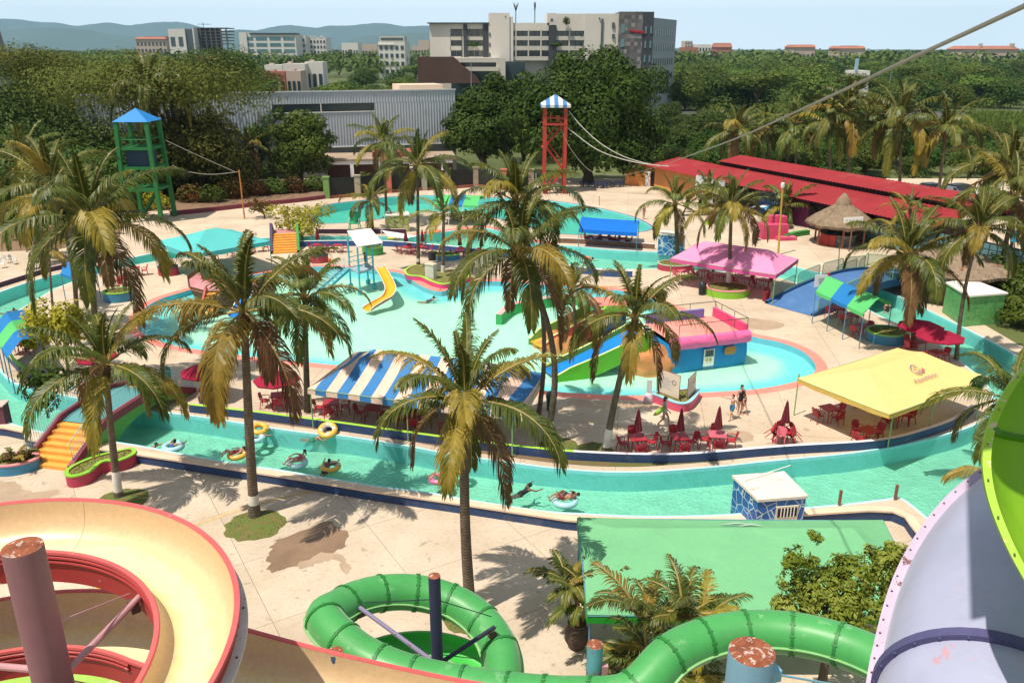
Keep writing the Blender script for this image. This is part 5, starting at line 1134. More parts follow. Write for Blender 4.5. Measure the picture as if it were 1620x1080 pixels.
ang_s = math.atan2(35.43 - 38.65, .3 + 10.34)
S0 = [Vector((-10.34, 38.65, 2.3)), Vector((.45, 35.40, 2.3)), Vector((1.75, 40.7, 2.3)), Vector((-8.9, 44.03, 2.3))]
sm = stripes('tent_stripes', (.045, .20, .46), (.76, .53, .42), 'X', 1.24, .12)
mpn = sm.node_tree.nodes.new('ShaderNodeMapping'); mpn.inputs['Rotation'].default_value = (0, 0, -ang_s)
sx_ = [n for n in sm.node_tree.nodes if n.type == 'SEPXYZ'][0]; tcn = [l for l in sm.node_tree.links if l.to_node == sx_][0].from_socket
sm.node_tree.links.new(tcn, mpn.inputs[0]); sm.node_tree.links.new(mpn.outputs[0], sx_.inputs[0])
u = (S0[1] - S0[0]).normalized()
mid0, mid1 = (S0[0] + S0[3]) / 2, (S0[1] + S0[2]) / 2
tent('shade_tent', 'blue and pinkish white striped tent along the near parapet of the island', S0, [mid0 + u * 2.4 + Vector((0, .6, 1.15)), mid1 - u * 2.4 + Vector((0, .6, 1.15))], sm, val=.3, poles=[(-10.3, 38.7, 2.3), (.05, 35.6, 2.3), (1.6, 40.6, 2.3), (-8.8, 43.9, 2.3), (-5.2, 37.2, 2.3)], pmat=m_pole_g)
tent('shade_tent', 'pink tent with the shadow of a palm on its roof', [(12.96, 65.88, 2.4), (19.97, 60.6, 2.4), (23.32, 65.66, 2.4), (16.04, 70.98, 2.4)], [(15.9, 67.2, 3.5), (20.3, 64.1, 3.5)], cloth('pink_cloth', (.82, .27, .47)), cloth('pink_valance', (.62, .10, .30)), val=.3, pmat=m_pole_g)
tent('shade_tent', 'turquoise tent on the far left of the island beside the orange bridge stairs', [(-26.3, 66.15, 2.6), (-21.26, 71.34, 2.6), (-26.2, 76.3, 2.6), (-31.3, 71.2, 2.6)], [(-26.6, 70.8, 3.7), (-25.9, 71.7, 3.7)], cloth('turquoise_cloth', (.10, .47, .46)), val=.35, pmat=m_pole_b)
def panel_canopy(label, corners, rise, cols, poles=True, zg=0.0, val=.22, pm=m_pole_b, rfrac=.45):
    C = [Vector(c) for c in corners]; c0 = sum((Vector((c.x, c.y, 0)) for c in C), Vector()) / 4; c0.z = zg; root = thing('shade_canopy', label, 'canopy', c0)
    C = [c - c0 for c in C]; n = len(cols); ups = Vector((0, 0, rise))
    for k, m in enumerate(cols):
        mb = MB(); a, b = k / n, (k + 1) / n; e = .004 * (k % 2); R_ = []
        for j in range(9):
            t = j / 8; row = []
            for i in range(4):
                s = a + (b - a) * i / 3; p = C[0].lerp(C[1], s).lerp(C[3].lerp(C[2], s), t)
                z = rise * (t / rfrac if t < rfrac else (1 - t) / (1 - rfrac)); z -= .05 * math.sin(math.pi * i / 3) * 1.0
                row.append(p + Vector((0, 0, z + e)))
            R_.append(row)
        mb.grid(R_); P = R_[0]; mb.grid([[p + Vector((0, 0, 0)) for p in P], [p + (C[0] - C[3]).normalized() * .03 - Vector((0, 0, val)) for p in P]]); P = R_[-1]; mb.grid([P, [p - Vector((0, 0, val)) for p in P]])
        mb.build('cloth_panel', m, root, ang=20)
    ps = [C[0].lerp(C[1], k / n) for k in range(n + 1)] + [C[3].lerp(C[2], k / n) for k in range(n + 1)] if poles else []
    for p in ps: mb = MB(); mb.bar((p.x, p.y, 0), (p.x, p.y, p.z), .035, 8); mb.build('pole', pm, root)
    return root
cg, cb = cloth('green_cloth', (.10, .48, .15)), cloth('blue_cloth', (.02, .18, .46))
panel_canopy('canopy of two green panels with a blue one between beside the blue ramp bridge', [(21.46, 56.16, 2.4), (22.71, 50.84, 2.4), (25.6, 53.3, 2.4), (24.1, 59.2, 2.4)], .75, [cg, cb, cg])
panel_canopy('green and blue canopy over a picnic table at the edge of the far pool', [(-8.6, 90.7, 2.4), (-3.79, 89.85, 2.4), (-3.15, 95.3, 2.4), (-8.0, 96.0, 2.4)], .7, [cg, cb, cg], pm=m_white)
panel_canopy('bright blue canopy over tables between the river and the far pool', [G(916, 362, 1.85), G(1008, 368, 1.85), G(1011, 349, 2.0), G(921, 343, 2.0)], .4, [cloth('royal_cloth', (.008, .15, .62))], pm=m_pole_b, val=.35)
gl = [G(a, b, 2.2) for a, b in ((-14, 522), (12, 566), (62, 533), (38, 489))]
panel_canopy('blue and green panelled canopy at the left tip of the island', [gl[0], gl[1], gl[2], gl[3]], .5, [cb, cg, cb])
gl = [G(a, b, 2.2) for a, b in ((96, 432), (138, 446), (152, 428), (112, 416))]
panel_canopy('small dark blue canopy behind the tall dark palm at the left', gl, .5, [cb])
E = [(2.41, 26.43, 2.3), (2.3, 20.9, 2.3), (12.75, 20.9, 2.3), (13.55, 26.26, 2.3)]
gt_ = tent('shade_canopy', 'large flat green canopy on the promenade beside the blue mosaic shed', [E[1], E[2], E[3], E[0]], [(3.6, 25.0, 2.75), (11.9, 25.0, 2.75)], cloth('lawn_cloth', (.17, .44, .22), .10), cloth('lawn_valance_shade', (.02, .30, .03)), val=.3, sag=.05, zg=-.5, poles=[(2.45, 26.5, 2.3), (2.35, 21.0, 2.3), (13.5, 26.2, 2.3), (12.7, 21.0, 2.3)], pmat=m_pole_b)  # valance green darkened to paint the shade on the hanging edge
l0 = Vector(gt_.location); mb = MB()
for (px, py, ln) in ((1140, 830, 1.1), (1170, 832, .8)):
    a = G(px, py, 2.62) - l0; mb.tube([a, a + Vector((ln * .5, .08, .02)), a + Vector((ln, -.02, .02))], [.02, .05, .015], 5)
mb.build('faded_print', M('faded_print', (.35, .45, .38), .8, .2), gt_)
p_ = [G(603, 364, 2.0), G(661, 373, 1.6), G(643, 377, 1.5), G(616, 375, 1.6)]; l0 = Vector((p_[0].x, p_[0].y, 0)); sr = thing('shade_sail', 'small white shade sail by the river left of the closed umbrellas', 'sail', l0)
mb = MB(); mb.grid([[p_[0].lerp(p_[1], s).lerp(p_[3].lerp(p_[2], s), t) - l0 - Vector((0, 0, .25 * math.sin(math.pi * s) * math.sin(math.pi * t))) for t in (0, .5, 1)] for s in (0, .25, .5, .75, 1)]); mb.build('cloth', cloth('sail_cloth', (.72, .66, .60)), sr)
for p in (p_[0], p_[1]): mb = MB(); q = p - l0; mb.bar((q.x, q.y, 0), (q.x, q.y, q.z), .04, 6); mb.build('pole', m_white, sr)

def railing(root, pts, h, mat, n_bar=.14, r=.02, name='railing', bars=True):
    mb = MB(); up = Vector((0, 0, h)); pts = [Vector(p) for p in pts]
    T = [p + up for p in pts]; mb.tube([pts[0]] + T + [pts[-1]], r, 6); mb.tube([p + Vector((0, 0, .1)) for p in pts], r * .8, 5)
    for i in range(len(pts) - 1):
        a, b = pts[i], pts[i + 1]; k = max(1, int((b - a).length / n_bar))
        for j in range(k): p = a.lerp(b, j / k); mb.bar(p + Vector((0, 0, .1)), p + up, r * .55, 4)
    return mb.build(name, mat, root)
m_rail = M('sky_blue_rail', (.25, .52, .58), .4, .15, 4); m_step = M('orange_step', (.74, .35, .06), .7, .15, 1, dirt=(.5, .25, .08), damt=.5)
fL, fR, eL, eR = Vector((-23.50, 35.6, -.5)), Vector((-21.10, 35.1, -.5)), Vector((-20.75, 44.6, 0)), Vector((-18.20, 43.7, 0))
nbr = thing('footbridge', 'arched footbridge with orange stairs and light blue railings over the near river', 'bridge', fL.lerp(fR, .5)); l0 = Vector(nbr.location)
def bpt(s, t, z): p = fL.lerp(eL, s).lerp(fR.lerp(eR, s), t); return Vector((p.x - l0.x, p.y - l0.y, z - l0.z))
def bz(s): return .80 + .42 * math.sin(math.pi * min(1, (s - .26) / .74 * .62 + .1)) - (max(0, s - .62) / .38) ** 1.2 * 1.1 if s > .26 else -.5 + (s / .26) * 1.35
ns = 7
for k in range(ns):
    s0, s1 = .26 * k / ns, .26; z1 = -.5 + 1.3 * (k + 1) / ns; z0 = -.5 + 1.3 * k / ns
    mb = MB(); s1 = .26 * (k + 1) / ns + .012
    P = [bpt(s0, .04, z0), bpt(s0, .96, z0), bpt(s1, .96, z0), bpt(s1, .04, z0)]; Q = [p + Vector((0, 0, z1 - z0)) for p in P]
    for i in range(4): j = (i + 1) % 4; mb.face([P[i], P[j], Q[j], Q[i]])
    mb.face(Q); mb.build('step', m_step, nbr, smooth=False)
mb = MB(); mb.grid([[bpt(s, .04, bz(s)), bpt(s, .96, bz(s))] for s in [.26 + .74 * .64 * i / 10 for i in range(11)]]); mb.grid([[bpt(s, .04, bz(s) - .3), bpt(s, .96, bz(s) - .3)] for s in [.26 + .74 * i / 16 for i in range(17)]]); mb.build('deck', M('turquoise_deck', (.09, .27, .28), .7, .15, 1), nbr)
mb = MB(); mb.grid([[bpt(s, .04, bz(s) + .004), bpt(s, .96, bz(s) + .004)] for s in [.26 + .74 * (.64 + .36 * i / 6) for i in range(7)]]); mb.build('ramp', M('orange_ramp', (.60, .28, .11), .75, .15, 1), nbr)
def st_top(s): return (max(bz(s) + .25, -.2 + s * 2.5) if s > .24 else -.22 + s / .24 * 1.25) if s < .26 else bz(s) + .22
for t0, t1, nm in ((-.06, .04, 0), (.96, 1.06, 1)):
    mb = MB(); S = [i / 30 for i in range(31)]
    top = [st_top(s) for s in S]; arch = [(-.5 if (s < .30 or s > .93) else -.5 + 1.05 * math.sin(math.pi * (s - .30) / .63) ** .6) for s in S]; midz = [max(a + .02, t - .42) for t, a in zip(top, arch)]
    A = [[bpt(s, t0, z) for s, z in zip(S, q)] for q in (top, midz, arch)]; B = [[bpt(s, t1, z) for s, z in zip(S, q)] for q in (top, midz, arch)]
    mb.grid([A[0], B[0]], mi=0)
    for Q in (A, B): mb.grid([Q[0], Q[1]], mi=0); mb.grid([Q[1], Q[2]], mi=1)
    mb.grid([A[2], B[2]], mi=1)
    mb.build('side_wall', [m_maroon, M('grass_green_paint', (.10, .30, .05), .6, .2, 1)], nbr, ang=30)
for t in (.0, 1.0): railing(nbr, [bpt(s, t, st_top(s)) for s in ((.03, .13, .25, .40, .55, .70, .82) if t == 0 else (.03, .13, .25, .40, .55, .70, .85, .99))], .95, m_rail)
a, b = G(432, 402, 0), G(470, 400, 0); fb = thing('footbridge', 'small far footbridge with a wide flight of orange stairs and purple green side walls', 'bridge', a.lerp(b, .5)); wv = (b - a); dv = Vector((-wv.y, wv.x, 0)).normalized(); l0 = Vector(fb.location)
for k in range(8):
    mb = MB(); z1 = .17 * (k + 1); p0 = a - l0 + dv * (.36 * k); p1 = p0 + wv; q = dv * (.42); P = [p0 + Vector((0, 0, z1 - .17)), p1 + Vector((0, 0, z1 - .17)), p1 + q + Vector((0, 0, z1 - .17)), p0 + q + Vector((0, 0, z1 - .17))]; Q = [x + Vector((0, 0, .17)) for x in P]
    for i in range(4): j = (i + 1) % 4; mb.face([P[i], P[j], Q[j], Q[i]])
    mb.face(Q); mb.build('step', m_step, fb, smooth=False)
mb = MB(); p0 = a - l0 + dv * 2.9; mb.grid([[p0 + dv * 4.5 * t + wv * s + Vector((0, 0, 1.36 - .5 * t * t)) for s in (0, 1)] for t in (0, .25, .5, .75, 1)]); mb.build('deck', M('rose_deck', (.50, .20, .22), .75, .15, 1), fb)
for s, mts in ((-.06, (M('plum_paint', (.07, .03, .10), .6, .2), m_limepaint)), (1.06, (m_green, m_limepaint))):
    mb = MB(); base = a - l0 + wv * s; prof_ = [(0, .25), (1.2, .75), (2.6, 1.75), (3.6, 2.3), (4.6, 2.0), (5.8, 1.4), (7.2, .7)]
    top = [base + dv * x + Vector((0, 0, z)) for x, z in prof_]; lo = [base + dv * x for x, z in prof_]; mid = [t.lerp(l_, .3) for t, l_ in zip(top, lo)]; w_ = wv.normalized() * .12
    for sg in (-1, 1): mb.grid([[p + w_ * sg for p in top], [p + w_ * sg for p in mid]], mi=0); mb.grid([[p + w_ * sg for p in mid], [p + w_ * sg for p in lo]], mi=1)
    mb.grid([[p - w_ for p in top], [p + w_ for p in top]], mi=0); mb.build('side_wall', list(mts), fb, ang=30)
c0_, c1_ = Vector((19.63, 60.83, 0)), Vector((21.95, 57.8, 0)); dv = (Vector((29.5, 64.85, 0)) - c0_.lerp(c1_, .5)); dv.z = 0; Lc = dv.length * 1.75; dv.normalize(); rp = thing('ramp_bridge', 'wide blue ramp bridge with green mesh rails over the river at the right', 'bridge', c0_.lerp(c1_, .5)); l0 = Vector(rp.location)
def rz_(s): return 1.25 * math.sin(math.pi * min(1, s * 1.05)) ** .9 if s * 1.05 < 1 else 0
def rpt(s, t, z): return c0_.lerp(c1_, t) - l0 + dv * Lc * s + Vector((0, 0, z))
S = [i / 24 for i in range(25)]
mb = MB(); mb.grid([[rpt(s, 0, rz_(s) + .02), rpt(s, 1, rz_(s) + .02)] for s in S]); mb.build('deck', M('ramp_blue', (.06, .15, .34), .7, .15, .8, dirt=(.10, .2, .36), damt=.5), rp)
for t in (-.03, 1.03):
    mb = MB(); w_ = (c1_ - c0_).normalized() * .12
    tp = [rpt(s, t, rz_(s) + .22) for s in S]; lo = [rpt(s, t, max(0, rz_(s) - .35) if .15 < s < .85 else 0) for s in S]
    for sg in (-1, 1): mb.grid([[p + w_ * sg for p in tp], [p + w_ * sg for p in lo]])
    mb.grid([[p - w_ for p in tp], [p + w_ for p in tp]]); mb.build('side_kerb', M('kerb_blue', (.02, .08, .20), .6, .2), rp, ang=30)
m_mesh = bpy.data.materials.new('green_mesh_panel'); m_mesh.use_nodes = True; nt = m_mesh.node_tree; b_ = nt.nodes['Principled BSDF']; b_.inputs['Base Color'].default_value = (.13, .28, .16, 1)
tr_ = nt.nodes.new('ShaderNodeBsdfTransparent'); mx = nt.nodes.new('ShaderNodeMixShader'); mx.inputs[0].default_value = .5; nt.links.new(tr_.outputs[0], mx.inputs[1]); nt.links.new(b_.outputs[0], mx.inputs[2]); nt.links.new(mx.outputs[0], nt.nodes['Material Output'].inputs[0])
m_gtube = M('green_tube', (.16, .32, .16), .5, .15, 3)
def mesh_panel(root, a, b, h, name='mesh_panel'):
    a, b = Vector(a), Vector(b); up = Vector((0, 0, h)); fr = MB(); fr.tube([a, a + up * .85, a.lerp(b, .06) + up, a.lerp(b, .94) + up, b + up * .85, b], .035, 6); fr.tube([a + Vector((0, 0, .08)), b + Vector((0, 0, .08))], .025, 5)
    o = fr.build(name, m_gtube, root); pn = MB(); pn.face([a + Vector((0, 0, .1)), b + Vector((0, 0, .1)), b + up * .97, a + up * .97]); pn.build('net', m_mesh, o, smooth=False); return o
for t in (-.03, 1.03):
    for s0, s1 in ((.03, .17), (.19, .33), (.35, .49), (.51, .65)): mesh_panel(rp, rpt(s0, t, rz_(s0) + .2), rpt(s1, t, rz_(s1) + .2), 1.0)
for k, (a, b) in enumerate((((1322, 440), (1354, 428)), ((1357, 432), (1372, 418)), ((1372, 420), (1410, 424)), ((1395, 432), (1425, 436)))):
    A_, B_ = G(*a, 0), G(*b, 0); r = thing('mesh_barrier', ['green mesh barrier nearest the white sign by the ramp bridge', 'short green mesh barrier in the middle of the row behind the ramp', 'green mesh barrier facing the thatched bar', 'green mesh barrier at the right end behind the ramp bridge'][k], 'barrier', A_); mesh_panel(r, (0, 0, 0), B_ - A_, 1.1)

A_, B_ = Vector((9.75, 47.41, -.42)), Vector((14.8, 49.06, -.42)); u = (B_ - A_).normalized(); n_ = Vector((-u.y, u.x, 0)); W_ = (B_ - A_).length; Dp = 3.9
cs = thing('play_castle', 'blue play castle with lumpy pink roof edge and coral terrace in the wading pool', 'play structure', A_)
ang = math.atan2(u.y, u.x)
def cp(s, t, z): return u * s + n_ * t + Vector((0, 0, z))
zt = 1.72
mb = MB(); N_ = 20; L_ = []
loop = [(W_ * i / N_, 0) for i in range(N_)] + [(W_, Dp * i / 10) for i in range(10)] + [(W_ * (1 - i / N_), Dp) for i in range(N_)] + [(0, Dp * (1 - i / 10)) for i in range(10)]
P = []
for z in (0, .35, .8, 1.2, zt):
    P.append([cp(s, t, z) + (n_ * -1 if t == 0 else n_ if t == Dp else u if s == W_ else -u) * (.07 * math.sin(s * 2.1 + z * 2.4) + .08 * math.sin(z * 2.6)) for s, t in loop])
mb.grid(P, False, True); mb.build('wall', M('castle_blue', (.008, .22, .52), .5, .15, .8), cs)
mb = MB(); mb.face([cp(0, 0, zt + .35), cp(W_, 0, zt + .35), cp(W_, Dp, zt + .35), cp(0, Dp, zt + .35)]); mb.build('terrace_floor', M('coral_floor', (.74, .27, .22), .7, .12, .8, dirt=(.62, .34, .28), damt=.6), cs)
mb = MB(); rr = random.Random(2); P = []
for i in range(41):
    s = -.15 + (W_ + .35) * i / 40; c = cp(s, -.05, zt + .22); ring = []
    for k in range(14):
        a = 2 * math.pi * k / 14; r = .40 + .05 * mnoise.noise(Vector((s * 2.2, k * .7, 1))) + .03 * mnoise.noise(Vector((s * 6, k * 1.4, 5))); r *= (1 if 0 < i < 40 else .35)
        ring.append(c + (n_ * math.cos(a) * .85 + Vector((0, 0, 1)) * math.sin(a)) * r)
    P.append(ring)
mb.grid(P, False, True); mb.build('roof_roll', M('bubblegum_pink', (.78, .13, .32), .6, .12, 1.5), cs)
mb = MB(); mb.box(cp(W_ - .1, Dp / 2, zt + .55), (.2, Dp, .8), ang); mb.build('parapet', M('rose_paint', (.66, .06, .18), .6, .15), cs, smooth=False)
mb = MB(); mb.box(cp(W_ / 2 - .4, Dp - .1, zt + .55), (W_ - 1.1, .2, .8), ang); mb.build('back_parapet', M('lilac_paint', (.16, .15, .42), .6, .15), cs, smooth=False)
mb = MB(); R4 = [cp(.5, .1, zt + .6), cp(W_, .1, zt + .6), cp(W_, Dp, zt + .6), cp(.5, Dp, zt + .6)]
mb.tube([p + Vector((0, 0, .75)) for p in R4], .025, 6)
for i in range(3):
    for k in range(3 if i != 1 else 3): p = R4[i].lerp(R4[i + 1], k / 2.5 if k < 2.5 else 1); mb.bar(p, p + Vector((0, 0, .75)), .02, 5)
mb.build('railing', M('dark_rail', (.06, .05, .05), .5, .1), cs)
ds = (Vector(G(1118, 579, -.2)) - A_).dot(u)
mb = MB(); mb.box(cp(ds, -.17, .85), (.72, .07, 1.1), ang); mb.build('door', m_white, cs, smooth=False); dr = cs.children[-1]
mb = MB(); [mb.box(cp(ds - .24 + .12 * k, -.22, 1.15), (.075, .04, .42), ang) for k in range(5)]; mb.build('grille', M('black_bars', (.012, .012, .012), .6), cs, smooth=False)
mb = MB(); [mb.box(cp(ds + x, -.215, .72), (w2, .02, .2), ang) for x, w2 in ((-.16, .16), (.1, .13))]; mb.build('notice', M('notice_yellow', (.62, .36, .06), .6), cs, smooth=False)
ds2 = (Vector(G(1157, 550, .9)) - A_).dot(u)
mb = MB(); q = Matrix.Rotation(ang, 3, 'Z'); mb.grid([[cp(ds2, -.1, 1.12) + u * (.42 * r * math.copysign(abs(math.cos(a)) ** .6, math.cos(a))) + Vector((0, 0, .28 * r * math.copysign(abs(math.sin(a)) ** .6, math.sin(a)))) - n_ * (.07 * (1 - r * r)) for a in [2 * math.pi * k / 20 for k in range(20)]] for r in (0, .5, .8, 1)], False, True); mb.build('oval_window', M('ochre_oval', (.44, .20, .05), .6, .2), cs)
wg = thing('play_tower', 'small blue block with a lumpy lime roof between the two pool slides', 'play structure', G(963, 541, -.2)); l0 = Vector(wg.location)
mb = MB(); mb.box((.1, .9, 1.1), (1.9, 1.7, 2.2), rad(6)); mb.build('wall', M('castle_blue2', (.01, .13, .46), .5, .15, .8), wg, smooth=False)
mb = MB(); P = []
for i in range(17):
    s = -1.0 + 2.2 * i / 16; P.append([Vector((.05 + s, .05 + .1 * s, 2.2)) + Vector((0, math.cos(a) * .36, math.sin(a) * .32)) * ((1 if 0 < i < 16 else .4) + .1 * mnoise.noise(Vector((s * 2, k, 0)))) for k, a in enumerate([2 * math.pi * k / 12 for k in range(12)])])
mb.grid(P, False, True); mb.build('roof_roll', M('lime_roll', (.28, .52, .05), .6, .15, 1.5), wg)
mb = MB(); mb.box((.4, 1.6, 2.35), (2.6, 2.0, .12), rad(6)); mb.build('terrace_floor', m_coral, wg, smooth=False)
mb = MB(); [mb.bar((x, 2.4, 2.4), (x, 2.4, 3.2), .03, 5) for x in (-.6, .3, 1.2)]; mb.tube([(-.6, 2.4, 3.2), (1.2, 2.5, 3.2)], .03, 5); mb.build('railing', m_step, wg)
def rock(label, px, py, size, seed, col=(.52, .22, .08)):
    b = G(px, py, -.42); mb = MB(); rr = random.Random(seed); n, m = 20, 12; P = []
    for i in range(m + 1):
        th = math.pi * .56 * i / m; row = []
        for k in range(n):
            a = 2 * math.pi * k / n; d = Vector((math.sin(th) * math.cos(a), math.sin(th) * math.sin(a), math.cos(th))); f = 1 + .32 * mnoise.noise(d * 1.6 + Vector((seed, 0, 0))) + .16 * mnoise.noise(d * 4 + Vector((0, seed, 0)))
            row.append(Vector((d.x * size[0], d.y * size[1], max(-.05, d.z * size[2]))) * f)
        P.append(row)
    mb.grid(P, False, True); o = mb.build('artificial_rock', M('orange_rock', col, .85, .28, 1.2, bump=.6, bscale=6, dirt=(.25, .10, .04), dscale=1.2), label=label, cat='rock', ang=50); o.location = b; return o
rock('orange artificial rock beneath the blue water slide beside the castle', 1028, 586, (1.75, 1.2, 1.6), 3)
rock('orange artificial rock beside the red walled water slide', 893, 552, (1.9, 1.1, 1.3), 8)
rock('brown artificial rock behind the small palm between the slides', 925, 538, (1.1, 1.1, 2.0), 12, (.36, .15, .06))
def chute(name, label, f0, f1, t0, t1, floor_m, wall_near, wall_far, wh=.32, lip=None):
    """straight chute: f0/f1 near and far foot corners, t0/t1 near and far top corners"""
    f0, f1, t0, t1 = map(Vector, (f0, f1, t0, t1)); l0 = Vector((f0.x, f0.y, -.42)); root = thing(name, label, 'water slide', l0); n = 14
    def prof(s): return s ** 1.25 if s > 0 else 0
    def ed(a, b): return [a.lerp(b, i / n) * 1.0 + Vector((0, 0, (prof(i / n) - i / n) * (b.z - a.z))) - l0 for i in range(n + 1)]
    N_, F_ = ed(f0, t0), ed(f1, t1)
    mb = MB(); R_ = []
    for a, b in zip(N_, F_): R_.append([a.lerp(b, k / 6) - Vector((0, 0, .07 * math.sin(math.pi * k / 6))) for k in range(7)])
    mb.grid(R_); mb.build('chute', floor_m, root)
    sd = (f1 - f0); sd.z = 0; sd.normalize()
    for Q, m, sg, nm in ((N_, wall_near, -1, 'side_wall'), (F_, wall_far, 1, 'side_wall')):
        mb = MB(); hh = [wh * min(1, .25 + i / 3) for i in range(n + 1)]
        ou = [p + sd * sg * .16 for p in Q]; tp = [p + Vector((0, 0, h)) for p, h in zip(Q, hh)]; to = [p + Vector((0, 0, h)) for p, h in zip(ou, hh)]
        mb.grid([[p - Vector((0, 0, .1)) for p in Q], tp]); mb.grid([tp, to], mi=1); mb.grid([to, [Vector((p.x, p.y, max(0, p.z - .85))) for p in ou]]); mb.face([ou[-1], to[-1], tp[-1], Q[-1]])
        mb.build(nm, [m, lip or m], root, ang=30)
    return root
m_sgreen = M('slide_green', (.12, .42, .02), .4, .12, 1); m_sgreen2 = M('slide_green_dull', (.16, .30, .05), .45, .15, 1); m_lip = M('slide_lip', (.55, .66, .25), .5, .1)
chute('water_slide', 'blue water slide with bright green sides running down from the castle', (2.55, 46.15, -.12), (1.95, 47.55, -.12), (8.6, 48.0, 1.95), (7.6, 49.5, 1.95), M('slide_blue', (.01, .20, .60), .3, .15, .8, spec=.6), m_sgreen, m_sgreen2, .36, m_lip)
chute('water_slide', 'water slide with a red near wall and green far wall behind the blue slide', (2.0, 51.3, -.12), (1.2, 52.6, -.12), (5.9, 51.9, 1.75), (5.3, 53.3, 1.75), M('slide_yellow', (.60, .34, .05), .4, .15), M('slide_red', (.48, .06, .05), .45, .15), m_sgreen2, .68, m_lip)
wl = smooth_loop(GL([(789,505),(800,495),(815,487),(853,480),(880,475),(904,473),(925,477),(944,485),(962,490)], 0), 4, False)
mb = MB(); wall_path(mb, wl, .8, .45, z0=-.42, mi=0, mtop=1); mb.build('pool_divider', [M('divider_green', (.04, .34, .10), .6, .15), M('divider_pink', (.72, .38, .36), .6, .15)], label='low curving green divider with pink top inside the wading pool behind the slides', cat='low wall', loc=wl[12])
base = Vector((-12.35, 66.9, -.42)); kt = thing('slide_tower', 'light blue frame tower with tilted white roof and yellow slide in the wading pool', 'play structure', base); m_kb = M('tower_blue', (.06, .38, .50), .45, .15, 2)
cs4 = [(-.05, -2.0), (.85, -.35), (.1, 1.1), (-1.1, -.35)]; ph = 1.85
for k, (x, y) in enumerate(cs4):
    mb = MB(); mb.bar((x, y, 0), (x, y, 3.95 + (.35 if k in (2, 3) else 0)), .075, 8); mb.build('post', m_kb, kt)
    mb = MB(); mb.box((x, y, .2), (.34, .34, .45)); mb.build('footing', m_kb, kt, smooth=False)
mb = MB(); mb.face([(x, y, ph) for x, y in cs4]); mb.face([(x, y, ph - .12) for x, y in cs4][::-1]); [mb.beam(Vector((*cs4[i], ph - .06)), Vector((*cs4[(i + 1) % 4], ph - .06)), .1, .16) for i in range(4)]; mb.build('platform', M('platform_grey', (.30, .38, .44), .7, .15), kt, smooth=False)
for i in (0, 1, 2, 3):
    if i == 1: continue
    mb = MB(); a, b = Vector((*cs4[i], ph)), Vector((*cs4[(i + 1) % 4], ph))
    if i == 3: a, b = a.lerp(b, .45), b
    mb.tube([a + Vector((0, 0, .85)), b + Vector((0, 0, .85))], .035, 6); mb.tube([a + Vector((0, 0, .45)), b + Vector((0, 0, .45))], .028, 6); mb.build('guard_rail', m_kb, kt)
mb = MB(); cn = [(.15, -2.35, 3.75), (1.25, -.4, 4.0), (.2, 1.5, 4.75), (-1.55, -.3, 4.4)]
q = [Y(566, 390, 64.8), Y(606, 384, 66.4), Y(586, 361, 68.6), Y(549, 365, 67.2)]; q = [p - base for p in q]
mb.grid([[q[0].lerp(q[1], s).lerp(q[3].lerp(q[2], s), t) for t in (0, .5, 1)] for s in (0, .5, 1)]); mb.grid([[q[0].lerp(q[1], s).lerp(q[3].lerp(q[2], s), t) - Vector((0, 0, .06)) for t in (0, 1)] for s in (0, 1)]); mb.build('roof_panel', M('tarp_white', (.80, .74, .66), .7, .06), kt, smooth=False)
sa, sb_ = Vector((-1.0, -.9, ph)), Vector((-3.3, -5.0, .15)); sw = Vector((.45, -.55, 0)).normalized() * .85 * -1
mb = MB(); [mb.box(sa.lerp(sb_, (k + .5) / 9) + sw * .5, (.9, .3, .06), math.atan2(sw.y, sw.x)) for k in range(9)]; mb.beam(sa, sb_, .08, .22); mb.beam(sa + sw, sb_ + sw, .08, .22); mb.build('stairs', m_kb, kt, smooth=False)
railing(kt, [sa, sb_], .85, M('pale_rail', (.50, .62, .64), .4, .1), .16, .025, 'stair_rail'); railing(kt, [sa + sw, sb_ + sw], .85, M('pale_rail', (0, 0, 0)), .16, .025, 'stair_rail')
def flume(root, name, pts, w_, d_, mats, bank=None, thick=.06, wallh=None, n=12):
    """open U channel along pts (Vectors, centre of the floor); mats = inner, rim, outer"""
    P = smooth_loop(pts, 5, False); mbx = MB(); IN, OUT = [], []
    for i, p in enumerate(P):
        t = (P[min(i + 1, len(P) - 1)] - P[max(i - 1, 0)]).normalized(); sd = t.cross(Vector((0, 0, 1))).normalized(); up = sd.cross(t).normalized(); r1, r2 = [], []
        for k in range(n + 1):
            a = math.pi * (1 + k / n); x, y = math.cos(a), math.sin(a); x = math.copysign(abs(x) ** .7, x); y = -abs(y) ** .9
            r1.append(p + sd * x * w_ / 2 + up * (d_ + y * d_)); r2.append(p + sd * x * (w_ / 2 + thick) + up * (d_ + y * (d_ + thick)) )
        IN.append(r1); OUT.append(r2)
    mbx.grid(IN, mi=0); mbx.grid(OUT, mi=2)
    for e in (0, -1): mbx.grid([[r[e] for r in IN], [r[e] for r in OUT]], mi=1)
    for e in (0, -1): mbx.grid([IN[e], OUT[e]], mi=1)
    return mbx.build(name, mats, root, ang=40)
ys = [(600, 424, 1.75), (606, 434, 1.5), (614, 449, 1.1), (618, 461, .75), (613, 472, .45), (600, 480, .2), (588, 487, .02), (581, 492, -.1)]
flume(kt, 'yellow_slide', [G(a, b, c) - base for a, b, c in ys], .78, .26, [M('slide_sun_yellow', (.72, .38, .02), .35, .15, 1, spec=.5), M('rim_white', (.66, .62, .62), .5, .1), M('slide_outer_red', (.38, .12, .12), .5, .2)])
mb = MB(); p = G(602, 481, -.42) - base; mb.bar(p, p + Vector((0, 0, .5)), .06, 8); mb.build('slide_support', m_kb, kt)
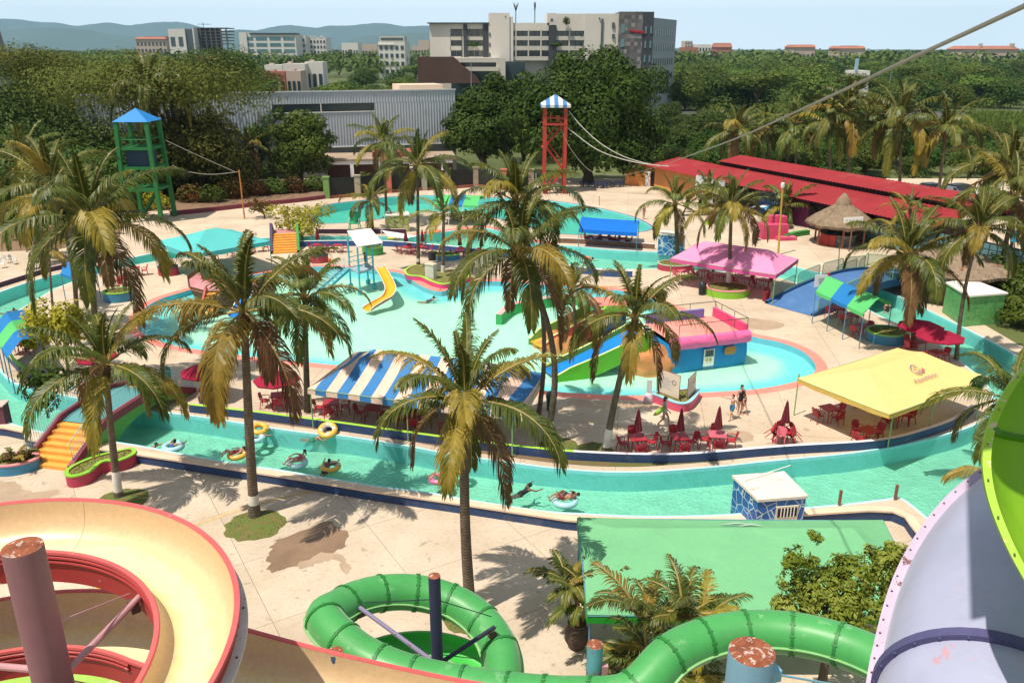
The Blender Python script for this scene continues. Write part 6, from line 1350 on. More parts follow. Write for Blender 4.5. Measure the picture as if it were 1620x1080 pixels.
sb0 = G(332, 488, -.42); sh_ = thing('play_ship', 'brown ship shaped play structure with orange steps in the wading pool behind the tall palm', 'play structure', sb0)
mb = MB(); hull = [(-2.2, 1.9, 2.1), (-1.5, .2, 1.75), (.2, -.5, 1.55), (2.4, -.2, 1.55), (4.6, .6, 1.7)]; top = [Vector(h) for h in hull]; bot = [Vector((h[0] * .82 + .3, h[1] + .25, 0)) for h in hull]
mb.grid([bot, top]); mb.grid([[p + Vector((0, 2.8, 0)) for p in top], [p + Vector((0, 2.4, 0)) for p in bot]]); mb.face([bot[0], top[0], top[0] + Vector((0, 2.8, 0)), bot[0] + Vector((0, 2.4, 0))]); mb.face([bot[-1], top[-1], top[-1] + Vector((0, 2.8, 0)), bot[-1] + Vector((0, 2.4, 0))]); mb.build('hull', M('ship_brown', (.20, .085, .035), .7, .3, 1.2), sh_, smooth=False)
mb = MB(); mb.grid([[p - Vector((0, 0, .25)) for p in top], [p + Vector((0, 2.8, -.25)) for p in top]]); mb.build('deck', M('ship_pink', (.62, .26, .28), .7, .15), sh_, smooth=False)
for k in range(6): mb = MB(); mb.box((.6, -1.9 + .26 * k, .14 + .24 * k), (.95, .34, .14)); mb.build('step', m_step, sh_, smooth=False)
mb = MB(); [mb.beam((.6 + s * .55, -2.2, .1), (.6 + s * .55, -.3, 1.75), .14, .4) for s in (-1, 1)]; mb.build('stringer', M('stringer_red', (.40, .08, .05), .6, .2), sh_, smooth=False)
flume(sh_, 'blue_slide', [Vector((3.1, .1, 1.35)), Vector((3.0, -.9, .9)), Vector((2.8, -1.9, .3)), Vector((2.75, -2.6, .1))], .9, .22, [M('slide_blue', (0, 0, 0)), m_white, m_white])
def shed(name, label, cat, P4, z0, z1, wall, roofm, over=.06, zfun=None):
    P = [Vector(p) for p in P4]; c = sum(P, Vector()) / 4; c.z = z0; root = thing(name, label, cat, c); L_ = [Vector((p.x - c.x, p.y - c.y, 0)) for p in P]
    mb = MB(); H_ = z1 - z0
    for i in range(4): j = (i + 1) % 4; mb.face([L_[i], L_[j], L_[j] + Vector((0, 0, H_)), L_[i] + Vector((0, 0, H_))])
    mb.build('wall', wall, root, smooth=False); k = 1 + over
    mb = MB(); mb.prism([p * k for p in L_], H_ - .001, H_ + .12); mb.build('roof', roofm, root, smooth=False); return root
m_bluemos = mosaic('blue_mosaic', [(.01, .08, .30), (.015, .13, .40)], (.42, .50, .55), 2.2, .035)
m_shedroof = M('shed_roof', (.66, .60, .52), .85, .1, 1.0, dirt=(.28, .22, .17), dscale=1.6, damt=.7)
q = [G(1200, 793, 1.25), G(1275, 787, 1.25), G(1239, 750, 1.25), G(1161, 756, 1.25)]
bs = shed('pump_shed', 'blue mosaic pump shed with a stained white roof standing in the near river bank', 'shed', q, -.5, 1.25, m_bluemos, m_shedroof)
l0 = Vector(bs.location); fd = (q[1] - q[0]).normalized(); fn = Vector((fd.y, -fd.x, 0)); c = q[0].lerp(q[1], .62) - l0; c.z = 0; an = math.atan2(fd.y, fd.x)
mb = MB(); mb.box(c + fn * .03 + Vector((0, 0, .85)), (.95, .06, 1.2), an); mb.build('door', M('door_cream', (.62, .55, .42), .6, .1), bs, smooth=False)
mb = MB(); mb.box(c + fn * .05 + Vector((0, 0, 1.18)), (.82, .06, .40), an); mb.build('opening', M('gap_shade', (0, 0, 0)), bs, smooth=False)  # near-black panel painted as the unlit inside behind the grille
mb = MB(); [mb.box(c + fd * x + fn * .09 + Vector((0, 0, 1.18)), (.035, .03, .42), an) for x in (-.28, -.14, 0, .14, .28)]; mb.build('bar_grille', m_white, bs, smooth=False)
mb = MB(); mb.bar((-1.0, .3, 1.95), (1.3, 1.5, 2.0), .02, 5); mb.build('roof_pipe', m_white, bs)
p0, p1 = G(1040, 400, 0), G(1080, 403, 0); dd = Vector((.3, 1, 0)) * 1.6
shed('pump_box', 'blue mosaic box by the river behind the planter palm left of the pink tent', 'box', [p0, p1, p1 + dd, p0 + dd], -.16, 1.75, mosaic('blue_mosaic_light', [(.015, .12, .32), (.02, .17, .42)], (.50, .60, .66), 2.0, .05), m_shedroof)
p0, p1 = G(612, 368, 0), G(648, 367, 0); dd = Vector((-.2, 1, 0)) * 1.9
shed('pump_box', 'yellowish mosaic stone box between the far pool and the river', 'box', [p0, p1, p1 + dd, p0 + dd], 0, 1.75, mosaic('yellow_mosaic', [(.34, .36, .12), (.48, .48, .22)], (.10, .12, .04), 1.9, .05), m_shedroof)
q = [G(1525, 518, 0), G(1588, 515, 0)]; q = [G(1523, 517, 0), G(1582, 512, 0), G(1582, 512, 0) + Vector((-.6, 3.6, 0)), G(1490, 494, 0)]
shed('pump_shed', 'green mosaic pump shed with white roof beside the right reach of the river', 'shed', q, 0, 2.2, mosaic('green_mosaic', [(.07, .26, .08), (.10, .34, .10)], (.22, .38, .12), 2.6, .03), M('shed_roof_white', (.74, .68, .60), .85, .08, 1))
m_thatch = M('thatch', (.25, .18, .12), .95, .35, 2.5, bump=.9, bscale=14)
def palapa(label, px, py, top, Rr, eave, posts=6, bar=True, sq=1):
    b = G(px, py, 0); zt = Y(top[0], top[1], b.y).z; root = thing('palapa', label, 'thatched hut', b); mb = MB(); rr = random.Random(int(px)); n = 40; P = []
    for j in range(9):
        t = j / 8; r = Rr * (1 - t) ** .86 if t < 1 else 0; z = eave + (zt - .8 - eave) * t
        r = max(r, .55 if t < .95 else .5); P.append([Vector((r * (1 + rr.uniform(-.02, .02)) * math.cos(2 * math.pi * k / n), r * (1 + rr.uniform(-.02, .02)) * math.sin(2 * math.pi * k / n), z + rr.uniform(-.05, .05) - (.10 * rr.random() if j == 0 else 0))) for k in range(n)])
    mb.grid(P, False, True); mb.grid([[Vector((p.x * .97, p.y * .97, p.z - .22 - rr.uniform(0, .15))) for p in P[0]], P[0]], False, True); mb.lathe((0, 0, 0), [(Rr * .97, eave - .2), (.1, zt - 1.2)], n)
    for k in range(900):
        a = rr.uniform(0, 6.283); t = rr.random() ** 1.3; r = max(.5, Rr * (1 - t) ** .86) + .03; z = eave + (zt - .8 - eave) * t; dr = rr.uniform(.25, .5); w_ = .03
        mb.face([(r * math.cos(a - w_ / r), r * math.sin(a - w_ / r), z + .05), (r * math.cos(a + w_ / r), r * math.sin(a + w_ / r), z + .05), ((r + dr * .75) * math.cos(a), (r + dr * .75) * math.sin(a), z - dr * .62)])
    mb.build('thatch_roof', m_thatch, root, smooth=False)
    mb = MB(); mb.lathe((0, 0, 0), [(.75, zt - 1.15), (.72, zt - .9), (.5, zt - .55), (.18, zt - .1), (0, zt)], 16); mb.build('roof_cap', m_thatch, root)
    for k in range(posts): a = 2 * math.pi * k / posts + .3; mb = MB(); mb.bar((Rr * .74 * math.cos(a), Rr * .74 * math.sin(a), 0), (Rr * .74 * math.cos(a), Rr * .74 * math.sin(a), eave + .5), .1, 8); mb.build('post', M('palapa_post', (.36, .13, .06), .8, .25, 3), root)
    if bar:
        mb = MB(); mb.lathe((0, 0, 0), [(Rr * .5, 0), (Rr * .5, 1.05), (Rr * .56, 1.05), (Rr * .56, 1.12), (Rr * .4, 1.12)], 24); mb.build('bar_counter', mosaic('bar_mosaic', [(.10, .13, .13), (.30, .30, .28)], (.05, .06, .06), 3.5, .04), root, ang=30)
        mb = MB(); mb.box((-Rr * .52, -Rr * .2, .55), (.12, 1.3, 1.1), rad(15)); mb.box((-Rr * .38, -Rr * .40, .55), (.9, .12, 1.1), rad(-40)); mb.build('red_panel', M('bar_red', (.48, .05, .04), .6, .2), root, smooth=False)
    return root
pl = palapa('round thatched palapa bar with red panel and mosaic counter', 1326, 385, (1327, 305), 3.3, 2.25)
pl2 = palapa('large thatched palapa partly hidden by palms behind the river', 1492, 466, (1500, 376), 4.6, 2.5, bar=False)
mb = MB(); l0 = Vector(pl2.location); mb.lathe((0, 0, 0), [(3.2, 0), (3.25, 2.4)], 30); mb.build('cane_wall', M('cane_wall', (.20, .14, .10), .9, .4, 6, bump=.6), pl2)
b = G(1343, 398, 0); sg = thing('sign_board', 'white board on a forked wooden post beside the palapa bar', 'sign', b); h = Y(1342, 350, b.y).z
mb = MB(); mb.bar((0, 0, 0), (0, 0, h - .5), .06, 7); mb.bar((0, 0, h - .55), (-.55, 0, h), .05, 6); mb.bar((0, 0, h - .55), (.55, 0, h), .05, 6); mb.build('forked_post', M('rusty_post', (0, 0, 0)), sg)
mb = MB(); mb.beam((-.95, -.05, h + .12), (.9, -.05, h + .2), .05, .5); mb.build('board', m_white, sg, smooth=False)
mb = MB(); [mb.beam((-.75 + .33 * k, -.09, h + .1 + .016 * k), (-.55 + .33 * k, -.09, h + .11 + .016 * k), .012, .1) for k in range(5)]; mb.build('faded_lettering', M('faded_ink', (.42, .42, .45), .7), sg, smooth=False)
b = G(1305, 478, 0); sg = thing('sign_board', 'white notice on a red post at the foot of the blue ramp bridge', 'sign', b)
mb = MB(); mb.beam((0, 0, 0), (0, 0, 2.35), .16, .16); mb.build('post', M('post_red', (.45, .04, .04), .6, .2), sg, smooth=False)
mb = MB(); mb.box((-.55, -.1, 1.75), (1.05, .05, .95), rad(10)); mb.build('board', m_white, sg, smooth=False)
mb = MB(); [mb.box((-.55 + .02 * k, -.135, 1.95 - .12 * k), (.5 - .05 * (k % 2), .012, .05), rad(10)) for k in range(4)]; mb.build('lettering', M('faded_ink', (0, 0, 0)), sg, smooth=False)
m_rplastic = M('red_plastic', (.40, .022, .035), .45, .2, 2, spec=.4); m_pplastic = M('faded_red_plastic', (.58, .11, .15), .5, .15, 2); m_wplastic = M('white_plastic', (.70, .68, .65), .5, .08, 2); m_bplastic = M('navy_plastic', (.02, .04, .14), .5, .2, 2)
m_maru = M('maroon_cloth', (.155, .012, .022), .8, .2, 3); m_redcl = cloth('red_cloth', (.36, .016, .05), .14, .2); m_metal = M('grey_metal', (.30, .30, .30), .4, .1, metal=.6)
def chair_proto(mat, name='plastic_chair'):
    r = thing(name, 'x', 'chair')
    mb = MB(); mb.grid([[(x, y, .43 - .02 * math.sin(math.pi * (x + .22) / .44)) for y in (-.22, 0, .2)] for x in (-.22, -.1, 0, .1, .22)]); mb.grid([[(x, y, .405) for y in (-.22, .2)] for x in (-.22, .22)]); mb.build('seat', mat, r)
    mb = MB(); P = []
    for z in (.45, .6, .75, .84, .88):
        wz = .2 + .03 * math.sin((z - .45) * 6) if z < .86 else .12
        P.append([(wz * a, .19 + (z - .45) * .28 - .05 * (1 - a * a) * -1 - .04, z) for a in (-1, -.6, -.2, .2, .6, 1)])
    mb.grid(P); mb.grid([[(x, y + .02, z) for x, y, z in q] for q in P]); mb.build('backrest', mat, r)
    for sx in (-1, 1):
        for sy in (-1, 1): mb = MB(); mb.bar((sx * .25, sy * .24, 0), (sx * .2, sy * .18, .42), .022, 6); mb.build('leg', mat, r)
        mb = MB(); mb.tube([(sx * .2, -.18, .42), (sx * .25, -.2, .64), (sx * .26, 0, .66), (sx * .22, .24, .64)], .022, 6); mb.build('armrest', mat, r)
    return r
def table_proto(mat, size=.82):
    r = thing('plastic_table', 'x', 'table'); h = size / 2
    mb = MB(); mb.box((0, 0, .71), (size, size, .03)); mb.box((0, 0, .675), (size * .92, size * .92, .04)); mb.build('tabletop', mat, r, smooth=False)
    for sx in (-1, 1):
        for sy in (-1, 1): mb = MB(); mb.bar((sx * h * .86, sy * h * .86, 0), (sx * h * .78, sy * h * .78, .66), .03, 6); mb.build('leg', mat, r)
    return r
PROTO = {}
def place(kind, mat, loc, rz, label, group, tilt=0.0):
    key = (kind, mat.name)
    if key not in PROTO:
        PROTO[key] = chair_proto(mat) if kind == 'chair' else table_proto(mat); o = PROTO[key]; o.location = loc; o.rotation_euler = (tilt, 0, rz); o['label'] = label; o['group'] = group; return o
    o = dup(PROTO[key], loc, rz, label, group); o.rotation_euler = (tilt, 0, rz); return o
def parasol_closed(loc, label, h=2.15, group='closed maroon umbrellas', tilt=0):
    r = thing('parasol', label, 'umbrella', loc, R.uniform(0, 3), group); r.rotation_euler.x = tilt
    mb = MB(); mb.bar((0, 0, 0), (0, 0, h), .022, 6); mb.build('pole', m_metal, r)
    mb = MB(); n = 16; P = []
    for z, q in ((h + .05, .012), (h - .05, .05), (h - .4, .10), (h - .8, .15), (h - 1.12, .19), (h - 1.15, .03)): P.append([(q * (1 + .22 * (-1) ** k) * math.cos(2 * math.pi * k / n), q * (1 + .22 * (-1) ** k) * math.sin(2 * math.pi * k / n), z + (.04 if k % 2 else 0)) for k in range(n)])
    mb.grid(P, False, True); mb.build('folded_cloth', m_maru, r); return r
def parasol_open(loc, label, h=2.1, rad_=1.35, group='open red umbrellas'):
    r = thing('parasol', label, 'umbrella', loc, R.uniform(0, 3), group)
    mb = MB(); mb.bar((0, 0, 0), (0, 0, h), .022, 6); mb.build('pole', m_metal, r); mb = MB(); n = 8; P = []
    for q, z in ((0.001, h + .02), (.35, h - .08), (.7, h - .22), (1, h - .40)): P.append([(rad_ * q * math.cos(2 * math.pi * k / n), rad_ * q * math.sin(2 * math.pi * k / n), z) for k in range(n)])
    P.append([(p[0] * .99, p[1] * .99, p[2] - .08) for p in P[-1]]); mb.grid(P, False, True); mb.build('canopy', m_redcl, r, ang=12)
    mb = MB(); [mb.bar((0, 0, h - .35), (rad_ * .6 * math.cos(2 * math.pi * k / n), rad_ * .6 * math.sin(2 * math.pi * k / n), h - .2), .01, 4) for k in range(n)]; mb.build('struts', m_metal, r); return r
POS = {'left of': (-1, 0), 'right of': (1, 0), 'behind': (0, 1), 'in front of': (0, -1)}
def dining(px, py, tname, sides, tmat=None, cmat=None, grp='red plastic tables and chairs of the water park', rot=0, z=0, d=.66):
    b = G(px, py, z); tmat = tmat or m_rplastic; cmat = cmat or m_rplastic
    place('table', tmat, b, rot, ('faded pinkish red' if tmat is m_pplastic else 'white' if tmat is m_wplastic else 'navy' if tmat is m_bplastic else 'red') + ' plastic table ' + tname, grp)
    for s in sides:
        x, y = POS[s]; q = Vector((x * math.cos(rot) - y * math.sin(rot), x * math.sin(rot) + y * math.cos(rot), 0)); p = b + q * (d + R.uniform(-.04, .08)); a = math.atan2(q.y, q.x) - math.pi / 2 + R.uniform(-.2, .2)
        place('chair', cmat, p, a, ('white' if cmat is m_wplastic else 'navy' if cmat is m_bplastic else 'red') + ' plastic armchair %s the table %s' % (s, tname), grp)
    return b
A4 = ['left of', 'right of', 'behind', 'in front of']
for px, py, nm, tm, ut in ((1007, 712, 'under the first closed umbrella from the left', m_rplastic, None), (1074, 711, 'under the second closed umbrella from the left', m_rplastic, None), (1133, 707, 'under the third closed umbrella from the left', m_pplastic, None)):
    b = dining(px, py, nm, A4, tm, rot=R.uniform(-.15, .25)); parasol_closed(b, nm.replace('under the', '').strip().capitalize().lower() + ' along the near parapet')
b = G(1238, 702, 0); place('table', m_rplastic, b, .3, 'red plastic table with chairs tipped against it near the yellow tent', 'red plastic tables and chairs of the water park'); parasol_closed(b, 'rightmost closed umbrella along the near parapet beside the yellow tent', 2.3)
for k in range(5):
    a = k * 1.2566 + .4; p = b + Vector((math.cos(a) * .72, math.sin(a) * .72, .22)); place('chair', m_pplastic if k in (1, 3) else m_rplastic, p, a - math.pi / 2, 'red plastic armchair tipped against the table beside the yellow tent, %s' % ['at its back right', 'at its back left', 'at its left', 'at its near left', 'at its near right'][k], 'chairs tipped against a table', rad(38))
dining(1310, 664, 'at the left edge of the yellow tent', ['left of', 'right of', 'in front of'], rot=.4); dining(1372, 700, 'by the near pole of the yellow tent', ['left of', 'behind', 'right of'], rot=.5); dining(1420, 672, 'deep in the shade of the yellow tent', ['left of', 'right of', 'behind'], rot=.3); dining(1370, 640, 'at the back of the yellow tent', ['left of', 'right of'], rot=.3)
for k, (px, py) in enumerate(((525, 655), (590, 664), (655, 675), (725, 688), (620, 640), (700, 655))): dining(px, py, 'under the striped tent, ' + ['left end', 'front row second', 'front row third', 'front right end', 'back left', 'back right'][k], A4 if k in (0, 2) else ['left of', 'right of'], rot=R.uniform(-.3, .3))
b = dining(330, 632, 'under the umbrella left of the tall palm', ['right of', 'behind'], rot=.2); parasol_open(b, 'open red umbrella just left of the tall promenade palm crown')
b = dining(442, 643, 'under the umbrella left of the striped tent', ['left of', 'right of', 'in front of'], rot=.2); parasol_open(b, 'open red umbrella between the tall promenade palm and the striped tent', 2.0, 1.25)
b = dining(160, 605, 'under the open umbrella behind the near bridge', ['left of', 'right of'], rot=.2); parasol_open(b, 'open red umbrella behind the crown of the palm at the near bridge', 2.0, 1.2)
b = dining(205, 600, 'behind the near bridge railing', ['left of', 'right of'], m_pplastic, m_pplastic, rot=.2)
b = dining(1450, 556, 'under the open umbrella left of the leaning palm', ['left of', 'behind'], rot=.4); parasol_open(b, 'upper open red umbrella beside the right reach of the river', 2.1, 1.45)
b = dining(1480, 573, 'under the lower open umbrella by the river', ['left of', 'right of'], rot=.4); parasol_open(b, 'lower open red umbrella beside the right reach of the river', 2.1, 1.45)
for k, (px, py) in enumerate(((1322, 500), (1345, 512), (1362, 530))): dining(px, py, 'under the green and blue canopy, ' + ['far end', 'middle', 'near end'][k], ['left of', 'right of'], rot=.5)
for k, (px, py) in enumerate(((1080, 441), (1112, 440), (1135, 447), (1175, 452), (1205, 455), (1165, 436))): dining(px, py, 'under the pink tent, ' + ['leftmost', 'second from the left', 'beside the round planter', 'right of the planter', 'by its right pole', 'in its back row'][k], ['left of', 'right of'], m_pplastic if k == 0 else m_rplastic, m_pplastic if k == 0 else m_rplastic, rot=.3)
for k, (px, py) in enumerate(((330, 412), (375, 405), (410, 398))): dining(px, py, 'under the turquoise tent, ' + ['left', 'middle', 'right'][k] + ' one', ['left of', 'right of'], rot=.3)
dining(196, 452, 'beside the blue planter at the left', ['left of', 'behind', 'in front of'], rot=.2); dining(215, 436, 'by the far left river behind the planter', ['left of', 'right of'], rot=.4); dining(28, 560, 'under the canopy at the left tip', ['right of', 'behind'])
for k, (px, py) in enumerate(((643, 402), (669, 402), (728, 408), (762, 410), (504, 398), (535, 399))):
    nm = ['right of the white roofed slide tower', 'beside the tall yellow palm trunk', 'right of the kerbed bed palm', 'behind the curved palm crown', 'near the red planter by the slide tower', 'just left of the slide tower'][k]
    b = dining(px, py, nm, ['left of', 'right of', 'behind'] if k < 4 else ['left of', 'right of'], rot=R.uniform(-.3, .3), z=0)
    if k < 5: parasol_closed(b, 'closed maroon umbrella over the far table ' + nm, 2.35)
for k, (px, py) in enumerate(((722, 349), (742, 350), (758, 349))): dining(px, py, 'under the far green and blue canopy, ' + ['left', 'middle', 'right'][k] + ' one', ['left of', 'right of'])
for k, (px, py) in enumerate(((932, 385), (958, 386), (984, 388))): dining(px, py, 'under the bright blue canopy, ' + ['left', 'middle', 'right'][k] + ' one', ['left of', 'right of'])
for k, (px, py) in enumerate(((927, 296), (950, 298), (976, 296))): dining(px, py, 'in the shade of the fig tree, ' + ['left', 'middle', 'right'][k] + ' one', ['left of', 'right of'], m_bplastic, m_bplastic, 'navy tables in the shade of the fig tree')
for k, (px, py) in enumerate(((4, 424), (22, 418), (12, 416))): place('chair', m_wplastic, G(px, py, 0), .6 + k, 'white plastic chair at the left edge of the far deck, %s' % ['front one', 'rightmost one', 'back one'][k], 'white chairs at the left edge')
m_plgrass = leafmat('planter_grass', [(.10, .12, .02), (.17, .17, .035), (.24, .21, .06)], 0, .9, 0)
m_turf, nt, b = new_mat('planter_turf'); v = coords(nt)
nt.links.new(ramp(nt, noise(nt, v, 1.7, 8, .7), [(.34, (.17, .115, .045)), (.47, (.17, .145, .04)), (.6, (.15, .17, .035)), (.75, (.22, .21, .06))]), b.inputs['Base Color']); b.inputs['Roughness'].default_value = .95
def planter(label, c, rx, ry, h, wall, rim, plants=None, z=0, rz=0, gh=.08, poly=None):
    c = Vector(c); root = thing('planter', label, 'planter', c, rz); n = 36
    L_ = [Vector((rx * math.cos(2 * math.pi * k / n), ry * math.sin(2 * math.pi * k / n), 0)) for k in range(n)] if poly is None else poly
    def lv(k, z_, L=None): return [Vector((p.x, p.y, z_)) for p in (offset(ccw(L_), k) if k else ccw(L_))]
    w_ = .17 if min(rx, ry) > .5 else .06
    mb = MB(); mb.grid([lv(0, 0), lv(0, h)], False, True); mb.grid([lv(w_, h), lv(w_, h - .25)], False, True); mb.build('wall', wall, root, ang=40)
    mb = MB(); mb.grid([lv(-.02, h - .06), lv(-.02, h + .01), lv(w_, h + .012)], False, True); mb.build('rim', rim, root, ang=30)
    mb = MB(); ins = lv(w_, h - .05); sheet(mb, ins, [], h - .05); mb.build('soil', m_turf, root, smooth=False)
    rr = random.Random(int(c.x * 10)); mb = MB(); xs = [p.x for p in ins]; ys_ = [p.y for p in ins]; k = 0
    while k < 300:
        x, y = rr.uniform(min(xs), max(xs)), rr.uniform(min(ys_), max(ys_)); k += 1
        if not inside(x, y, ins): continue
        d = rr.uniform(0, 6.28); a = gh * rr.uniform(.5, 1.3); mb.face([(x - .03 * math.sin(d), y + .03 * math.cos(d), h - .05), (x + .03 * math.sin(d), y - .03 * math.cos(d), h - .05), (x + a * .5 * math.cos(d), y + a * .5 * math.sin(d), h - .03 + a)])
    g = mb.build('grass', m_plgrass, root, smooth=False); g['kind'] = 'stuff'
    return root
m_rimpink = M('rim_pink', (.66, .26, .27), .6, .1); m_plred = M('planter_red', (.42, .04, .08), .6, .2, 1); m_plblue = M('planter_blue', (.05, .22, .36), .6, .2, 1); m_pllime = M('planter_lime', (.24, .50, .04), .55, .12, 1); m_plpink = M('planter_pink', (.62, .09, .17), .6, .15, 1); m_skyrim = M('rim_sky', (.30, .56, .64), .5, .1)
planter('round lime green planter with pink rim in front of the pink tent', G(1150, 465, 0), 1.75, 1.5, .62, m_pllime, m_rimpink)
planter('oval blue planter with lime rim beside the yellow tent', G(1402, 538, 0), 1.35, 1.2, .7, m_plblue, m_pllime)
planter('round blue planter with lime rim left of the wading pool', G(188, 474, 0), 1.1, .95, .75, m_plblue, m_pllime)
planter('round red planter with tall grasses before the turquoise tent', G(267, 434, 0), .85, .75, .75, m_plred, m_navy, gh=.9)
planter('round red planter left of the white roofed slide tower', G(505, 414, 0), .85, .75, .7, m_plred, m_navy, gh=.3)
planter('red planter with wavy grey rim holding a palm left of the pink tent', G(1068, 425, 0), 1.6, 1.2, .55, m_plred, M('rim_grey', (.36, .40, .30), .7, .1))
planter('shallow green planter behind the white roofed slide tower', G(590, 402, 0), 1.0, .8, .7, M('planter_green', (.06, .30, .08), .6, .2), m_green)
planter('blue bowl shaped planter with lime rim right of the kerbed grass bed', G(706, 410, 0), 1.25, .8, .55, m_plblue, m_pllime)
planter('dark round pot right of the tall yellow palm', G(685, 411, 0), .42, .42, .75, M('black_pot', (.02, .02, .025), .6, .2), M('black_pot', (0, 0, 0)))
pt = [(102, 747), (110, 738), (130, 728), (155, 719), (181, 713), (208, 708), (215, 714), (204, 722), (184, 729), (170, 728), (158, 732), (146, 743), (127, 751), (108, 753)]
c = G(150, 735, -.5); planter('red walled grass bed with lobed lime rim at the foot of the near bridge', c, 2, 2, .6, m_plred, m_pllime, poly=[p - Vector((c.x, c.y, 0)) for p in smooth_loop(GL(pt, .1), 3)])
lp = planter('small blue planter with pink rim left of the orange bridge stairs', G(27, 742, -.5), 1.05, .7, .55, m_plblue, m_rimpink, rz=.3)
rr = random.Random(9); mb = MB(); [frond(mb, rr, a * 1.05, rad(rr.uniform(35, 75)), rr.uniform(.8, 1.2), rad(90), 1 if a % 2 else 0, 22, .05, .28, .5) for a in range(7)]
o = mb.build('young_palm', PALM_MATS, lp, smooth=False); o.location = (0, 0, .5)
mb = MB(); leaf_cloud(mb, rr, [((.4, 0, .7), (.4, .35, .3)), ((-.3, .1, .65), (.3, .3, .25))], 260, .09); mb.build('foliage', lt_croton, lp, smooth=False)
pt = [(1031, 621), (1045, 627), (1062, 634), (1078, 638), (1091, 636), (1100, 628), (1107, 616), (1098, 611), (1080, 614), (1050, 617)]
c = G(1072, 640, 0); ip = planter('pink planter with pale blue rim carrying two notice boards', c, 2, 2, .52, m_plpink, m_skyrim, poly=[p - Vector((c.x, c.y, 0)) for p in smooth_loop(GL(pt, .52), 3)])
def board(label, b0, b1, ztop, frame, lines, l0=None):
    a, b = Vector(b0), Vector(b1); r = thing('notice_board', label, 'sign', a); d = b - a; up = Vector((0, 0, ztop)); nrm = Vector((d.y, -d.x, 0)).normalized()
    mb = MB(); mb.beam(up * .5, d + up * .5, .05, ztop); mb.build('panel', M('board_cream', (.70, .58, .46), .7, .08, 2), r, smooth=False)
    mb = MB(); mb.tube([Vector((0, 0, 0)), up, up + d, d], .03, 5); mb.build('frame', frame, r)
    mb = MB()
    for k in range(lines):
        z = ztop * (.72 - .5 * k / lines); mb.beam(d * .12 + nrm * .03 + Vector((0, 0, z)), d * (.5 + .1 * (k % 3)) + nrm * .03 + Vector((0, 0, z)), .008, .022)
    mb.build('lettering', M('faded_ink', (0, 0, 0)), r, smooth=False)
    mb = MB(); c_ = d * .74 + up * .62 + nrm * .035; t = d.normalized()
    for i in range(14): a0, a1 = 2 * math.pi * i / 14, 2 * math.pi * (i + 1) / 14; mb.face([c_ + (t * math.cos(q) + Vector((0, 0, 1)) * math.sin(q)) * s for q, s in ((a0, .11), (a1, .11), (a1, .15), (a0, .15))])
    mb.build('round_mark', M('logo_ink', (0, 0, 0)), r, smooth=False)
board('large cream notice board with brown frame in the pink planter', G(1042, 619, .5), G(1074, 631, .5), 1.35, M('frame_brown', (.28, .09, .05), .7), 9)
board('narrow grey notice board seen from the side in the pink planter', G(1087, 630, .5), G(1099, 618, .5), 1.15, M('frame_grey', (.2, .2, .2), .7), 6)
r = thing('standee', 'slim white cut-out board standing left of the pink planter', 'sign', G(1026, 635, 0)); mb = MB(); mb.box((0, 0, .75), (.3, .05, 1.1)); mb.build('board', M('standee_white', (.62, .66, .68), .6, .12, 4), r, smooth=False)
mb = MB(); mb.lathe((0, 0, 0), [(.28, 0), (.3, .1), (.24, .35), (.16, .5), (.1, .55)], 14); mb.build('base', M('standee_base', (.60, .50, .55), .7, .3, 6), r)
pt = [(640, 427), (643, 434), (655, 436), (666, 437), (681, 444), (699, 449), (714, 447), (729, 443), (742, 438), (744, 431), (720, 427), (695, 426), (668, 420), (652, 420)]
c = G(695, 440, 0); planter('kerbed grass bed with rose walls and lime rim jutting into the wading pool', c, 2, 2, .42, M('rose_wall', (.60, .06, .20), .6, .15, 1), m_limepaint, poly=[p - Vector((c.x, c.y, 0)) for p in smooth_loop(GL(pt, .42), 3)])
r = thing('utility_box', 'pale cabinet standing on the kerbed grass bed between two palms', 'cabinet', G(682, 440, .35)); mb = MB(); mb.box((0, 0, .6), (.85, .5, 1.2), -.5); mb.build('cabinet', M('cabinet_cream', (.52, .50, .42), .8, .15, 2), r, smooth=False); mb = MB(); mb.box((0, 0, 1.23), (.95, .6, .08), -.5); mb.build('lid', m_cream, r, smooth=False)
r = thing('clay_pot', 'big dark clay pot with a short areca palm left of the green canopy', 'pot', G(912, 1022, -.5)); mb = MB(); mb.lathe((0, 0, 0), [(.25, 0), (.42, .35), (.4, .7), (.28, .9), (.33, 1.0), (.26, 1.0), (.2, .8)], 20); mb.build('pot', M('dark_clay', (.07, .045, .03), .7, .25, 3), r); mb = MB(); mb.lathe((0, 0, 0), [(.0, .86), (.26, .86)], 14); mb.build('soil', m_pit, r)
def bin_(px, py, label, mat, s=1.0, z=0):
    r = thing('trash_bin', label, 'bin', G(px, py, z), R.uniform(0, 6)); r.scale = (s, s, s)
    mb = MB(); mb.lathe((0, 0, 0), [(0, .02), (.26, .02), (.30, .75), (.32, .78), (.32, .82)], 16); mb.build('drum', mat, r); mb = MB(); mb.lathe((0, 0, 0), [(.33, .80), (.33, .86), (.29, 1.0), (.16, 1.13), (0, 1.17)], 16); mb.build('lid', mat, r); mb = MB(); mb.box((0, -.27, .95), (.26, .1, .13)); mb.build('flap', M('black_bars', (0, 0, 0)), r, smooth=False)
m_bing = M('bin_green', (.012, .10, .07), .5, .2, 2); m_bink = M('bin_black', (.02, .025, .03), .5, .2, 2)
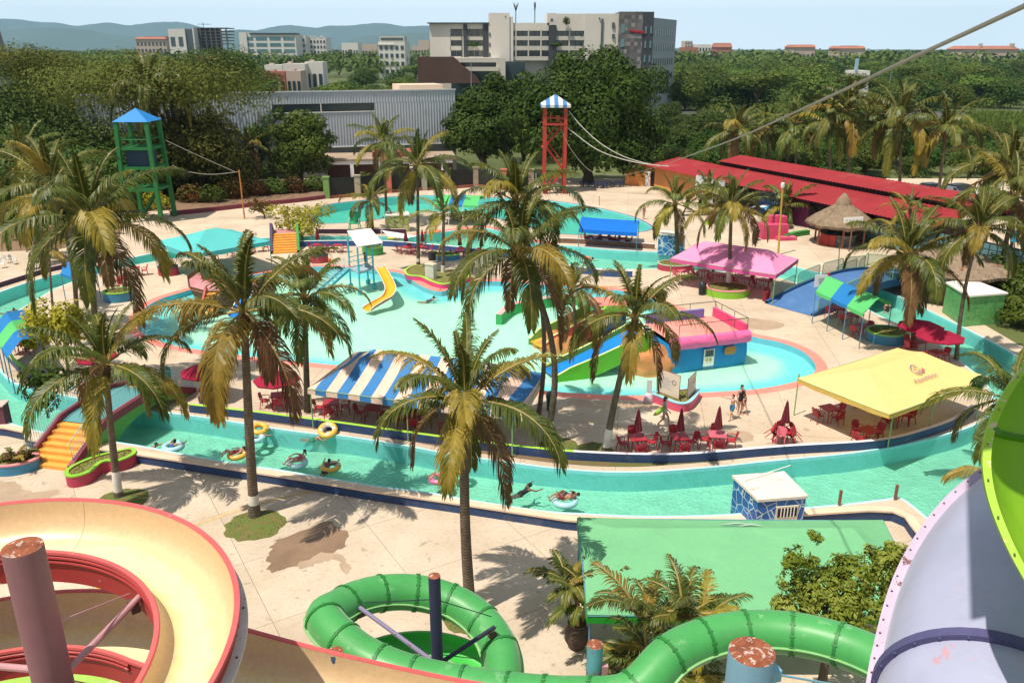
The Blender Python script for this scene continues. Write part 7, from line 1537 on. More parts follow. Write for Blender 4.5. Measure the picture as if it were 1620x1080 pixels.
bin_(872, 648, 'dark green bin beside the curved tall palm', m_bing, .95); bin_(1110, 466, 'dark bin beside the round planter of the pink tent', m_bink, .95); bin_(265, 604, 'blue green bin at the end of the near bridge', M('bin_teal', (.03, .20, .18), .5, .2), .85); bin_(1195, 380, 'green bin beside the rose seating blocks', m_bing, 1.1); bin_(1211, 476, 'small red and black bin at the foot of the blue ramp', M('bin_red', (.28, .02, .03), .5, .2), .95); bin_(522, 417, 'tiny orange marker cone like bin by the red planter', M('cone_orange', (.6, .14, .03), .6), .45)
r = thing('seating_block', 'faded rose concrete seating blocks with steps on the far deck', 'bench', G(1225, 378, 0), rad(8)); mrb = M('rose_block', (.58, .06, .15), .7, .2, .8, dirt=(.6, .22, .26), damt=.6)
mb = MB(); mb.box((0, .6, .75), (2.7, 1.6, 1.5)); mb.build('bench', mrb, r, smooth=False); mb = MB(); mb.box((.95, -.6, .18), (2.0, .9, .36)); mb.build('step', mrb, r, smooth=False); mb = MB(); mb.box((1.05, .9, 1.85), (.7, .9, .7)); mb.build('backrest', mrb, r, smooth=False)
for k in range(2): mb = MB(); mb.lathe((-.1 + .65 * k, 1.0, 1.5), [(.27, 0), (.27, .75), (.22, .8), (0, .8)], 12); mb.build('bollard', mrb, r)
for k, pts in enumerate((((1242, 379), (1258, 374), (1278, 371)), ((1118, 356), (1135, 352), (1150, 352)))):
    P = smooth_loop(GL(pts), 3, False); mb = MB(); wall_path(mb, P, .5, .5); mb.build('garden_kerb', m_pllime if k else m_green, label=['green painted kerb right of the rose seating blocks', 'lime green kerb around the far palms near the inflatable'][k], cat='kerb', loc=P[3])
P = [Y(1183, 331, 98), Y(1218, 337, 93), Y(1229, 320, 95), Y(1197, 311, 100)]; l0 = Vector((P[1].x, P[1].y, 0)); r = thing('shade_sail', 'blue and white zigzag striped shade cloth before the red roof', 'sail', l0)
mb = MB(); mb.grid([[P[0].lerp(P[1], s).lerp(P[3].lerp(P[2], s), t) - l0 + Vector((0, 0, .5 * math.sin(math.pi * s) - .2 * math.sin(math.pi * t))) for t in [i / 6 for i in range(7)]] for s in [i / 8 for i in range(9)]]); mb.build('cloth', stripes('zigzag_stripes', (.02, .20, .44), (.74, .68, .62), 'Y', 1.5, .2), r)
for p in P: q = p - l0; mb = MB(); mb.bar((q.x, q.y, 0), (q.x, q.y, q.z), .05, 6); mb.build('pole', m_pole_b, r)
b = G(562, 372, 0); r = thing('lifeguard_chair', 'tall green lifeguard chair by the river behind the white slide roof', 'chair', b)
for sx in (-1, 1):
    for sy in (-1, 1): mb = MB(); mb.bar((sx * .7, sy * .6, 0), (sx * .45, sy * .4, 1.3), .05, 6); mb.build('leg', M('guard_green', (.05, .36, .18), .5, .15), r)
mb = MB(); mb.box((0, 0, 1.3), (1.1, .9, .1)); mb.build('seat', M('guard_green', (0, 0, 0)), r, smooth=False); mb = MB(); mb.box((0, .4, 1.85), (1.05, .1, 1.1)); mb.build('backrest', M('guard_green', (0, 0, 0)), r, smooth=False)
mb = MB(); [mb.bar((sx * .55, -.4, 1.3), (sx * .55, -.4, 1.75), .03, 5) for sx in (-1, 1)]; [mb.bar((sx * .55, -.4, 1.75), (sx * .55, .4, 1.75), .03, 5) for sx in (-1, 1)]; mb.build('armrest', m_white, r)
r = thing('counter', 'red counter beneath the palms at the right edge', 'counter', G(1556, 428, 0), rad(-10)); mb = MB(); mb.box((0, 0, .55), (4.2, 1.2, 1.1)); mb.build('body', M('bar_red', (0, 0, 0)), r, smooth=False); mb = MB(); mb.box((0, 0, 1.14), (4.5, 1.5, .08)); mb.build('top', M('counter_top', (.55, .16, .12), .6, .2), r, smooth=False)
b = G(1597, 420, 0); r = thing('parasol', 'small turquoise closed umbrella at the right edge behind the red counter', 'umbrella', b); mb = MB(); mb.bar((0, 0, 0), (0, 0, 2.6), .05, 6); mb.build('pole', m_white, r); mb = MB(); mb.lathe((0, 0, 0), [(.03, 3.3), (.18, 2.9), (.3, 2.2), (.05, 2.15)], 10); mb.build('folded_cloth', M('turq_cloth', (.02, .26, .40), .7, .1), r)
for k, (px, py) in enumerate(((878, 804), (0, 0))[:0]): pass
r = thing('pillar', 'plum coloured pillar at the left edge beside the river', 'pillar', G(3, 684, -.5)); mb = MB(); mb.box((-.5, .2, .75), (1.6, .7, 1.5), .12); mb.build('shaft', M('plum_pillar', (.14, .045, .07), .8, .2, 1), r, smooth=False); mb = MB(); mb.box((-.5, .2, 1.53), (1.7, .8, .07), .12); mb.build('cap', M('pink_coping', (0, 0, 0)), r, smooth=False)
for k, (px, py) in enumerate(((1325, 815), (1413, 806))):
    r = thing('post', ['rusty post on the river wall right of the blue mosaic shed', 'rusty post at the corner of the river wall'][k], 'post', G(px, py, -.5)); mb = MB(); mb.box((0, 0, .6), (.1, .1, 1.2)); mb.build('shaft', M('rusty_post', (0, 0, 0)), r, smooth=False); mb = MB(); mb.box((0, 0, 1.21), (.12, .12, .03)); mb.build('cap', M('rusty_post', (0, 0, 0)), r, smooth=False)

SK = [M('skin_light', (.52, .30, .21), .55, .06, 3), M('skin_tan', (.36, .19, .115), .55, .06, 3), M('skin_brown', (.17, .085, .05), .55, .06, 3)]
m_hair = M('dark_hair', (.015, .011, .009), .6, .2, 8)
def caps(mb, a, b, r0, r1, n=10):
    a, b = Vector(a), Vector(b); mb.ball(a, r0, n, 7); mb.ball(b, r1, n, 7); mb.bar(a, b, r0, n, r1)
def remesh(mb, name, vox):
    me = mb.mesh(name, [], False); o = bpy.data.objects.new('tmp', me); COL.objects.link(o); m = o.modifiers.new('r', 'REMESH'); m.mode = 'VOXEL'; m.voxel_size = vox
    s = o.modifiers.new('s', 'SMOOTH'); s.factor = .5; s.iterations = 3
    dg = bpy.context.evaluated_depsgraph_get(); out = bpy.data.meshes.new_from_object(o.evaluated_get(dg)); bpy.data.objects.remove(o); out.name = name
    out.polygons.foreach_set('use_smooth', [True] * len(out.polygons)); out.materials.clear(); out.materials.append(SK[0]); return out
def hand(mb, w, d, side):
    d = Vector(d).normalized(); x = d.cross(Vector((0, 1, .2))).normalized(); y = x.cross(d)
    w = Vector(w); caps(mb, w, w + d * .07, .03, .034)
    for k in range(4):
        b = w + d * .08 + x * (.021 * (k - 1.5)); ln = (.062, .075, .07, .055)[k]; m = b + d * ln * .6 + y * .008; caps(mb, b, m, .0115, .011, 6); caps(mb, m, m + d * ln * .5 + y * .022, .011, .0095, 6)
    t = w + d * .03 + x * .03 * side; caps(mb, t, t + (d * .6 + x * side * .7) * .055, .013, .011, 6)
def figure(J, female=False):
    """J: joints -> (body, wear, hair) meshes. faces -Y"""
    mb = MB(); V = {k: Vector(v) for k, v in J.items()}
    caps(mb, V['pel'], V['waist'], .125, .115); caps(mb, V['waist'], V['chest'], .115, .135)
    for s in 'lr': caps(mb, V['pel'], V['hip' + s], .11, .095); caps(mb, V['chest'], V['sh' + s], .115, .062)
    if female:
        f = (V['chest'] - V['waist']).cross(V['shl'] - V['shr']).normalized(); 
        for s in 'lr': mb.ball(V['chest'].lerp(V['sh' + s], .45) + Vector((0, -.075, -.06)), .062, 10, 7)
    caps(mb, V['chest'], V['neck'], .10, .055); caps(mb, V['neck'], V['head'], .052, .06)
    h = V['head']; mb.ball(h, (.078, .095, .115), 14, 10); f = Vector(J.get('look', (0, -1, 0))).normalized(); s_ = f.cross(Vector((0, 0, 1))).normalized()
    mb.ball(h + f * .035 + Vector((0, 0, -.06)), (.055, .06, .06), 10, 8); caps(mb, h + f * .09 + Vector((0, 0, .01)), h + f * .112 + Vector((0, 0, -.022)), .011, .016, 8)
    for q in (-1, 1): mb.ball(h + s_ * q * .08 + Vector((0, 0, -.01)), (.016, .026, .032), 8, 6)
    for q in (-1, 1): caps(mb, h + f * .085 + s_ * .015 * q + Vector((0, 0, .035)), h + f * .078 + s_ * .045 * q + Vector((0, 0, .035)), .011, .009, 6)
    caps(mb, h + f * .085 + s_ * .02 + Vector((0, 0, -.055)), h + f * .085 - s_ * .02 + Vector((0, 0, -.055)), .011, .011, 6)
    for s, q in (('l', 1), ('r', -1)):
        caps(mb, V['sh' + s], V['el' + s], .054, .043); caps(mb, V['el' + s], V['wr' + s], .042, .029); hand(mb, V['wr' + s], V['wr' + s] - V['el' + s], q)
        caps(mb, V['hip' + s], V['kn' + s], .088, .058); caps(mb, V['kn' + s], V['an' + s], .056, .038); caps(mb, V['an' + s] + Vector((0, .02, -.03)), V['to' + s], .042, .032)
    body = remesh(mb, 'person', .0125)
    wm = MB(); caps(wm, V['pel'] + Vector((0, 0, .05)), V['pel'], .14, .138)
    for s in 'lr': caps(wm, V['pel'], V['hip' + s], .124, .108); caps(wm, V['hip' + s], V['hip' + s].lerp(V['kn' + s], .12 if female else .55), .106, .092 if not female else .098)
    if female:
        caps(wm, V['pel'], V['waist'], .135, .127); caps(wm, V['waist'], V['chest'], .126, .145)
        for s in 'lr': wm.ball(V['chest'].lerp(V['sh' + s], .45) + Vector((0, -.075, -.06)), .071, 10, 7)
    wear = remesh(wm, 'wear', .018)
    hm_ = MB(); hm_.ball(h + f * -.018 + Vector((0, 0, .025)), (.09, .105, .113), 14, 9); hm_.ball(h - f * .045 + Vector((0, 0, -.02)), (.082, .07, .10), 12, 8)
    if female: caps(hm_, h - f * .085, h - f * .11 + Vector((0, 0, -.22)), .055, .03)
    hr = remesh(hm_, 'hair', .016); return body, wear, hr
def J(**k):
    d = dict(pel=(0, 0, .95), waist=(0, 0, 1.12), chest=(0, 0, 1.30), neck=(0, .0, 1.47), head=(0, -.02, 1.62), shl=(.19, 0, 1.40), shr=(-.19, 0, 1.40), ell=(.25, .02, 1.12), elr=(-.25, .02, 1.12), wrl=(.26, -.08, .88), wrr=(-.26, -.08, .88), hipl=(.09, 0, .90), hipr=(-.09, 0, .90), knl=(.10, -.01, .48), knr=(-.10, -.01, .48), anl=(.10, .03, .08), anr=(-.10, .03, .08), tol=(.12, -.14, .035), tor=(-.12, -.14, .035)); d.update(k); return d
walk = dict(knl=(.10, -.2, .5), anl=(.1, -.26, .1), tol=(.11, -.42, .05), knr=(-.1, .02, .48), anr=(-.1, .28, .14), tor=(-.1, .16, .035), ell=(.26, .16, 1.14), wrl=(.25, .12, .9), elr=(-.26, -.12, 1.14), wrr=(-.24, -.3, .98))
point = dict(walk, elr=(-.45, -.1, 1.36), wrr=(-.68, -.16, 1.36))
sit = dict(pel=(0, .05, .50), waist=(0, .08, .67), chest=(0, .1, .86), neck=(0, .08, 1.03), head=(0, .05, 1.18), shl=(.19, .1, .96), shr=(-.19, .1, .96), ell=(.26, .02, .70), elr=(-.26, .02, .70), wrl=(.16, -.2, .66), wrr=(-.16, -.2, .66), hipl=(.1, .03, .5), hipr=(-.1, .03, .5), knl=(.13, -.38, .52), knr=(-.13, -.38, .52), anl=(.13, -.4, .08), anr=(-.13, -.4, .08), tol=(.14, -.56, .035), tor=(-.14, -.56, .035))
lie = dict(pel=(0, 0, .10), waist=(0, .15, .10), chest=(0, .32, .17), neck=(0, .47, .25), head=(0, .58, .36), shl=(.19, .4, .21), shr=(-.19, .4, .21), ell=(.40, .25, .24), elr=(-.40, .25, .24), wrl=(.46, .0, .2), wrr=(-.46, .0, .2), hipl=(.09, -.03, .11), hipr=(-.09, -.03, .11), knl=(.14, -.42, .33), knr=(-.14, -.42, .33), anl=(.16, -.75, .1), anr=(-.16, -.75, .1), tol=(.17, -.86, .2), tor=(-.17, -.86, .2), look=(0, -1, .35))
swim = dict(pel=(0, .5, -.25), waist=(0, .34, -.2), chest=(0, .17, -.12), neck=(0, .04, -.01), head=(0, -.05, .11), shl=(.19, .08, -.04), shr=(-.19, .08, -.04), ell=(.4, -.12, -.08), elr=(-.4, -.12, -.08), wrl=(.42, -.36, -.05), wrr=(-.42, -.36, -.05), hipl=(.09, .55, -.27), hipr=(-.09, .55, -.27), knl=(.1, .95, -.3), knr=(-.1, .95, -.3), anl=(.1, 1.3, -.25), anr=(-.1, 1.3, -.25), tol=(.1, 1.45, -.25), tor=(-.1, 1.45, -.25))
FIG = {}
def person(pose, loc, rz, label, skin=0, wear=(.02, .02, .02), female=False, s=1.0, hair=True, extra=None, group=None):
    key = (pose, female)
    if key not in FIG: FIG[key] = figure(J(**{'walk': walk, 'point': point, 'sit': sit, 'lie': lie, 'swim': swim, 'stand': {}}[pose]), female)
    b, w_, h_ = FIG[key]; s *= .9 if pose in ('swim', 'lie') else 1; r = thing('person', label, 'person', loc, rz, group); r.scale = (s, s, s)
    def put(nm, me, mat): o = obj_from(me, nm, r); o.material_slots[0].link = 'OBJECT'; o.material_slots[0].material = mat; return o
    put('body', b, SK[skin]); put('swimwear', w_, M('wear_%02d%02d%02d' % tuple(int(c * 99) for c in wear), wear, .7, .15, 6)); put('hair', h_, m_hair); return r
p = G(1170, 655, 0); person('stand', p, rad(20), 'woman in a black swimsuit with dark hair walking behind two children', 0, (.012, .012, .014), True, .98)
person('point', G(1157, 663, 0), rad(-55), 'boy in blue swim shorts pointing to the left', 0, (.03, .14, .28), False, .82); person('walk', G(1176, 655, 0), rad(35), 'small child in red beside the woman in black', 0, (.35, .06, .05), True, .66)
pw = person('walk', G(1050, 673, 0), rad(70), 'woman in a white bikini with dark hair carrying a lime green bag', 0, (.62, .58, .56), True, .95)
mb = MB(); P = []
for k in range(9): t = k / 8; P.append(Vector((.3 + .5 * t - .25, .2 + .1 * math.sin(t * 3), 1.15 - .5 * t)))
mb.tube(P, [.06, .1, .12, .13, .12, .12, .1, .07, .03], 8); o = mb.build('bag', M('lime_bag', (.30, .52, .05), .7, .4, 6), None, label='lime green bag carried by the woman in a white bikini', cat='bag'); o.location = pw.location; o.rotation_euler = (0, 0, rad(170))
person('stand', G(1018, 347, 0), rad(40), 'person in a pink top walking on the far deck by the far pool', 0, (.45, .15, .16), True, 1.0); person('stand', Vector((-12.15, 66.6, 1.45)), rad(100), 'boy in dark shorts on the platform of the white roofed slide tower', 2, (.02, .03, .04), False, .72)
person('walk', G(284, 552, 0), rad(180), 'child in an orange top at the rim of the wading pool behind the tall palm', 1, (.50, .10, .03), True, .72); person('stand', G(1390, 364, 0), rad(20), 'person in a red shirt with white hat before the teal lockers', 1, (.42, .03, .04), True, 1.0)
person('stand', G(52, 552, 0), rad(150), 'person in red at the left tip of the island under the canopy', 1, (.40, .03, .04), True, .95); person('sit', G(1402, 500, .0), rad(160), 'person sitting at the river edge beyond the green and blue canopy', 0, (.05, .03, .03), True, .9)
for k, (px, py, a) in enumerate(((716, 348, 90), (736, 349, -90), (750, 352, 0), (764, 349, 100))): person('sit', G(px, py, 0), rad(a), 'person seated under the far green and blue canopy, ' + ['leftmost', 'second from the left', 'third from the left', 'rightmost'][k], 1 + k % 2, (.05, .02, .03), k % 2 == 0, 1, group='people under the far canopy')
for k, (px, py, a) in enumerate(((926, 384, 90), (948, 386, -90), (964, 385, 60), (978, 388, -80), (992, 389, 90))): person('sit', G(px, py, 0), rad(a), 'person seated under the bright blue canopy, ' + ['leftmost', 'second from the left', 'in the middle', 'second from the right', 'rightmost'][k], 1 + k % 2, (.03, .02, .03) if k % 2 else (.10, .02, .03), k % 2 == 1, 1, group='people under the blue canopy')
def ring(loc, label, ca, cb_, Rm=.42, r=.17, tilt=(0, 0), pattern=5):
    Rm *= .84; r *= .84
    t = thing('swim_ring', label, 'swim ring', loc); t.rotation_euler = (tilt[0], tilt[1], 0)
    mb = MB(); mb.torus((0, 0, 0), Rm, r, 36, 14, mis=lambda i, j: 1 if (i % 9 in (0, 1) and 2 < j < 11 if pattern else False) or (pattern > 5 and 5 <= j <= 9) else 0); mb.build('tube', [ca, cb_], t, ang=0); mb = MB(); mb.bar((Rm + r * .8, 0, r * .5), (Rm + r * 1.05, .02, r * .62), .02, 6); mb.build('valve', cb_, t); return t
V_ = lambda n, c: M(n, c, .3, .06, 2, spec=.5)
vy, vw, vc, vp, vb = V_('vinyl_yellow', (.72, .42, .06)), V_('vinyl_white', (.70, .70, .68)), V_('vinyl_aqua', (.36, .62, .66)), V_('vinyl_pink', (.66, .16, .30)), V_('vinyl_blue', (.10, .36, .58))
wz = -.10
def W(px, py, dz=0): return G(px, py, wz) + Vector((0, 0, dz))
ring(W(274, 706), 'pale aqua swim ring with a child in a blue shirt near the bridge', vc, vw, .50, .17, pattern=0); person('swim', W(277, 706, .2), rad(160), 'child in a blue shirt riding the pale aqua swim ring', 1, (.02, .08, .30), True, .95)
person('swim', W(247, 707, .06), rad(90), 'bather with dark hair in the water left of the pale aqua ring', 1, (.2, .02, .05), False, .95)
ring(W(375, 719), 'orange yellow swim ring under a bather lying behind the tall palm', vy, vw, .42, .15); person('lie', W(371, 719, .02), rad(-70), 'bather lying in the orange yellow ring left of the tall palm trunk', 0, (.3, .05, .05), True, .85)
ring(W(411, 684, .22), 'plain yellow swim ring right of the tall palm trunk', vy, vw, .40, .17, (rad(12), rad(6)), 0); ring(W(404, 693), 'aqua swim ring just below the plain yellow one', vc, vw, .42, .15)
person('swim', W(420, 686, .1), rad(100), 'bather beside the plain yellow ring', 1, (.1, .02, .05), False, .85)
ring(W(470, 732), 'aqua and white swim ring with a bather sprawled on it', vc, vw, .46, .16, pattern=6); person('lie', W(470, 731, .06), rad(-35), 'bather in a red cap lying on the aqua and white ring', 0, (.45, .12, .16), True, .95)
ring(W(519, 688, .28), 'yellow and white swim ring tilted up by the island bank', vy, vw, .44, .17, (rad(28), 0), 6); person('swim', W(508, 690, .0), rad(90), 'bather half hidden behind the tilted yellow and white ring', 1, (.02, .2, .1), False, .85)
ring(W(523, 738), 'yellow and pale blue swim ring with a dark haired bather', vy, vc, .44, .15, pattern=6); person('swim', W(521, 736, .16), rad(170), 'dark haired bather inside the yellow and pale blue ring', 2, (.02, .02, .03), False, .9)
ring(W(726, 741), 'yellow swim ring just left of the middle palm trunk', vy, vw, .44, .16, pattern=0); person('lie', W(720, 739, .06), rad(-60), 'child in a striped suit lying on the yellow ring behind the middle palm', 1, (.35, .06, .22), True, .72)
ring(W(694, 757), 'pink and white swim ring left of the middle palm', vp, vw, .42, .15, pattern=6); person('lie', W(694, 756, .06), rad(-60), 'child lying in the pink and white ring', 1, (.5, .12, .25), True, .7)
person('swim', W(838, 773, .1), rad(120), 'bather with dark wet hair swimming right of the middle palm', 2, (.02, .02, .02), True, 1.0)
ring(W(894, 792), 'pale blue swim ring carrying two bathers near the green canopy', vc, vb, .52, .17, pattern=0); person('lie', W(890, 792, .08), rad(-80), 'bather on the left of the pale blue ring', 1, (.2, .03, .03), False, .85); person('lie', W(900, 790, .1), rad(-110), 'bather on the right of the pale blue ring', 2, (.03, .03, .05), False, .8)
for k, (px, py, a, lab) in enumerate(((22, 492, 90, 'bather with dark hair in the river at the far left'), (44, 489, -90, 'second bather facing the first in the river at the far left'), (686, 473, 100, 'bather swimming in the wading pool before the kerbed grass bed'), (937, 411, 100, 'bather in the far reach of the river right of the tall palms'), (606, 346, 60, 'bather at the near edge of the far pool'), (632, 378, 100, 'bather floating near the white shade sail'), (850, 350, 0, 'bather at the near rim of the far pool behind the palms'))): person('swim', W(px, py, .05), rad(a), lab, 1 + k % 2, (.03, .02, .04), k % 2 == 0, 1.0)
ring(W(928, 408), 'small orange swim ring in the far reach of the river', V_('vinyl_orange', (.7, .2, .08)), vw, .35, .13, pattern=0); ring(W(620, 376), 'tan swim ring near the white shade sail', vy, vw, .45, .15); ring(G(691, 366, .2), 'orange swim ring left on the deck by the coral kerb', V_('vinyl_orange', (0, 0, 0)), vw, .42, .15, pattern=0)
def worn(name, base, chip, amount=.60, scale=2.2, rough=.38, sheen=.0, spec=.5, extra=None):
    m, nt, b = new_mat(name); v = coords(nt)
    c = ramp(nt, noise(nt, v, .9, 6, .6), [(.3, sc(base, .88)), (.7, sc(base, 1.12))])
    d = ramp(nt, noise(nt, v, scale, 9, .68), [(amount, 0), (amount + .02, 1)])
    c = mixc(nt, d, c, chip)
    if extra: c = mixc(nt, mathn(nt, 'MULTIPLY', ramp(nt, noise(nt, v, scale * .7, 7, .7), [(.60, 0), (.70, 1)]), .55), c, extra)
    st = nt.nodes.new('ShaderNodeMapping'); nt.links.new(v, st.inputs[0]); st.inputs['Scale'].default_value = (5, 5, .5)
    c = mixc(nt, mathn(nt, 'MULTIPLY', ramp(nt, noise(nt, st.outputs[0], 1.4, 6, .6), [(.5, 0), (.75, 1)]), .22), c, sc(base, .55))
    nt.links.new(c, b.inputs['Base Color'])
    nt.links.new(mathn(nt, 'ADD', rough, mathn(nt, 'MULTIPLY', noise(nt, v, 3, 5), .25)), b.inputs['Roughness'])
    b.inputs['Specular IOR Level'].default_value = spec; b.inputs['Sheen Weight'].default_value = sheen; b.inputs['Coat Weight'].default_value = .35 if sheen else 0; b.inputs['Coat Roughness'].default_value = .35; b.inputs['Sheen Roughness'].default_value = .4
    bumpn(nt, b, noise(nt, v, 1.7, 4), .12, .03); return m
def rusttop():
    m, nt, b = new_mat('rusty_post_top'); v = coords(nt)
    c = ramp(nt, noise(nt, v, 5, 8, .65), [(.3, (.13, .035, .015)), (.55, (.26, .075, .03)), (.7, (.32, .12, .06))])
    c = mixc(nt, ramp(nt, noise(nt, v, 9, 7, .7), [(.56, 0), (.60, 1)]), c, (.50, .38, .33)); nt.links.new(c, b.inputs['Base Color']); b.inputs['Roughness'].default_value = .95; bumpn(nt, b, noise(nt, v, 14, 6), .8, .02); return m
m_rtop = rusttop(); m_bolt = M('rusty_bolt', (.12, .05, .03), .8, .3, 9)
def post(name, label, x, y, z, r, mat):
    t = thing(name, label, 'post', (x, y, -.5)); H_ = z + .5
    mb = MB(); mb.lathe((0, 0, 0), [(r, 0), (r, H_ - .03), (r * .985, H_)], 32); mb.build('shaft', mat, t, ang=40)
    mb = MB(); mb.lathe((0, 0, 0), [(r * .985, H_ + .001), (r * .6, H_ + .012), (0, H_ + .016)], 32); mb.build('top_plate', m_rtop, t, ang=40); return t
C0 = Vector((-9.45, 10.55, 0)); Ri, Ro = 3.6, 4.85
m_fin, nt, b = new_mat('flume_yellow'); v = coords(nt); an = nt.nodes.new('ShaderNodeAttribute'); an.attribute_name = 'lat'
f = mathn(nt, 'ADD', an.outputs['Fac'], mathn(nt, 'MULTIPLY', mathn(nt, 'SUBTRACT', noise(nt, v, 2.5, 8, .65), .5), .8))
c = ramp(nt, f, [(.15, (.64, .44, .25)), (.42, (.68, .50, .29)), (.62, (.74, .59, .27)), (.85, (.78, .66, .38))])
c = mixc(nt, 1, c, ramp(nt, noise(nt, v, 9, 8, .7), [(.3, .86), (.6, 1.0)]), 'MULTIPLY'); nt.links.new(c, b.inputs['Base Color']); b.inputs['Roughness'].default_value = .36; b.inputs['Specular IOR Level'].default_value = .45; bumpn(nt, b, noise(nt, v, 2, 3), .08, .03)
m_fred = worn('flume_red', (.36, .028, .026), (.55, .35, .30), .66, 4, .42); m_frim = worn('flume_rim', (.60, .10, .10), (.66, .45, .40), .67, 6, .5)
sp_ = thing('spiral_slide', 'big red spiral water slide with worn yellow inside in the near left corner', 'water slide', (C0.x, C0.y, -.5)); l0 = Vector(sp_.location)
def spiral_path():
    out = []                                    # (centre, outward unit, outer rim z, inner rim z)
    for k in range(0, 190):
        th = 200 - k * 3.0; a = rad(th); zz = 9.45 - 2.3 * (lambda q: q * q * (3 - 2 * q))(min(1, max(0, (-th + 5) / 205)))
        o = Vector((math.cos(a), math.sin(a), 0)); out.append((C0 + o * (Ri + Ro) / 2, o, zz, zz - .38))
        if th <= -296: break
    n0 = len(out); p, o, zo, zi = out[-1]
    tail = [Vector((-6.75, 13.98, 0)), Vector((-5.6, 13.68, 0)), Vector((-3.6, 13.42, 0)), Vector((-1.2, 13.26, 0)), Vector((1.5, 13.2, 0)), Vector((3.5, 13.1, 0))]; zs = [zo - .06, zo - .2, zo - .6, zo - 1.1, zo - 1.6, zo - 2.0]
    T = smooth_loop([Vector((q.x, q.y, z)) for q, z in zip(tail, zs)], 4, False)
    for i, q in enumerate(T):
        t = T[min(i + 1, len(T) - 1)] - T[max(i - 1, 0)]; o = Vector((-t.y, t.x, 0)).normalized(); out.append((Vector((q.x, q.y, 0)), o, q.z, q.z - .3))
    return out, n0
SP, nh = spiral_path(); hw = (Ro - Ri) / 2; n = 18
def sect(p, o, zo, zi, grow=0.0, drop=0.0):
    r = []
    for k in range(n + 1):
        a = math.pi * k / n; x = -math.copysign(abs(math.cos(a)) ** .75, math.cos(a)); z = zi + (zo - zi) * (k / n) - (.62 + drop) * math.sin(a) ** .7
        r.append(Vector((p.x, p.y, 0)) + o * x * (hw + grow) + Vector((0, 0, z)) - l0)
    return r
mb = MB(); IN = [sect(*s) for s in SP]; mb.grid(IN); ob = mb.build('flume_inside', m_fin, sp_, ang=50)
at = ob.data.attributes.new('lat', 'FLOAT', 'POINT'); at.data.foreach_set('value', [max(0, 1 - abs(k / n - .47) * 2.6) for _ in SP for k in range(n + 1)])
mb = MB(); OUT = [sect(*s, .05, .06) for s in SP]; mb.grid(OUT); mb.build('flume_outside', m_fred, sp_, ang=50)
mb = MB()
for e, sg in ((0, -1), (n, 1)):
    A_, B_, C_, D_ = [], [], [], []
    for (p, o, zo, zi), a in zip(SP, IN): q = a[e]; A_.append(q - o * sg * .0 + Vector((0, 0, .004))); B_.append(q + o * sg * .02 + Vector((0, 0, .035))); C_.append(q + o * sg * .10 + Vector((0, 0, .03))); D_.append(q + o * sg * .105 + Vector((0, 0, -.03)))
    mb.grid([A_, B_, C_, D_])
mb.build('rim', m_frim, sp_, ang=40)
mb = MB(); mb.grid([[a[0] - o * .07 + Vector((0, 0, z_)) for (p, o, zo, zi), a in zip(SP[:nh + 8], IN)] for z_ in (-.02, -.25, -.68)]); mb.build('skirt', m_fred, sp_, ang=30)
for z_, g in ((-.10, .085), (-.20, .085)):      # stiffening ribs on the inner wall
    mb = MB(); mb.tube([a[0] - o * g + Vector((0, 0, z_)) for (p, o, zo, zi), a in zip(SP[:nh], IN)], .038, 8); mb.build('rib', m_fred, sp_)
mb = MB(); A_, B_, C_ = [], [], []
for (p, o, zo, zi), a in zip(SP[:nh], IN): q = a[n]; A_.append(q + o * .04 + Vector((0, 0, -.30))); B_.append(q + o * .20 + Vector((0, 0, -.31))); C_.append(q + o * .20 + Vector((0, 0, -.36)))
mb.grid([A_, B_, C_]); mb.build('flange', worn('flange_white', (.62, .54, .48), (.30, .08, .06), .60, 7, .6), sp_, ang=30)
mb = MB()
for (p, o, zo, zi), a in list(zip(SP[:nh], IN))[::5]: mb.ball(a[n] + o * .13 + Vector((0, 0, -.30)), .022, 8, 5)
b_ = mb.build('bolts', m_bolt, sp_); b_['kind'] = 'stuff'
for k in (44, 62):
    mb = MB(); P = sect(*SP[k], .058, .068); mb.tube(P, .02, 6); mb.build('joint', m_fred, sp_)
mb = MB(); P = [q + Vector((0, 0, .004)) for q in sect(*SP[38], -.003, -.002)]; mb.tube(P, .006, 5); mb.build('joint_line', m_cream, sp_)
pl_ = post('slide_post', 'thick mauve steel post with rusty top in the middle of the red spiral slide', -7.62, 11.05, 11.2, .30, worn('mauve_steel', (.235, .115, .125), (.13, .045, .035), .66, 5, .5, spec=.4, extra=(.26, .10, .09)))
l1 = Vector(pl_.location); m_pinkbar = worn('pink_steel', (.46, .24, .25), (.14, .04, .03), .64, 6, .5)
for a, b in (((-7.4, 11.1, 8.75), (-7.02, 13.2, 8.75)), ((-7.9, 11.0, 8.9), (-10.4, 11.6, 8.6))): mb = MB(); mb.bar(Vector(a) - l1, Vector(b) - l1, .06, 10); mb.build('strut', m_pinkbar, pl_)
for a, b in (((-7.5, 11.3, 9.6), (-7.15, 13.0, 8.9)), ((-7.4, 11.0, 8.7), (-6.6, 12.4, 7.0))): mb = MB(); mb.bar(Vector(a) - l1, Vector(b) - l1, .014, 6); mb.build('tie_rod', m_pinkbar, pl_)
mb = MB(); mb.box(Vector((-7.12, 13.0, 8.62)) - l1, (.16, .3, .16), rad(40)); mb.build('bracket', M('bracket_dark', (.10, .06, .05), .8, .3, 4), pl_, smooth=False)
mb = MB(); sheet(mb, ccw(GL([(0, 1072), (70, 1056), (150, 1046), (215, 1044), (262, 1070), (290, 1120), (0, 1140)], -.49)), [], -.49); struct('landing_floor', mb, worn('lime_floor', (.30, .48, .08), (.42, .52, .16), .55, .8, .7))
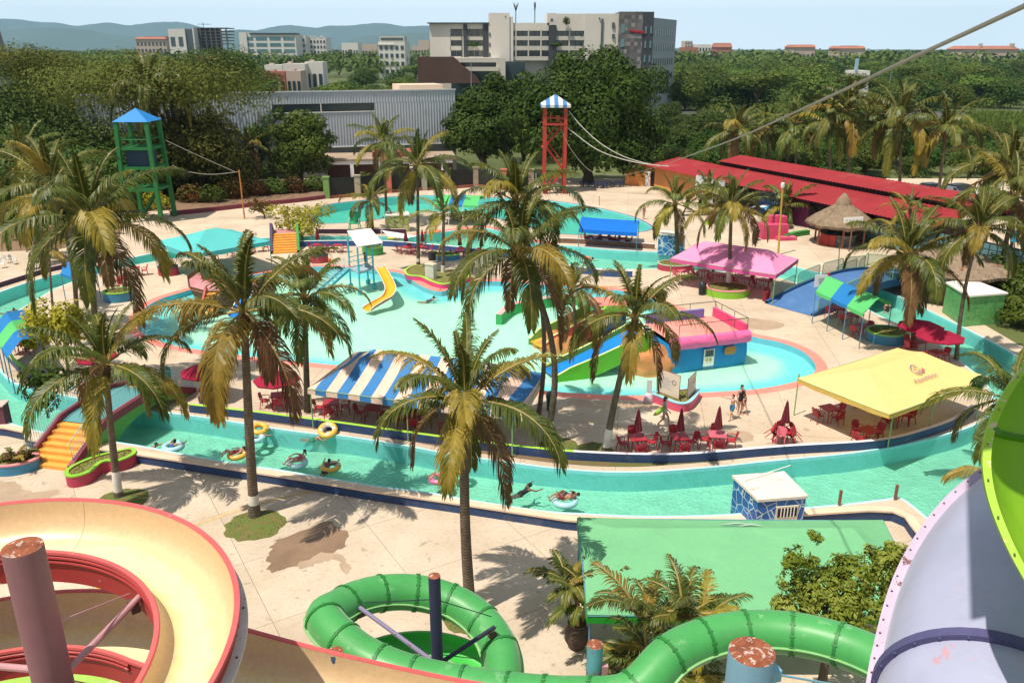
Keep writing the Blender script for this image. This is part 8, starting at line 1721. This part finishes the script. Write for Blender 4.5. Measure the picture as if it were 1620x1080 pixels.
mb = MB(); sheet(mb, ccw(GL([(112, 943), (150, 930), (192, 917), (232, 935), (238, 952)], -.485)), [], -.485); struct('painted_line', mb, M('orange_ground', (.60, .33, .05), .8, .2, 1))
m_gtube = worn('tube_green', (.05, .30, .07), (.12, .36, .13), .60, 1.6, .45, .3, .4, extra=(.13, .30, .12)); m_gcol = M('tube_collar', (.018, .17, .03), .5, .2, 4); m_glip = M('tube_lip', (.22, .45, .18), .5, .15, 2)
def tube_slide(name, label, pts, r, mat, colm, gap=.98, n=30, start=0.4, lip=True, bolts=12):
    P = smooth_loop([Vector(p) for p in pts], 6, False); c = Vector((P[len(P) // 2].x, P[len(P) // 2].y, -.5)); t = thing(name, label, 'water slide', c); P = [p - c for p in P]
    mb = MB(); mb.tube(P, r, n, True); mb.build('tube', mat, t, ang=50)
    acc = -start; last = P[0]
    for i in range(1, len(P)):
        acc += (P[i] - last).length; last = P[i]
        if acc >= gap:
            acc -= gap; d = (P[i] - P[i - 1]).normalized(); mb = MB(); mb.tube([P[i] - d * .035, P[i] - d * .034, P[i] + d * .034, P[i] + d * .035], [r, r * 1.055, r * 1.055, r], n, False)
            u = Vector((0, 0, 1)); u = (u - d * u.dot(d)).normalized(); w_ = d.cross(u)
            for k in range(bolts): a = 2 * math.pi * k / bolts; q = P[i] + (u * math.cos(a) + w_ * math.sin(a)) * r * 1.035; mb.bar(q - d * .06, q + d * .06, .014, 5)
            mb.build('collar', colm, t, ang=30)
    if lip:
        for sg in (-1, 1):
            mb = MB(); A_, B_ = [], []
            for i, p in enumerate(P):
                d = (P[min(i + 1, len(P) - 1)] - P[max(i - 1, 0)]).normalized(); s_ = d.cross(Vector((0, 0, 1))).normalized() * sg; A_.append(p + s_ * (r - .01) + Vector((0, 0, -.03))); B_.append(p + s_ * (r + .055) + Vector((0, 0, -.03)))
            mb.grid([A_, B_, [q - Vector((0, 0, .02)) for q in B_], [q - Vector((0, 0, .02)) for q in A_]]); mb.build('seam_lip', m_glip, t, ang=20)
    return t
G1 = Vector((-2.33, 15.8, 0))
def ringpts(c, R_, a0, a1, z0, z1, k): return [c + Vector((R_ * math.cos(rad(a0 + (a1 - a0) * i / k)), R_ * math.sin(rad(a0 + (a1 - a0) * i / k)), z0 + (z1 - z0) * i / k)) for i in range(k + 1)]
path = ringpts(Vector((5.2, 11.95, 0)), 3.02, -30, 128, 6.9, 6.3, 10) + [(2.45, 13.75, 5.85), (1.3, 13.95, 5.55), (.1, 14.2, 5.42), (-1.1, 14.45, 5.4), (-2.4, 14.78, 5.46), (-3.5, 15.3, 5.6)] + ringpts(G1 + Vector((0, .15, 0)), 2.12, 172, -70, 5.74, 4.0, 13)
tube_slide('tube_slide', 'long green tube slide arching round the blue post and coiling round a navy post', path, .46, m_gtube, m_gcol)
low = ringpts(G1 + Vector((0, .1, 0)), 2.05, -120, -352, 4.0, 3.6, 16); c = Vector((G1.x, G1.y, -.5)); t = thing('open_flume', 'lower green open flume turning beneath the ring of the green tube slide', 'water slide', c)
flume(t, 'channel', [p - c - Vector((0, 0, .45)) for p in low], .86, .40, [worn('tube_green_in', (.05, .46, .06), (.25, .5, .2), .64, 1.2, .35), m_glip, M('tube_dark_green', (.01, .11, .05), .5, .2, 1)])
np_ = post('slide_post', 'slim navy post with rusty top inside the ring of the green tube slide', -1.72, 15.5, 7.52, .135, worn('navy_steel', (.025, .025, .07), (.10, .06, .06), .66, 5, .5)); l1 = Vector(np_.location); m_lil = worn('lilac_steel', (.20, .17, .28), (.08, .04, .04), .62, 6, .5)
for b, m in (((-3.72, 16.85, 5.65), m_lil), ((-.42, 16.5, 5.35), M('dark_strut', (.02, .02, .045), .5, .2, 4))): mb = MB(); mb.bar(Vector((-1.72, 15.5, 5.1)) - l1, Vector(b) - l1, .055, 10); mb.build('strut', m, np_)
for b in ((-3.6, 16.9, 5.75), (-.5, 16.7, 5.5), (-2.6, 17.2, 4.0), (-.9, 17.1, 3.9)): mb = MB(); mb.bar(Vector((-1.72, 15.5, 6.9 if b[2] > 5 else 5.4)) - l1, Vector(b) - l1, .012, 5); mb.build('tie_rod', M('dark_strut', (0, 0, 0)), np_)
for b in ((-3.72, 16.88, 5.45), (-.48, 16.52, 5.12)): mb = MB(); mb.box(Vector(b) - l1, (.16, .16, .14), rad(40)); mb.build('bracket', M('bracket_dark', (0, 0, 0)), np_, smooth=False)
bp_ = post('slide_post', 'thick pale blue post with a broad rusty top at the bottom right', 4.62, 13.0, 7.57, .445, worn('blue_steel', (.16, .30, .40), (.24, .09, .06), .64, 4, .5, extra=(.10, .20, .30))); l1 = Vector(bp_.location)
mb = MB(); mb.bar(Vector((5.0, 13.2, 6.9)) - l1, Vector((6.9, 14.2, 5.7)) - l1, .025, 8); mb.build('tie_rod', M('tie_blue', (.20, .42, .55), .5, .1), bp_); mb = MB(); mb.box(Vector((5.12, 13.1, 6.95)) - l1, (.26, .2, .26), .3); mb.build('bracket', M('tie_blue', (0, 0, 0)), bp_, smooth=False)
tp_ = post('slide_post', 'teal post with flaking rusty paint left of the blue one', 1.78, 14.5, 6.5, .175, worn('teal_steel', (.10, .30, .34), (.26, .12, .09), .55, 5, .6)); l1 = Vector(tp_.location); mb = MB(); mb.box(Vector((2.0, 14.45, 5.9)) - l1, (.14, .12, .2)); mb.build('bracket', m_pinkbar, tp_, smooth=False)
post('slide_post', 'rust topped post showing just above the coral rim of the spiral slide', -3.72, 14.22, 6.55, .17, worn('navy_steel2', (.05, .10, .20), (.2, .08, .05), .6, 5, .5))
axis = [D(1572, 1420, 3.9), D(1568, 1240, 4.25), D(1568, 1090, 4.7), D(1590, 960, 5.2), D(1650, 865, 5.7), D(1760, 800, 6.2), D(1900, 780, 6.6)]
P = smooth_loop(axis, 7, False); c = Vector((P[12].x, P[12].y, -.5)); pt_ = thing('tube_slide', 'weathered pale purple tube slide filling the near right corner', 'water slide', c); P = [p - c for p in P]; r = .575
mpur = worn('faded_purple', (.35, .36, .50), (.48, .28, .32), .64, 2.6, .32, .2, .5, extra=(.46, .36, .44)); mdp = M('dark_purple', (.075, .07, .17), .5, .2, 3)
mb = MB(); mb.tube(P, r, 48, True); mb.build('tube', mpur, pt_, ang=60)
A_, B_ = [], []
for i, p in enumerate(P):
    d = (P[min(i + 1, len(P) - 1)] - P[max(i - 1, 0)]).normalized(); vw_ = (p + c - Vector((0, 0, CZ))).normalized(); s_ = d.cross(vw_).normalized()
    if s_.x > 0: s_ = -s_
    s_ = (s_ - vw_ * .10).normalized(); A_.append((p + s_ * (r - .012), s_, d)); B_.append(p + s_ * (r + .06))
mb = MB(); th_ = .02
mb.grid([[a - a2.cross(d_).normalized() * th_ for (a, a2, d_) in A_], [q - a2.cross(d_).normalized() * th_ for q, (a, a2, d_) in zip(B_, A_)], [q + a2.cross(d_).normalized() * th_ for q, (a, a2, d_) in zip(B_, A_)], [a + a2.cross(d_).normalized() * th_ for (a, a2, d_) in A_]])
mb.build('seam_flange', worn('faded_lilac', (.46, .38, .50), (.16, .06, .05), .62, 7, .5), pt_, ang=30)
mb = MB()
for i in range(2, len(P) - 1, 1):
    for f_ in (0,):
        a, s_, d_ = A_[i]; q = a.lerp(A_[min(i + 1, len(P) - 1)][0], f_) + s_ * .05; nn = s_.cross(d_).normalized()
        for sg in (-1, 1): mb.ball(q + nn * sg * .021, .0075, 8, 5)
bo = mb.build('bolts', m_bolt, pt_); bo['kind'] = 'stuff'
for i in (12, 33):
    d = (P[i + 1] - P[i - 1]).normalized(); mb = MB(); mb.tube([P[i] - d * .03, P[i] - d * .029, P[i] + d * .029, P[i] + d * .03], [r, r + .035, r + .035, r], 48, False); u = d.orthogonal().normalized(); w_ = d.cross(u)
    for k in range(26): a = 2 * math.pi * k / 26; q = P[i] + (u * math.cos(a) + w_ * math.sin(a)) * (r + .02); mb.ball(q - d * .028, .010, 8, 5); mb.ball(q + d * .028, .010, 8, 5)
    mb.build('collar', mdp, pt_, ang=30)
rim = [D(x + 12, y, t_) for x, y, t_ in ((1670, 520, 4.35), (1626, 570, 4.15), (1592, 616, 4.0), (1566, 670, 3.85), (1556, 725, 3.75), (1563, 782, 3.65), (1584, 842, 3.56), (1614, 902, 3.46), (1662, 980, 3.35), (1740, 1080, 3.2))]
Rm = smooth_loop(rim, 5, False); c = Vector((Rm[20].x + .6, Rm[20].y, -.5)); lf = thing('open_flume', 'lime green open flume with chipped paint at the right edge', 'water slide', c); X = Vector((.86, -.42, .1)).normalized(); dn = Vector((.47, .76, -.44)); dn = (dn - X * dn.dot(X)).normalized(); rr_ = .62
def ls(p, r, a0=0, a1=math.pi, k=22): return [p - c + X * rr_ + (-X * math.cos(a0 + (a1 - a0) * i / k) + dn * math.sin(a0 + (a1 - a0) * i / k)) * r for i in range(k + 1)]
mlime = worn('flume_lime', (.22, .43, .02), (.50, .46, .26), .60, 2.4, .34, 0, .5, extra=(.14, .38, .01)); mlip = worn('flume_lime_lip', (.30, .52, .03), (.58, .52, .30), .58, 8, .5)
mb = MB(); mb.grid([ls(p, rr_) for p in Rm]); mb.build('flume_inside', mlime, lf, ang=60)
mb = MB(); mb.grid([ls(p, rr_ + .018) for p in Rm]); mb.build('flume_outside', mlime, lf, ang=60)
mb = MB(); mb.grid([[p - c for p in Rm], [p - c - X * .034 - dn * .004 for p in Rm], [p - c - X * .038 + dn * .04 for p in Rm], [p - c - X * .03 + dn * .06 for p in Rm]]); mb.grid([[p - c + X * (2 * rr_) for p in Rm], [p - c + X * (2 * rr_ + .06) for p in Rm]]); mb.build('rim', mlip, lf, ang=30)
mb = MB(); mb.tube(ls(Rm[16] + Vector((0, 0, 0)), rr_ - .006), .018, 8); mb.build('joint', M('lime_dark', (.06, .20, .01), .5, .2, 3), lf)
mb = MB(); [mb.ball(q + dn * -.01, .0055, 8, 5) for p in Rm[3:40:5] for q in [p - c - X * .018 - dn * .005]]; b_ = mb.build('bolts', M('lime_bolt', (.20, .22, .05), .7, .3, 9), lf); b_['kind'] = 'stuff'
cn = thing('shadow_blocker', 'unseen flat sheet added to cast the shadow on the purple slide', 'canopy', (3.4, 4.6, 15)); l1 = Vector(cn.location)  # added out of view, outline shaped to cast the purple slide's shadow
mb = MB(); mb.prism([Vector((x - l1.x, y - l1.y, 0)) for x, y in ((1.08, 2.66), (5.1, 2.66), (5.1, 5.6), (2.62, 5.6), (1.78, 4.05))], 19.52 - l1.z, 19.58 - l1.z); mb.build('roof', m_tower, cn, smooth=False)
for x, y in ((5.1, 3.2), (5.0, 5.5)): mb = MB(); mb.bar(Vector((x, y, 15)) - l1, Vector((x, y, 19.5)) - l1, .06, 8); mb.build('post', m_tower, cn)
